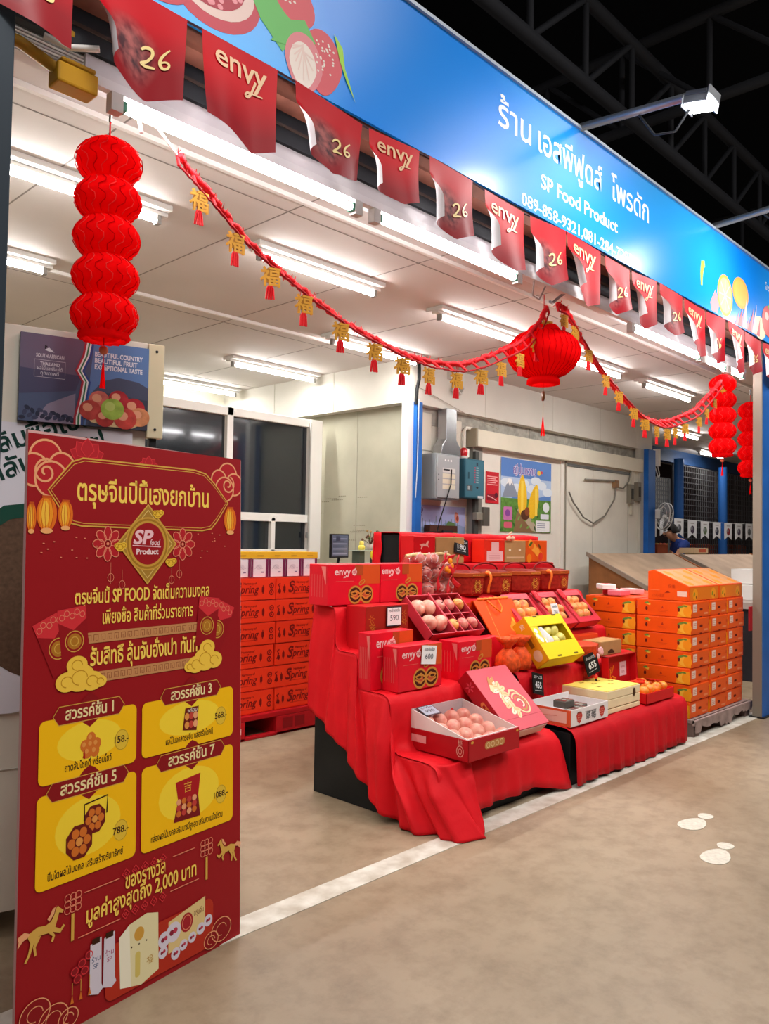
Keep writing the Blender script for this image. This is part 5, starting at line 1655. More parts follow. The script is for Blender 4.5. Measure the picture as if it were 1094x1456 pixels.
b.box(.008, TW-.008, TD-.016, TD-.008, .03, .215, M('#C8C0C4', .5)); b.box(.008, TW-.008, .008, .014, .03, .118, wl); b.add([(.01, .01, .03), (TW-.01, .01, .03), (TW-.01, TD-.01, .10), (.01, TD-.01, .10)], [(0, 1, 2, 3)], wl)
b.build('white_lining', r)
b = MB(); b.add([(.01, .012, .125), (TW-.01, .012, .125), (TW-.01, TD-.012, .222), (.01, TD-.012, .222)], [(0, 1, 2, 3)], FILM); b.build('clear_film', r)
pk_ = tag(apple_mesh('peach', '#E6867A', '#F4BCA6', .047, False), 'x', 'peach', 'peaches in the white lined tray')
n = 0
for j in range(4):
    for i in range(4):
        o = pk_ if n == 0 else pk_.copy()
        if n: COL.objects.link(o)
        o['label'] = 'pink peach in the white lined tray, %s row from the front, %s across' % (ORD[j], ORD[i])
        o.location = (3.325+.075+.105*i, 2.555+.07+.092*j, .349+.064+.022*j+.004*((i+j) % 2)); o.rotation_euler = (.4*i, .5*j, n); n += 1
note('small white price card clipped inside the white lined peach tray', (3.42, 2.87, .535), .13, .085, '990', rx=-1.15, edge=M('#3A3E48', .5), mat=M('#C9D4E6', .5), head='ลูกท้อ')

# horse gift box leaning on the step
hb = thing('gift_box', 'tilted pink red gift box lid with a golden horse print', 'box', (3.80, 2.683, .352), 0, rx=math.radians(43))
b = MB(); hp = M('#D8495A', .38); hp2 = M('#B01824', .4)
b.box(0, .40, .0, .445, 0, .09, hp)
A = Art(); A.rect(0, 0, .40, .445, hp, 0); A.rect(0, .075, .40, .079, M('#C03A4A', .4), 1)
hz = [(-.62, .05), (-.3, .2), (.0, .2), (.18, .35), (.22, .6), (.35, .78), (.42, .70), (.62, .5), (.55, .42), (.42, .46), (.45, .2), (.3, -.05), (.42, -.25), (.60, -.15), (.62, -.24), (.4, -.42), (.22, -.2), (-.05, -.15), (-.3, -.1), (-.4, -.35), (-.62, -.6), (-.7, -.52), (-.52, -.25), (-.6, -.1)]
gw = M('#F0CFA0', .4, .1)
hp3 = M('#C98A4A', .4, .15)
for k, (x, y, a, q) in enumerate(((.135, .335, .6, .030), (.165, .345, 1.2, .026), (.15, .305, -.3, .034), (.185, .315, .9, .030), (.135, .275, .2, .030), (.17, .275, 1.6, .034), (.20, .285, .3, .032), (.155, .24, .9, .032), (.19, .245, -.4, .036), (.145, .20, 1.3, .036), (.175, .205, .2, .034), (.15, .165, .4, .032), (.185, .165, 1.5, .038), (.165, .125, .6, .034), (.20, .13, -.2, .032), (.19, .095, .9, .030))):
    A.ell(x, y, q, q*.55, [gw, M('#F6E6CE', .4), M('#EBC89A', .4)][k % 3], 2, 14, rot=a)
    A.stroke([(x-.6*q*math.cos(a), y-.6*q*math.sin(a)), (x+.6*q*math.cos(a), y+.6*q*math.sin(a))], .003, hp3, 3)
A.poly([(.10, .315), (.125, .36), (.15, .385), (.155, .36), (.19, .38), (.18, .345), (.15, .335), (.13, .30)], hp3, 4)
A.poly([(.085, .285), (.11, .325), (.14, .315), (.125, .285), (.10, .265)], gw, 4)
for k in range(3):
    A.ring(.275, .165, .062-.02*k, .07-.023*k, .011, [gw, hp3, M('#F6E6CE', .4)][k], 3, 26, -2.6+.4*k, 2.6)
A.stroke([(.215, .235), (.25, .26), (.29, .255), (.32, .225)], [.012, .018, .016, .004], gw, 3)
b.art(A, (0, 0, .09), (1, 0, 0), (0, 1, 0), (0, 0, 1))
A = Art(); A.rect(0, 0, .445, .09, hp2, 0); A.rect(.20, .03, .36, .062, M('#E07A3A', .4, .15), 1, .015)
for k in range(4):
    A.rect(.22+.035*k, .038, .24+.035*k, .054, M('#A81A1E', .4), 2)
for k in range(6):
    t = k*PI/3; A.ell(.085+.02*math.cos(t), .045+.02*math.sin(t), .014, .006, M('#D8485A', .4), 1, 10, rot=t)
b.art(A, (0, .445, 0), (0, -1, 0), (0, 0, 1), (-1, 0, 0)); b.build('lid', hb, bevel=.004)
b = MB(); b.box(.015, .385, -.004, .0, .01, .08, M('#E8C8BC', .5)); b.build('white_base', hb)

# strawberry box
r = thing('strawberry_box', 'white open box printed with strawberries on the low table', 'box', (4.39, 2.585, .358))
b = MB(); SW, SD, SH = .47, .30, .105; wbx = M('#EDE6E6', .45)
b.box(0, SW, 0, .005, 0, SH, wbx); b.box(0, SW, SD-.005, SD, 0, SH+.02, wbx); b.box(0, .005, 0, SD, 0, SH, wbx); b.box(SW-.005, SW, 0, SD, 0, SH, wbx); b.box(0, SW, 0, SD, 0, .005, wbx)
A = Art(); st = M('#C83A34', .45)
for x in (.10, .385):
    A.poly([(x-.035, .065), (x-.02, .085), (x+.02, .085), (x+.038, .06), (x+.02, .025), (x, .012), (x-.025, .03)], st, 1)
    for k in range(9):
        A.ell(x-.02+.014*(k % 3)+.004*(k//3), .035+.015*(k//3), .003, .003, M('#F0C8B0', .5), 2, 6)
    A.poly([(x-.02, .085), (x+.02, .085), (x+.03, .075), (x, .078), (x-.03, .076)], M('#7A3A2A', .5), 2)
A.text('草莓', .245, .025, .062, M('#6A6A6E', .5), 1, w=.13, bold=.01); A.rect(.17, .075, .32, .078, M('#C8B8B8', .5), 1)
b.front(A, 0, 0, 0)
A = Art(); A.rect(0, 0, SD, SH, M('#E0603A', .45), 0); A.rect(.05, .02, SD-.03, SH-.015, M('#F2C4B4', .5), 1); A.stroke([(.08, .05), (.2, .06)], .004, M('#E08A78', .5), 2)
b.side(A, 0, SD, 0); b.build('box_body', r, bevel=.002)
pkm = M('#5A5650', .5)
for i, (x, y, z) in enumerate(((.14, .10, .04), (.26, .11, .04), (.20, .17, .085), (.33, .15, .045))):
    b = MB(); b.box(4.39+x-.06, 4.39+x+.06, 2.585+y-.045, 2.585+y+.045, .358+.006 if z < .08 else .358+.076, .358+z+.036, pkm)
    A = Art()
    for k in range(9):
        A.ell(-.04+.04*(k % 3), -.028+.028*(k//3), .017, .013, M(['#7A2A26', '#A8A49C', '#8A5A52'][k % 3], .4), 1, 10)
    b.top(A, 4.39+x, 2.585+y, .358+z+.036)
    tag(b.build('berry_pack', bevel=.006), ['grey berry pack in the strawberry box at the front', 'grey berry pack in the strawberry box beside the front one', 'grey berry pack lying on top of the others', 'grey berry pack at the far side of the strawberry box'][i], 'pack', 'berry packs in the strawberry box')

# wooden box with yellow lid
r = thing('wooden_box', 'pale wooden fruit box with a yellow printed lid on the low table', 'box', (4.905, 2.615, .358))
b = MB(); wd = M('#F2DEB4', .55, var=.06, vscale=10)
b.box(0, .47, 0, .36, 0, .03, wd); b.box(.01, .46, .01, .35, .03, .036, M('#9A7A4A', .7)); b.box(0, .47, 0, .36, .036, .092, wd); b.box(0, .47, 0, .36, .095, .148, wd); b.build('crate_body', r, bevel=.003)
b = MB(); b.box(.004, .466, .004, .356, .148, .153, M('#F0DC6A', .5))
A = Art()
for x, y in ((.10, .12), (.18, .20), (.27, .12), (.30, .24), (.38, .18), (.14, .28)):
    A.rect(x, y, x+.05, y+.012, M('#8A6A1A', .6), 1); A.ell(x+.025, y+.025, .014, .007, M('#A8882A', .6), 1, 8)
b.top(A, 0, 0, .153); b.build('yellow_lid', r)
A = Art(); A.poly([(.36, .12), (.375, .137), (.40, .127), (.405, .095), (.38, .072), (.36, .092)], M('#4A3018', .6), 1)
b = MB(); b.front(A, 0, 0, 0); b.build('dark_emblem', r)

# red open gift box with oranges
r = thing('gift_box', 'open red gift box with wrapped oranges and its lid standing behind', 'box', (5.42, 2.585, .358))
b = MB(); rg = M('#D4141C', .4)
b.box(0, .45, 0, .006, 0, .075, rg); b.box(0, .45, .264, .27, 0, .075, rg); b.box(0, .006, 0, .27, 0, .075, rg); b.box(.444, .45, 0, .27, 0, .075, rg); b.box(0, .45, 0, .27, 0, .006, rg); b.box(.008, .442, .008, .262, .01, .055, M('#E87A2A', .6)); b.build('box_body', r, bevel=.002)
b = MB(); b.X = Matrix.Translation((-.02, .325, .005)) @ Matrix.Rotation(math.radians(-2), 4, 'X')
b.box(-.01, .43, 0, .006, 0, .30, M('#C0101A', .4)); b.box(-.01, .43, -.05, 0, .294, .30, M('#A80E18', .4)); b.box(-.01, -.004, -.05, 0, 0, .30, rg); b.box(.424, .43, -.05, 0, 0, .30, rg)
A = Art(); og3 = M('#F0821E', .45)
A.stroke([(.10, .20), (.13, .16), (.16, .22)], .012, og3, 1); A.stroke([(.07, .11), (.14, .14), (.20, .12)], .012, og3, 1); A.stroke([(.12, .21), (.10, .10), (.13, .06)], .010, og3, 1); A.stroke([(.15, .14), (.21, .06)], .012, og3, 1); A.ring(.17, .08, .03, .02, .008, og3, 1, 16)
A.rect(.255, .13, .36, .235, M('#EEC8CC', .5), 1); A.text('ราคา', .308, .19, .026, DRED, 2); A.text('555', .308, .15, .03, DRED, 2)
b.front(A, 0, 0, 0); b.build('standing_lid', r)
orr = tag(apple_mesh('orange', '#EE7A1A', '#F6A040', .036, False), 'x', 'orange', 'oranges in the red gift box')
n = 0
for j in range(3):
    for i in range(4):
        o = orr if n == 0 else orr.copy()
        if n: COL.objects.link(o)
        o['label'] = 'orange in the open red gift box, %s row from the front, %s across' % (ORD[j], ORD[i])
        o.location = (5.42+.07+.10*i, 2.585+.055+.08*j, .358+.085); o.rotation_euler = (i, j, n); n += 1
for i, (x, y) in enumerate(((.14, .14), (.25, .17), (.33, .1))):
    b = MB(); b.box(-.06, .06, -.03, .03, 0, .008, M('#E2301E', .4)); o = b.build('red_envelope', loc=(5.42+x, 2.585+y, .358+.124)); o.rotation_euler = (.12, .1, .5*i)
    tag(o, ['small red slip lying on the oranges near the front', 'small red slip lying across the middle oranges', 'small red slip lying on the oranges at the far side'][i], 'slip', 'red slips on the oranges')
chalk('black price board leaning between the fruit bags and the strawberry box', (4.52, 2.90, .50), .13, .14, '455', ry=.25, rx=-.25, head='สาลี่', clip=False)
chalk('black price board with clip standing behind the wooden box', (5.22, 2.885, .56), .175, .15, '655', ry=-.15, rx=-.2, head='ส้มแมนดาริน')
# ================================================================== ORANGE CARTON STACK
# worn pallet
r = thing('pallet', 'worn grey pink pallet with ragged edge under the orange cartons', 'pallet', (6.19, 2.56, 0))
b = MB(); pw_ = M('#A08A84', .8, var=.2, vscale=9)
for y in (0, .22, .44, .66, .84):
    b.box(0, 1.22, y, y+.10, .105, .135, pw_)
b.box(0, 1.22, -.004, .02, .09, .135, M('#B59C96', .8, var=.15, vscale=14)); b.build('deck_board', r, bevel=.004)
for x in (.0, .55, 1.10):
    for y in (.01, .42, .82):
        q = MB(); q.box(x+.005, x+.115, y, y+.10, 0, .105, M('#7A645E', .85, var=.2, vscale=9)); q.build('block', r, bevel=.004)
rn = random.Random(8)
pts = [(0, .12)]
x = 0
pts2 = []
while x < 1.2:
    base = .02 if (.48 < x < .74) else (.045 if x < .1 else .065)
    pts2.append((x, base+rn.uniform(-.012, .02))); x += rn.uniform(.02, .05)
pts2.append((1.22, .085))
b = MB(); b.prism([(0, .13)]+pts2+[(1.22, .13)], -.012, -.005, M('#9A847E', .85, var=.25, vscale=12)); b.build('torn_card_edge', r)

oc = M('#F2560F', .42, var=.04, vscale=8); oc2 = M('#E85A1A', .42); fr1 = M('#F59A1E', .45); fr2 = M('#F8B83A', .45); lf = M('#6E8A3A', .5); dkh = M('#6A1A0A', .7); lbl = M('#F0D0C0', .5)
def orange_carton(w=.358, d=.455, h=.125):
    r = thing('orange_carton', '', 'carton', (0, 0, 0), group='orange mandarin cartons on the worn pallet')
    b = MB(); b.box(0, w, 0, d, 0, h, oc)
    A = Art()
    A.poly([(d-.115, .003), (d-.003, .003), (d-.003, .10), (d-.06, .105), (d-.10, .07)], fr1, 0); A.ell(d-.055, .055, .052, .045, fr2, 1, 20); A.ell(d-.03, .05, .035, .04, fr1, 2, 18)
    A.ell(d-.085, .085, .03, .008, lf, 3, 10, rot=.3); A.ell(d-.05, .092, .022, .007, lf, 3, 10, rot=-.1); A.ell(d-.10, .06, .010, .016, dkh, 4, 12)
    A.poly([(.065, .10), (.09, .085), (.115, .095), (.095, .112)], lf, 1); A.poly([(.08, .09), (.115, .08), (.12, .10)], fr2, 1); A.ell(.085, .055, .010, .016, dkh, 2, 12)
    A.poly([(d*.46, .06), (d*.46+.02, .062), (d*.46+.01, .085)], M('#B82A14', .5), 1)
    A.rect(d*.40, .045, d*.58, .048, M('#D8481A', .5), 1); A.rect(d*.43, .035, d*.55, .037, M('#D8481A', .5), 1)
    b.side(A, 0, d, 0)
    A = Art()
    A.rect(.01, .01, w-.006, h-.012, oc2, 0); A.rect(.03, .045, .105, .105, lbl, 1)
    for k in range(3):
        A.rect(.04, .055+.014*k, .095, .060+.014*k, M('#D8907A', .5), 2)
    A.rect(.16, .052, .215, .072, dkh, 1, .009); A.rect(.24, .02, .32, .035, M('#F08A5A', .5), 1); A.text('送', .335, .06, .03, M('#C03A14', .5), 1)
    A.rect(.16, .0, .20, .008, dkh, 1)
    b.front(A, 0, 0, 0)
    b.build('carton_body', r, bevel=.005)
    q = MB(); q.box(.004, w-.004, .004, d-.004, h, h+.004, M('#D8480E', .5)); q.build('lid_flap', r)
    return r
oc_proto = None
LV = ['lowest', 'second', 'third', 'fourth', 'fifth', 'sixth', 'top']
rn = random.Random(21)
for j in range(2):
    for i in range(3):
        for k in range(7):
            lab = 'orange mandarin carton in the %s %s column of the pallet stack, %s layer' % (['front', 'rear'][j], ['first', 'middle', 'last'][i], LV[k])
            loc = (6.205+.375*i+rn.uniform(-.006, .006), 2.60+.468*j+rn.uniform(-.005, .005)-(.006*(k % 2)), .139+.1305*k)
            if oc_proto is None:
                oc_proto = orange_carton(); oc_proto.location = loc; oc_proto['label'] = lab
            else:
                dup(oc_proto, loc, lab)
zt = .139+.1305*7
# slant-topped boxes on the stack
def wedge(x, w, label):
    r = thing('display_carton', label, 'carton', (x, 2.612, zt), group='slant-topped cartons on the orange stack')
    b = MB(); d = .345
    pr = [(0, 0), (d, 0), (d, .225), (d-.05, .24), (.0, .115)]
    b.prism(pr, 0, w, oc, 'x')
    A = Art()
    A.rect(d-.10, .035, d-.02, .075, lbl, 1)
    A.rect(.02, .075, .10, .08, M('#F07A4A', .5), 1); A.text('小心轻放', .09, .025, .03, M('#C83A14', .5), 1, w=.10); A.poly([(.14, .055), (.19, .06), (.165, .075)], M('#A82A10', .5), 1); A.text('保重', .20, .10, .03, M('#C83A14', .5), 1)
    A2 = Art(); A2.add(A)
    b.side(A, 0, d, 0)
    A = Art(); A.rect(.01, .005, w-.01, .105, M('#E87A1A', .45), 0)
    for cx in (w*.18, w*.8):
        A.ell(cx, .05, .05, .045, fr1, 1, 18); A.ell(cx-.02, .05, .012, .02, M('#7A8A2A', .5), 2, 10, rot=-.5); A.ell(cx+.02, .03, .008, .012, dkh, 2, 8)
    b.front(A, 0, 0, 0); b.build('carton_body', r, bevel=.004)
    b = MB(); n = Vector((0, -.393, .92))
    O = Vector((0, 0, .115)); V = Vector((0, .295, .125)).normalized()
    A = Art(); L = .32
    A.rect(.012, .01, w-.012, L-.012, M('#E8A878', .35), 0)
    for k in range(9):
        A.ell(w*(.18+.32*(k % 3)), .06+.09*(k//3), .05, .045, [fr1, M('#F2A860', .4)][k % 2], 1, 16)
    b.art(A, O, (1, 0, 0), V, n); b.build('window_print', r)
    b = MB()
    b.add([O+Vector((.006, 0, 0))+n*.006, O+Vector((w-.006, 0, 0))+n*.006, O+Vector((w-.006, 0, 0))+V*L+n*.006, O+Vector((.006, 0, 0))+V*L+n*.006], [(0, 1, 2, 3)], FILM); b.build('clear_film', r)
wedge(6.21, .59, 'slant-topped orange carton under clear film at the stack corner')
wedge(6.81, .52, 'slant-topped orange carton under clear film farther along the stack')
for i, (x, y) in enumerate(((6.30, 3.26), (6.42, 3.40), (6.30, 3.38), (6.62, 3.3))):
    b = MB(); b.box(-.09, .09, -.06, .06, 0, .045, M(['#E8707E', '#E0485E', '#F0E4E0', '#E8A0A0'][i], .4))
    A = Art(); A.rect(-.06, -.03, .06, .03, M(['#F4D8D8', '#F0A0B0', '#C8484E', '#F0F0F0'][i], .4), 1, .01)
    b.top(A, 0, 0, .045)
    o = b.build('fruit_pack', loc=(x, y, zt+.006 if i != 2 else zt+.053), bevel=.008); o.rotation_euler.z = .4*i
    tag(o, ['pink fruit pack on the rear orange cartons nearest the camera', 'crimson fruit pack on the rear orange cartons', 'white topped fruit pack lying on another pack', 'pale fruit pack behind the slant-topped carton'][i], 'pack', 'fruit packs on the rear cartons')

# ================================================================== RED CARTONS AND PALLET
r = thing('pallet', 'red plastic pallet under the stacked red fruit cartons', 'pallet', (3.30, 4.80, 0))
b = MB(); rp = M('#B5121C', .45)
b.box(0, 1.0, 0, .8, .14, .18, rp); b.box(0, 1.0, 0, .05, .0, .025, rp); b.box(0, .27, 0, .8, 0, .14, rp); b.box(.56, 1.0, 0, .8, 0, .14, rp)
A = Art(); A.text('SN', .20, .055, .06, M('#E8B0B0', .5), 1, bold=.02); A.rect(.62, .04, .72, .12, M('#8E0E16', .5), 1); A.rect(.74, .04, .84, .12, M('#8E0E16', .5), 1)
b.front(A, 0, 0, 0); b.build('deck', r, bevel=.006)
b = MB(); b.box(.27, .56, .4, .42, .025, .14, DARK); b.build('inner_rib', r)
sm = M('#F23A1C', .45, var=.03, vscale=8); sd = M('#7A1410', .5)
def spring(w=.495, d=.38, h=.166):
    r = thing('fruit_carton', '', 'carton', (0, 0, 0), group='red fruit cartons on the red pallet')
    b = MB(); b.box(0, w, 0, d, 0, h, sm)
    A = Art()
    A.text('Spring', .235, .055, .082, sd, 1, w=.205, bold=.014, shear=.25); A.text('S', .145, .05, .125, sd, 1.5, bold=.012, shear=.2)
    A.text('Harmony of', .255, .118, .024, sd, 1, w=.12, bold=.01)
    A.rect(.15, .038, .33, .041, M('#C0281A', .5), 1)
    for x in (.075, .375):
        A.rect(x-.011, .055, x+.011, .10, sd, 1, .008); A.rect(x-.004, .045, x+.004, .11, sd, 1)
    for z in (.105, .055):
        A.ring(.455, z, .018, .018, .008, sd, 1, 18); A.rect(.45, z-.006, .46, z+.006, sd, 1)
    A.stroke([(.012, .05), (.03, .09), (.015, .11), (.035, .12)], .01, sd, 1); A.ell(.03, .06, .012, .018, sd, 1, 10)
    b.front(A, 0, 0, 0); b.build('carton_body', r, bevel=.005)
    q = MB(); q.box(.0, w, .0, .006, h-.003, h, M('#C8261A', .5)); q.build('lid_edge', r)
    return r
sp = None
for i, x in enumerate((3.357, 3.862)):
    for k in range(6):
        lab = 'red fruit carton with dark lettering in the %s stack, %s layer' % (['standee side', 'display side'][i], LV[k] if k < 5 else 'top')
        loc = (x+rn.uniform(-.008, .008), 4.83+rn.uniform(0, .012), .182+.169*k)
        if sp is None:
            sp = spring(); sp.location = loc; sp['label'] = lab
        else:
            dup(sp, loc, lab)
wp = None
for i in range(6):
    lab = 'white box with yellow lid on the red cartons, %s from the display end' % ORD[5-i]
    loc = (3.315+.165*i, 4.87, .182+.169*6+.002)
    if wp is None:
        wp = thing('fruit_box', lab, 'box', loc, group='white boxes with yellow lids')
        b = MB(); b.box(0, .157, 0, .2, 0, .185, M('#F0E6EC', .45)); b.box(-.001, .016, -.002, .0, .0, .135, M('#7A2850', .5)); b.box(.135, .158, -.002, .0, 0, .135, M('#7A2850', .5)); b.build('box_body', wp)
        A = Art(); A.stroke([(.03, .06), (.06, .085), (.09, .06), (.12, .07)], .003, M('#B8A8B8', .5), 1); A.rect(.09, .03, .115, .04, M('#8A7A9A', .5), 1); A.ell(.07, .075, .03, .02, M('#E0D4DC', .5), .5, 14)
        b = MB(); b.front(A, 0, 0, 0); b.build('front_print', wp)
        b = MB(); b.box(-.004, .161, -.004, .204, .14, .19, M('#EDB830', .45)); A = Art(); A.rect(.05, .155, .11, .165, M('#C8962A', .5), 1); b.front(A, 0, -.004, 0); b.build('lid', wp)
    else:
        dup(wp, loc, lab)

# ================================================================== COUNTER BEHIND THE DISPLAY
b = MB(); b.box(4.50, 5.60, 4.95, 5.55, 0, 1.24, M('#D8D4CC', .5)); b.box(4.48, 5.62, 4.93, 5.57, 1.24, 1.268, M('#C8C0B8', .4))
tag(b.build('counter', bevel=.006), 'pale cashier counter mostly hidden behind the apple cartons', 'counter')
r = thing('monitor', 'small dark computer monitor on the counter beside the cold store wall', 'monitor', (4.80, 5.15, 1.27), .15)
b = MB(); b.box(-.125, .125, -.012, .012, .06, .27, BLACK); b.build('housing', r, bevel=.004)
A = Art(); A.rect(-.112, .073, .112, .258, M('#5A6478', .3), 0)
for k in range(7):
    A.rect(-.10, .09+.022*k, .06 if k % 2 else .10, .10+.022*k, M(['#8A90A8', '#4A5468'][k % 2], .3), 1)
A.rect(-.06, .21, .0, .25, M('#3A4458', .3), 2)
b = MB(); b.front(A, 0, -.0125, 0); b.build('screen', r)
b = MB(); b.tube([(0, 0, .06), (0, .01, .01)], .012, BLACK, 8); b.lathe([(.001, 0), (.07, 0), (.06, .012), (.001, .012)], BLACK, 20); b.build('stand', r)
r = thing('glass_shelf', 'small glass shelf of figures on the counter beside the monitor', 'shelf', (5.17, 5.15, 1.27))
b = MB(); gs = M('#B8C8BC', .15, coat=.4)
b.box(-.19, .19, -.08, .08, .12, .128, gs); b.build('glass_top', r)
for x in (-.13, .10):
    b = MB(); b.box(x-.03, x+.03, -.05, .05, 0, .12, M('#4A5448', .4)); b.build('leg', r)
def figure(x, z, label, h=.075, c='#E8D860', s=.03):
    r = thing('figurine', label, 'figurine', (x, 5.12, z))
    b = MB(); b.lathe([(.001, 0), (s, .002), (s*1.05, h*.4), (s*.7, h*.6), (.001, h*.62)], M(c, .4), 14); b.build('body', r)
    b = MB(); b.ball((0, 0, h*.78), s*.75, M(c, .4), 8); b.ball((-s*.5, 0, h), s*.25, M(c, .4), 6); b.ball((s*.5, 0, h), s*.25, M(c, .4), 6); b.build('head', r)
figure(5.05, 1.40, 'yellow figurine on the glass shelf nearest the monitor'); figure(5.30, 1.40, 'pale yellow figurine on the glass shelf nearest the red cloth', .07, '#E8E080', .026)
r = thing('flower_pot', 'dark twiggy plant in a small pot on the glass shelf', 'plant', (5.18, 5.14, 1.40))
b = MB(); b.lathe([(.001, 0), (.03, 0), (.038, .05), (.001, .05)], M('#B8A8A0', .5), 14); b.build('pot', r)
b = MB(); rn = random.Random(4)
for k in range(16):
    a = rn.uniform(0, 6.3); q = rn.uniform(.03, .09); h = rn.uniform(.05, .14)
    b.tube([(0, 0, .04), (q*.5*math.cos(a), q*.5*math.sin(a), .04+h*.7), (q*math.cos(a), q*math.sin(a), .04+h)], .003, M('#5A4030', .7), 4)
    b.ball((q*math.cos(a), q*math.sin(a), .04+h), .012, M(['#6A4A3A', '#A88A5A', '#4A5A30'][k % 3], .6), 6)
b.build('twigs', r)
b = MB(); b.lathe([(.001, 0), (.03, 0), (.02, .02), (.035, .04), (.058, .075), (.055, .11), (.03, .14), (.001, .15)], M('#E8D030', .35), 18)
tag(b.build('yellow_ornament', loc=(5.12, 5.0, 1.27)), 'round yellow ornament in front of the glass shelf', 'ornament')
b = MB(); b.lathe([(.03, 0), (.035, .09), (.032, .09), (.028, .005)], M('#B8C4DC', .3), 14); tag(b.build('cup', loc=(5.34, 5.02, 1.27)), 'pale blue cup at the end of the counter', 'cup')
figure(5.44, 1.27, 'pink figurine on the counter end beside the red riser', .11, '#E8B0A0', .035)

# ================================================================== COLD STORE FITTINGS
FYC = 5.25
r = thing('fuse_box', 'grey electric fuse box on the cold store front beside the blue post', 'cabinet', (5.95, 5.02, 1.905))
b = MB(); gb = M('#8C9092', .4, .3); b.box(0, .37, 0, .22, 0, .45, gb); b.build('housing', r, bevel=.008)
b = MB(); b.box(.015, .355, -.012, 0, .015, .435, M('#A8ACAE', .4, .2))
A = Art()
for k in range(4):
    A.rect(.09, .10+.055*k, .29, .145+.055*k, M('#D8D2BC' if k < 3 else '#D0D0CC', .5), 1)
A.rect(.10, .285, .20, .30, DARK, 2)
for k in range(3):
    A.ell(.13+.045*k, .385, .011, .011, WHITE, 1, 10)
A.ell(.03, .24, .008, .008, DARK, 1, 8); A.ell(.03, .19, .008, .008, DARK, 1, 8)
b.front(A, 0, -.012, 0); b.build('door', r, bevel=.003)
b = MB(); b.tube([(.22, -.02, .30), (.20, -.03, .15), (.10, -.04, -.05), (.02, -.04, -.22), (.0, -.03, -.32)], .006, BLACK, 6); b.build('cable', r)
r = thing('control_box', 'blue green control box with red lamps beside the fuse box', 'cabinet', (6.46, 5.06, 1.94))
b = MB(); b.box(0, .33, 0, .18, 0, .41, M('#2C5868', .4)); b.build('housing', r, bevel=.008)
A = Art(); A.rect(.015, .015, .315, .395, M('#3F6E7E', .4), 0)
for k in range(7):
    A.ell(.17, .17+.025*k, .009, .009, M('#C82A4A', .4), 1, 8); A.rect(.19, .163+.025*k, .23, .177+.025*k, M('#8AA8B0', .4), 1)
A.rect(.19, .345, .22, .375, M('#2A3A4A', .4), 1); A.rect(.03, .075, .13, .135, M('#4A545A', .4), 1); A.rect(.05, .085, .085, .125, M('#A8B0B0', .4), 2); A.ell(.21, .115, .02, .012, DARK, 1, 12); A.rect(.05, .20, .075, .27, M('#1C4450', .4), 1); A.rect(.22, .005, .31, .03, M('#D0D4D4', .5), 2)
b = MB(); b.front(A, 0, 0, 0); b.build('door_panel', r)
b = MB(); b.lathe([(.04, 0), (.045, .02), (.04, .03)], M('#D8CFC8', .4), 16, c=(.09, .09, .41)); b.lathe([(.036, .03), (.042, .06), (.04, .10), (.02, .118), (.001, .12)], M('#C01E24', .25), 16, c=(.09, .09, .41))
tag(b.build('warning_lamp', loc=(6.46, 5.06, 1.94)), 'red warning lamp standing on the blue green control box', 'lamp')
b = MB(); met = M('#A8AAAC', .25, .8)
b.prism([(6.18, 2.83), (6.34, 2.83), (6.34, 2.52), (6.40, 2.45), (6.42, 2.36), (6.10, 2.36), (6.12, 2.45), (6.18, 2.52)], 5.08, 5.2, met); tag(b.build('cable_duct', bevel=.004), 'shiny metal cable duct rising from the fuse box', 'duct')
b = MB(); b.box(5.83, 6.13, 5.235, 5.248, 2.40, 2.78, M('#D8D2C4', .5)); tag(b.build('cover_panel', bevel=.01), 'cream cover panel between the blue post and the metal duct', 'panel')
b = MB(); b.box(6.40, 6.62, 5.235, 5.248, 2.42, 2.76, M('#D8D2C4', .5)); tag(b.build('cover_panel', bevel=.01), 'cream cover panel between the metal duct and the white pipe', 'panel')
b = MB(); b.tube([(6.62, 5.20, 2.42), (6.62, 5.20, 2.66), (6.64, 5.19, 2.69), (6.72, 5.18, 2.69)], .018, M('#E0DCD0', .5), 8); b.box(6.58, 6.67, 5.17, 5.24, 2.38, 2.47, M('#E8E4DC', .5)); tag(b.build('white_pipe'), 'white plastic pipe with a switch over the control box', 'pipe')
# door of the cold store
d1 = MB(); d1.box(8.59, 10.50, 5.16, 5.25, .05, 2.52, M('#E4E0D2', .55, var=.06, vscale=3))
for x in (9.25, 10.2):
    d1.box(x-.003, x+.003, 5.157, 5.16, .05, 2.5, M('#ACA898', .7))
d1.box(8.585, 8.60, 5.155, 5.17, .05, 2.5, M('#8A8678', .7))
do = struct(d1, 'door_1', bevel=.004)
b = MB(); b.box(6.90, 8.58, 5.20, 5.25, .0, 2.5, M('#E6E2D6', .55, var=.06, vscale=3)); b.box(8.52, 8.585, 5.18, 5.25, 0, 2.5, M('#E8E4DA', .5)); b.build('fixed_leaf', do)
b = MB(); b.box(8.62, 10.3, 5.15, 5.19, 2.44, 2.475, M('#6A6A66', .5, .3)); b.build('track', do)
b = MB(); b.tube([(9.0, 5.13, 2.30), (9.75, 5.13, 2.33), (9.82, 5.12, 2.30)], .012, M('#8A867C', .5), 8); b.box(9.76, 9.86, 5.11, 5.16, 2.24, 2.34, M('#8C6A4A', .6)); b.tube([(9.8, 5.12, 2.26), (9.75, 5.12, 2.08), (9.5, 5.12, 1.86), (9.2, 5.12, 1.75), (8.95, 5.12, 1.82), (8.7, 5.12, 2.0), (8.6, 5.12, 2.12)], .010, M('#7A776C', .6), 6); b.tube([(9.8, 5.12, 2.25), (10.0, 5.12, 2.24), (10.15, 5.12, 2.35), (10.22, 5.12, 2.5)], .010, M('#7A776C', .6), 6); b.build('cord', do)
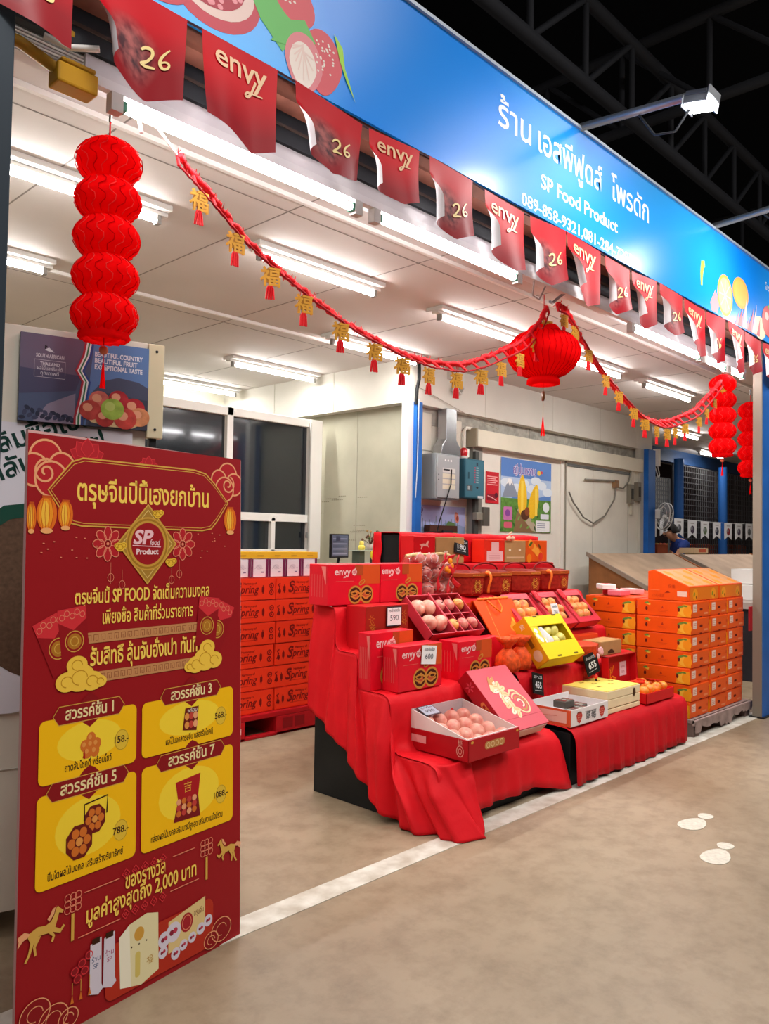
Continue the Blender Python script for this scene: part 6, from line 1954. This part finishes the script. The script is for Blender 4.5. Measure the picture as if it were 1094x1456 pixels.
for x, z in ((10.22, 2.18), (10.44, 2.22)):
    b = MB(); b.box(x-.05, x+.05, 5.10, 5.16, z-.13, z+.13, M('#7C7668', .5)); b.box(x-.025, x+.025, 5.09, 5.1, z-.07, z+.07, M('#3A3832', .6)); b.build('latch', do)
b = MB(); b.box(10.26, 10.32, 5.13, 5.2, 1.9, 2.62, M('#C8C2B0', .5)); b.build('stile', do)
b = MB(); b.box(6.70, 10.55, 5.10, 5.25, 2.50, 2.68, M('#DED8C4', .5, var=.06, vscale=3)); b.box(6.69, 6.72, 5.09, 5.25, 2.49, 2.69, M('#9A937E', .6)); b.build('track_cover', do, bevel=.006)
b = MB(); b.box(6.74, 6.90, 5.17, 5.25, 0, 2.5, M('#8E8C84', .4, .3)); b.box(6.73, 6.79, 5.13, 5.17, 0, 2.45, M('#4A4A46', .5)); b.build('jamb', do)
b = MB(); b.box(6.70, 6.92, 5.08, 5.14, 1.72, 1.80, M('#A09C8E', .4, .4)); b.box(6.80, 6.90, 5.06, 5.10, 1.66, 1.86, M('#6A675E', .4, .4)); b.build('lever_handle', do, bevel=.006)
# posters
A = Art(); w_, h_ = 1.03, .83
A.rect(0, 0, w_, h_, M('#5E86C8', .4), 0); A.poly([(0, .30), (.3, .42), (.6, .38), (w_, .46), (w_, .62), (0, .62)], M('#AFC6E4', .4), 1)
for cx, cy in ((.1, .55), (.3, .5), (.62, .5), (.82, .55), (.95, .48), (.7, .6), (.45, .56)):
    A.ell(cx, cy, .11, .05, M('#DCE6F0', .4), 2, 16)
A.poly([(.02, .38), (.14, .60), (.20, .60), (.34, .40)], M('#8A93A4', .4), 3); A.poly([(.10, .53), (.14, .60), (.20, .60), (.24, .52), (.20, .55), (.17, .51), (.14, .55)], WHITE, 4)
A.rect(0, 0, w_, .38, M('#5C8A3C', .5, var=.35, vscale=25), 3.5); A.poly([(.25, 0), (.32, .25), (.55, .08), (.66, 0)], M('#8A6A4A', .5), 4); A.poly([(.32, .25), (.62, .02), (.75, 0), (.68, .1), (.4, .3)], M('#B8A890', .5), 4.5)
def cob(cx, cy, L, w, rot):
    pts = []
    for i in range(22):
        t = 2*PI*i/22
        x = w*math.sin(t)*(1-.35*math.cos(t)*(1 if math.cos(t) > 0 else .3)); y = L*math.cos(t)
        pts.append((cx+x*math.cos(rot)-y*math.sin(rot), cy+x*math.sin(rot)+y*math.cos(rot)))
    A.poly(pts, M('#F0C02A', .4, var=.1, vscale=90), 6); 
    A.stroke([(cx-L*.8*-math.sin(rot)*-1, cy-L*.8), (cx-L*.7*math.sin(rot)*1, cy+L*.7)], w*.5, M('#F8D858', .4), 7)
cob(.42, .42, .24, .095, .02); cob(.66, .36, .21, .10, -.30)
A.ell(.48, .20, .09, .06, M('#5A3420', .5), 7, 16); A.ell(.52, .24, .05, .05, M('#8A4A2A', .5), 8, 14)
for k in range(20):
    A.ell(.02+.95*((k*7) % 20)/20, .02+.25*((k*11) % 20)/20, .035, .014, M(['#3A6A2A', '#7AA850', '#2A4A20'][k % 3], .5), 5, 10, rot=k)
A.rect(.05, .13, .22, .28, M('#C878B0', .4), 8, .02); A.ell(.13, .21, .05, .04, M('#8A4A9A', .4), 9, 14); A.rect(.06, .04, .22, .11, M('#D8607A', .4), 8, .02)
A.rect(.70, .01, 1.0, .14, M('#F0F0F0', .4), 9, .01)
for k in range(4):
    A.rect(.73, .03+.024*k, .90, .037+.024*k, M('#8A90A8', .5), 10)
A.ell(.92, .30, .07, .06, M('#E8EEF0', .4), 9, 16); A.rect(.80, .16, .98, .22, M('#E0E4EC', .4), 8.5, .01)
A.text('ญี่ปุ่นหวาน', .46, .665, .13, M('#F2E8F0', .4), 6, w=.46, bold=.05); A.text('ญี่ปุ่นหวาน', .46, .665, .13, M('#7A62B0', .4), 7, w=.46, bold=.015); A.ell(.76, .70, .04, .03, M('#E8C85A', .4), 7, 12); A.ell(.82, .71, .018, .018, M('#E04A3A', .4), 8, 10)
b = MB(); b.box(7.275, 7.275+w_, 5.190, 5.196, 1.61, 1.61+h_, M('#C8CCD0', .5)); b.art(A, (7.275, 5.190, 1.61), (1, 0, 0), (0, 0, 1), (0, -1, 0), .0006, .0003); tag(b.build('poster'), 'blue sky poster of two yellow corn cobs on the cold store leaf', 'poster')
A = Art(); A.rect(0, 0, .24, .345, M('#C8222E', .5), 0)
for k in range(5):
    A.rect(.02, .20+.022*k, .21-.03*(k % 2), .209+.022*k, M('#F0B0B0', .5), 1)
A.rect(.02, .03, .18, .10, M('#8A1A2A', .5), 1); A.ell(.19, .09, .03, .03, M('#5A1A2A', .5), 2, 12); A.stroke([(.03, .08), (.12, .06), (.2, .03)], .01, M('#F0B8B8', .5), 2)
b = MB(); b.box(7.0, 7.24, 5.192, 5.197, 1.915, 2.26, M('#B01E28', .5)); b.front(A, 7.0, 5.192, 1.915); tag(b.build('notice'), 'red notice sheet beside the corn poster', 'notice')
A = Art(); A.rect(0, 0, .86, .55, M('#A8B0DC', .45), 0); A.poly([(0, 0), (.86, 0), (.86, .34), (.6, .40), (.3, .30), (0, .36)], M('#8CA0C8', .45), 1)
for k in range(26):
    x = .1+.66*((k*7) % 26)/26
    A.stroke([(x, .28), (x+.01*math.sin(k), .40+.05*math.sin(k*3))], .006, M('#4A6A4A', .5), 2)
A.poly([(.46, .26), (.58, .40), (.68, .38), (.74, .26)], M('#5A7A48', .5), 3); A.ell(.08, .45, .08, .06, M('#4A3460', .5), 2, 14); A.ell(.12, .50, .06, .04, M('#5A4070', .5), 3, 14); A.ell(.72, .44, .035, .06, M('#C87A6A', .5), 2, 14, rot=.3); A.ell(.73, .43, .02, .03, M('#8A3A2A', .5), 3, 10)
b = MB(); b.box(5.835, 6.695, 5.236, 5.241, 1.30, 1.85, M('#9AA0C0', .5)); b.front(A, 5.835, 5.236, 1.30); tag(b.build('poster'), 'lilac vineyard poster below the fuse box', 'poster')
b = MB(); b.box(6.02, 6.45, 5.14, 5.22, 1.585, 1.65, M('#4A2A20', .6)); b.box(6.2, 6.35, 5.12, 5.2, 1.3, 1.60, DARK); tag(b.build('dark_tray'), 'dark tray in front of the lilac poster behind the red riser', 'tray')
# cables at the column top, camera
b = MB(); b.tube([(5.76, 5.09, 3.2), (5.75, 5.08, 3.05), (5.71, 5.07, 2.95), (5.70, 5.07, 2.8)], .018, BLACK, 6); b.tube([(5.72, 5.05, 2.85), (5.70, 5.04, 2.2), (5.68, 5.04, 1.9)], .005, M('#B8C4D0', .5), 5); tag(b.build('black_cable'), 'black cable dropping along the bulkhead to the blue post', 'cable')
b = MB(); b.tube([(5.74, 5.12, 3.0), (6.6, 5.11, 2.80), (7.1, 5.11, 2.72)], .004, M('#B0A898', .6), 5); tag(b.build('thin_wire'), 'thin wire slanting across the white bulkhead', 'wire')
r = thing('security_camera', 'small white security camera on the bulkhead near the cold store corner', 'camera', (6.30, 5.13, 3.14))
b = MB(); b.box(-.05, .05, -.04, .01, .0, .08, M('#D8D4CC', .5)); b.tube([(0, -.02, 0), (.03, -.05, -.06)], .010, M('#A8A49C', .5), 6); b.build('bracket', r)
b = MB(); b.X = Matrix.Translation((.04, -.06, -.10)) @ Matrix.Rotation(.6, 4, 'Y'); b.box(-.045, .045, -.04, .04, -.045, .045, M('#C8C4BC', .5)); b.box(-.03, .03, -.043, -.04, -.03, .03, M('#8A8780', .5)); b.build('housing', r, bevel=.008)
b = MB(); b.box(10.93, 11.0, 5.06, 5.14, 2.62, 2.86, M('#E0DCD4', .5)); b.tube([(10.9, 5.1, 2.62), (10.98, 5.08, 2.45), (11.06, 5.1, 2.5), (11.0, 5.1, 2.62)], .008, M('#C8C4BC', .5), 6); tag(b.build('switch_box'), 'white switch box with a looped wire past the bulkhead end', 'switch box')

# ================================================================== NEIGHBOUR BAY
# wooden sloped stalls
ply = M('#A58C74', .75, var=.15, vscale=4); plyd = M('#8A5A34', .7, var=.2, vscale=6)
def stall(x0, x1, y0, y1, z0, z1, label, top, side_):
    r = thing('fruit_stall', label, 'stall', (x0, y0, 0))
    w, d = x1-x0, y1-y0
    b = MB(); b.prism([(0, 0), (d, 0), (d, z1-.02), (0, z0-.02)], 0, .03, side_, 'x'); b.build('side_panel', r)
    b = MB(); b.prism([(0, 0), (d, 0), (d, z1-.02), (0, z0-.02)], w-.03, w, side_, 'x'); b.build('side_panel', r)
    b = MB(); b.prism([(-.02, z0-.03), (d, z1-.02), (d, z1+.01), (-.02, z0)], .0, w, top, 'x'); b.build('sloped_top', r)
    b = MB(); b.prism([(-.03, z0-.035), (d+.02, z1-.02), (d+.02, z1+.03), (-.03, z0+.02)], -.03, .0, M('#8E7E70', .7), 'x'); b.build('edge_board', r)
    b = MB(); b.prism([(-.03, z0-.035), (d+.02, z1-.02), (d+.02, z1+.03), (-.03, z0+.02)], w, w+.03, M('#A0623A', .7), 'x'); b.build('edge_board', r)
    b = MB(); b.box(.03, w-.03, 0, .03, 0, z0-.03, side_); b.build('front_panel', r)
    return r
stall(8.74, 11.1, 4.19, 4.92, 1.0, 1.36, 'sloped wooden fruit stall with brown plywood side behind the orange cartons', ply, plyd)
stall(11.45, 14.2, 4.15, 4.92, .97, 1.345, 'sloped wooden fruit stall with an orange edge board, farther away', M('#B29A86', .75, var=.12, vscale=4), M('#A0582C', .7))
b = MB(); b.box(11.93, 12.40, 4.95, 5.10, 0, 1.40, M('#C8A878', .7)); b.box(11.90, 12.43, 4.94, 5.17, 1.37, 1.45, M('#D8B890', .6)); A = Art(); A.rect(.15, 1.385, .42, 1.44, M('#C85A3A', .6), 1); b.front(A, 11.93, 4.94, 0); tag(b.build('carton_pile'), 'tan carton showing above the gap between the sloped stalls', 'carton')
# grey counter, foam box and red cloth at the blue post
b = MB(); b.box(9.2, 11.0, 3.05, 3.75, 0, .86, M('#26242A', .6)); b.box(9.15, 11.05, 3.0, 3.8, .80, .87, M('#A89C94', .6)); r = b.build('counter'); tag(r, 'low dark counter with a grey top behind the wide blue post', 'counter')
b = MB(); b.prism([(3.0, .868), (3.0, .62), (2.985, .62), (2.985, .868)], 8.6, 9.9, M('#B01824', .6), 'x'); tag(b.build('red_cloth'), 'strip of red cloth along the counter edge near the blue post', 'cloth')
for i, (x, z) in enumerate(((9.6, .872), (10.1, .872), (9.75, 1.05))):
    b = MB(); b.box(x, x+.45, 3.15, 3.6, z, z+.17, M('#D8D4D0', .6))
    for k in range(4):
        b.box(x+.03+.1*k, x+.09+.1*k, 3.145, 3.15, z+.03, z+.14, M('#8A8680', .6))
    tag(b.build('white_crate', bevel=.01), ['white slatted crate on the grey counter nearest the orange cartons', 'white slatted crate on the grey counter touching the blue post', 'white slatted crate stacked on the other two'][i], 'crate', 'white crates on the grey counter')
# crates of fruit behind the mesh
rn = random.Random(31)
b = MB(); b.box(12.2, 19, 6.55, 7.2, 0, .95, M('#3A2624', .7)); tag(b.build('shelf_bench'), 'dark long bench carrying red brown crates behind the mesh', 'bench')
for i in range(7):
    for k in range(2):
        x = 12.4+.92*i
        b = MB(); b.box(x, x+.84, 6.6, 7.1, .955+.28*k, .955+.28*k+.26, M(['#7A2A1E', '#8E3A26', '#6A1E1E', '#94452A'][(i+k) % 4], .6))
        for q in range(5):
            b.ball((x+.1+.16*q, 6.66, .955+.28*k+.24), .05, M(['#B0502E', '#9A3A2A', '#7A5A2A'][(q+i) % 3], .5), 6)
        tag(b.build('fruit_crate', bevel=.01), 'red brown fruit crate behind the mesh, %s along the bench, %s' % (ORD[i], ['lower', 'upper'][k]), 'crate', 'red brown crates behind the mesh')
# white pennants
b = MB(); pts = [(11.95+.12*k, 5.72, 1.965-.0-.05*math.sin(PI*min(1, k/48))) for k in range(49)]
b.tube(pts, .004, M('#B8B8B8', .5), 4); tag(b.build('pennant_string'), 'thin cord across the neighbour bay holding white pennants', 'cord')
def pen(x, col, label, zt):
    r = thing('white_pennant', label, 'pennant', (x, 5.715, zt), .0, 'white pennants in the neighbour bay')
    b = MB(); w, h = .36, .31
    b.prism([(-w/2, 0), (w/2, 0), (w/2*.96, -h), (0, -h+.07), (-w/2*.96, -h)], -.004, .004, M('#D9D8DA', .5)); b.build('cloth', r)
    A = Art(); A.ell(0, -.16, .085, .07, M(col, .5), 1, 14); A.ell(-.03, -.14, .04, .035, M('#8A8A8E', .5), 2, 10); A.rect(-.08, -.06, .08, -.04, M('#A8A0A0', .5), 1)
    b = MB(); b.front(A, 0, -.004, 0); b.build('print', r)
cols = ['#7A2A2A', '#4A4A50', '#4A4A50', '#4A3A4A', '#5A6A4A', '#3A3A4A', '#8A2A2A', '#4A3A50', '#5A5A5A', '#6A3A3A']
for i in range(10):
    x = 12.05+.545*i
    pen(x, cols[i], 'small white pennant with a fruit print across the neighbour bay, %s from the fan' % ORD[i], 1.962-.05*math.sin(PI*min(1, (x-11.95)/5.76)))
b = MB(); b.box(17.35, 17.7, 5.8, 5.82, 1.25, 1.62, M('#C8962A', .5)); A = Art(); A.text('ส้ม', .17, .2, .2, DRED, 1); A.rect(.06, .08, .28, .13, DRED, 1); b.front(A, 17.35, 5.8, 1.25); tag(b.build('yellow_notice'), 'yellow hand-written notice below the last white pennants', 'notice')
b = MB(); b.box(16.9, 18.2, 5.7, 5.9, .2, 1.25, M('#1E4A34', .6)); b.box(16.95, 18.1, 5.69, 5.7, 1.0, 1.08, M('#C8C8C0', .6)); tag(b.build('green_cabinet'), 'dark green cabinet under the yellow notice', 'cabinet')
# wall fan
r = thing('wall_fan', 'white wall fan on the blue post beside the person', 'fan', (11.03, 5.02, 1.885), .95)
r.scale = (.82, .82, .82)
b = MB(); wfn = M('#D4D4D2', .45)
b.lathe([(.05, -.03), (.06, .05), (.05, .16), (.02, .17)], wfn, 16); b.X = None
fb = b
b = MB(); b.box(-.07, .07, .10, .30, -.03, .13, wfn); b.prism([(-.06, -.03), (.06, -.03), (.03, -.35), (-.05, -.35)], .16, .22, wfn); b.build('motor_body', r, bevel=.015)
b = MB(); b.X = Matrix.Translation((0, .02, .02)) @ Matrix.Rotation(PI/2+.15, 4, 'X')
for rad, zz in ((.235, 0), (.235, .06), (.16, .085), (.08, .095), (.16, -.02)):
    b.tube([(rad*math.cos(2*PI*k/36), rad*math.sin(2*PI*k/36), zz) for k in range(37)], .009 if rad > .2 else .004, wfn, 6, caps=False)
for k in range(30):
    t = 2*PI*k/30
    b.tube([(.03*math.cos(t), .03*math.sin(t), .10), (.16*math.cos(t), .16*math.sin(t), .085), (.235*math.cos(t), .235*math.sin(t), .03)], .003, M('#A8A8A6', .5), 4)
b.build('grille', r)
b = MB(); b.X = Matrix.Translation((0, .02, .02)) @ Matrix.Rotation(PI/2+.15, 4, 'X')
for k in range(3):
    t0 = 2*PI*k/3
    b.grid(lambda u, v, t0=t0: ((.04+.17*v)*math.cos(t0+(u-.5)*1.2), (.04+.17*v)*math.sin(t0+(u-.5)*1.2), .03+.03*(u-.5)), 6, 4, M('#8A8C8E', .4))
b.ball((0, 0, .04), .045, wfn, 8, (1, 1, .8)); b.build('blade', r, solid=.003)

# ================================================================== PERSON
def skinned(name, verts, edges, rad, mat, parent=None, sub=2):
    me = bpy.data.meshes.new(name)
    me.from_pydata(verts, edges, [])
    o = bpy.data.objects.new(name, me)
    COL.objects.link(o)
    if parent: o.parent = parent
    md = o.modifiers.new('skin', 'SKIN'); md.use_smooth_shade = True
    for i, v in enumerate(me.skin_vertices[0].data):
        q = rad[i]
        v.radius = q if isinstance(q, tuple) else (q, q)
        v.use_root = (i == 0)
    s = o.modifiers.new('sub', 'SUBSURF'); s.levels = sub; s.render_levels = sub
    me.materials.append(mat)
    return o
skin_m = M('#B8856A', .5)
# faces local -Y; the whole figure is turned to look along the stall
PX, PY = 12.74, 5.30
pv = [(0, 0, .92), (0, 0, 1.08), (0, .01, 1.24), (0, .02, 1.37), (0, -.015, 1.42), (0, -.055, 1.455), (0, -.10, 1.515), (0, -.105, 1.595),
      (.17, .02, 1.36), (.225, -.13, 1.19), (.20, -.38, 1.22), (.19, -.46, 1.225),
      (-.17, .02, 1.36), (-.21, -.10, 1.16), (-.16, -.33, 1.10), (-.15, -.41, 1.09),
      (.09, 0, .84), (.10, -.02, .48), (.10, .02, .08), (.10, -.12, .04), (-.09, 0, .84), (-.10, -.02, .48), (-.10, .02, .08), (-.10, -.12, .04)]
pe_ = [(0, 1), (1, 2), (2, 3), (3, 4), (4, 5), (5, 6), (6, 7), (3, 8), (8, 9), (9, 10), (10, 11), (3, 12), (12, 13), (13, 14), (14, 15), (0, 16), (16, 17), (17, 18), (18, 19), (0, 20), (20, 21), (21, 22), (22, 23)]
pr_ = [(.14, .11), (.135, .10), (.15, .11), (.15, .10), .058, .056, (.076, .092), (.066, .08), .062, .047, .034, .03, .062, .047, .034, .03, .085, .06, .042, .035, .085, .06, .042, .035]
n0 = len(pv)
for (bi, sg) in ((11, 1), (15, -1)):
    hx, hy, hz_ = pv[bi]
    for fi in range(5):
        off = -.028+.014*fi if fi < 4 else .035*-sg
        L = [.05, .06, .058, .048, .035][fi]
        base = (hx+off*.7, hy-.035, hz_) if fi < 4 else (hx+off*.6, hy-.015, hz_-.005)
        k = len(pv)
        pv.append(base); pv.append((hx+off*1.1, base[1]-L*.6, hz_-.006)); pv.append((hx+off*1.15, base[1]-L, hz_-.022))
        pe_ += [(bi, k), (k, k+1), (k+1, k+2)]; pr_ += [.010, .009, .008]
person = skinned('person', pv, pe_, pr_, skin_m)
b = MB(); b.box(PX-.5, PX+.45, PY-.4, PY+.4, 0, .105, M('#4A443E', .8)); tag(b.build('floor_platform'), 'low dark platform under the person behind the sloped stall', 'platform')
person.location = (PX, PY, .085)
person.rotation_euler = (.16, 0, -2.40)
person.scale = (1.06, 1.06, 1.06)
tag(person, 'person in a navy t-shirt with short black hair leaning over the stall', 'person')
sv = [(0, 0, .95), (0, 0, 1.08), (0, .01, 1.24), (0, .02, 1.37), (0, .012, 1.435), (.17, .02, 1.365), (.21, -.075, 1.26), (-.17, .02, 1.365), (-.195, -.05, 1.23)]
skinned('t_shirt', sv, [(0, 1), (1, 2), (2, 3), (3, 4), (3, 5), (5, 6), (3, 7), (7, 8)], [(.155, .125), (.15, .115), (.165, .125), (.165, .115), .075, .078, .068, .078, .068], M('#22387C', .7, bump=.2), person)
skinned('trousers', [(0, 0, .94), (.09, 0, .82), (.10, -.02, .48), (.10, .02, .10), (-.09, 0, .82), (-.10, -.02, .48), (-.10, .02, .10)], [(0, 1), (1, 2), (2, 3), (0, 4), (4, 5), (5, 6)], [(.15, .12), .1, .075, .06, .1, .075, .06], M('#26262C', .8), person)
b = MB(); hm = M('#120E0E', .6)
b.grid(lambda u, v: (.086*math.sin(PI*.52*v)*math.cos(2*PI*u), -.008+.104*math.sin(PI*.52*v)*math.sin(2*PI*u)+.012*v, 1.655+.112*math.cos(PI*.52*v)-(.055*v if math.sin(2*PI*u) > -.3 else -.03*v)), 28, 10, hm, closeu=True); h_ = b.build('hair', person, solid=.006); h_.location = (0, -.08, -.06)
b = MB()
for s in (-1, 1):
    b.ball((s*.080, .0, 1.60), .024, skin_m, 8, (.35, .7, 1.1))
    b.ball((s*.032, -.105, 1.625), .010, WHITE, 8, (1.3, .6, .8)); b.ball((s*.032, -.112, 1.625), .005, DARK, 6)
    b.box(s*.032-.016, s*.032+.016, -.118, -.10, 1.643, 1.65, hm)
b.prism([(-.009, 1.625), (.009, 1.625), (.016, 1.585), (-.016, 1.585)], -.135, -.10, skin_m); b.box(-.024, .024, -.117, -.10, 1.553, 1.562, M('#8A4A40', .5)); f_ = b.build('face_features', person, bevel=.003); f_.location = (0, -.08, -.06)
b = MB(); A = Art(); A.text('SP', 0, 0, .05, WHITE, 1, bold=.03); b.X = Matrix.Translation((-.255, -.02, 1.27)) @ Matrix.Rotation(-PI/2, 4, 'Z'); b.front(A, 0, 0, 0); b.build('sleeve_print', person)

# ================================================================== FLOOR DECALS
def decal(x, y, ang, label):
    b = MB(); dm_ = M('#D6D0C2', .6, var=.15, vscale=30)
    pts = []
    for i in range(30):
        t = 2*PI*i/30
        pts.append((.16*math.cos(t)*(1+.1*math.cos(t)), .095*math.sin(t)*(1-.12*math.cos(t))))
    b.prism(pts, 0, .002, dm_, 'z')
    pts = [(.26+.072*math.cos(2*PI*i/24), .058*math.sin(2*PI*i/24)*(1+.15*math.cos(2*PI*i/24))) for i in range(24)]
    b.prism(pts, 0, .002, dm_, 'z')
    o = b.build('footprint_decal', loc=(x, y, .0005)); o.rotation_euler.z = ang; o.scale = (.68, .68, 1)
    tag(o, label, 'floor marking', 'white footprint marks')
decal(4.29, 1.785, .0, 'white footprint painted on the aisle floor, the one nearer the cloth')
decal(3.93, 1.52, .12, 'white footprint painted on the aisle floor, the one nearer the camera')
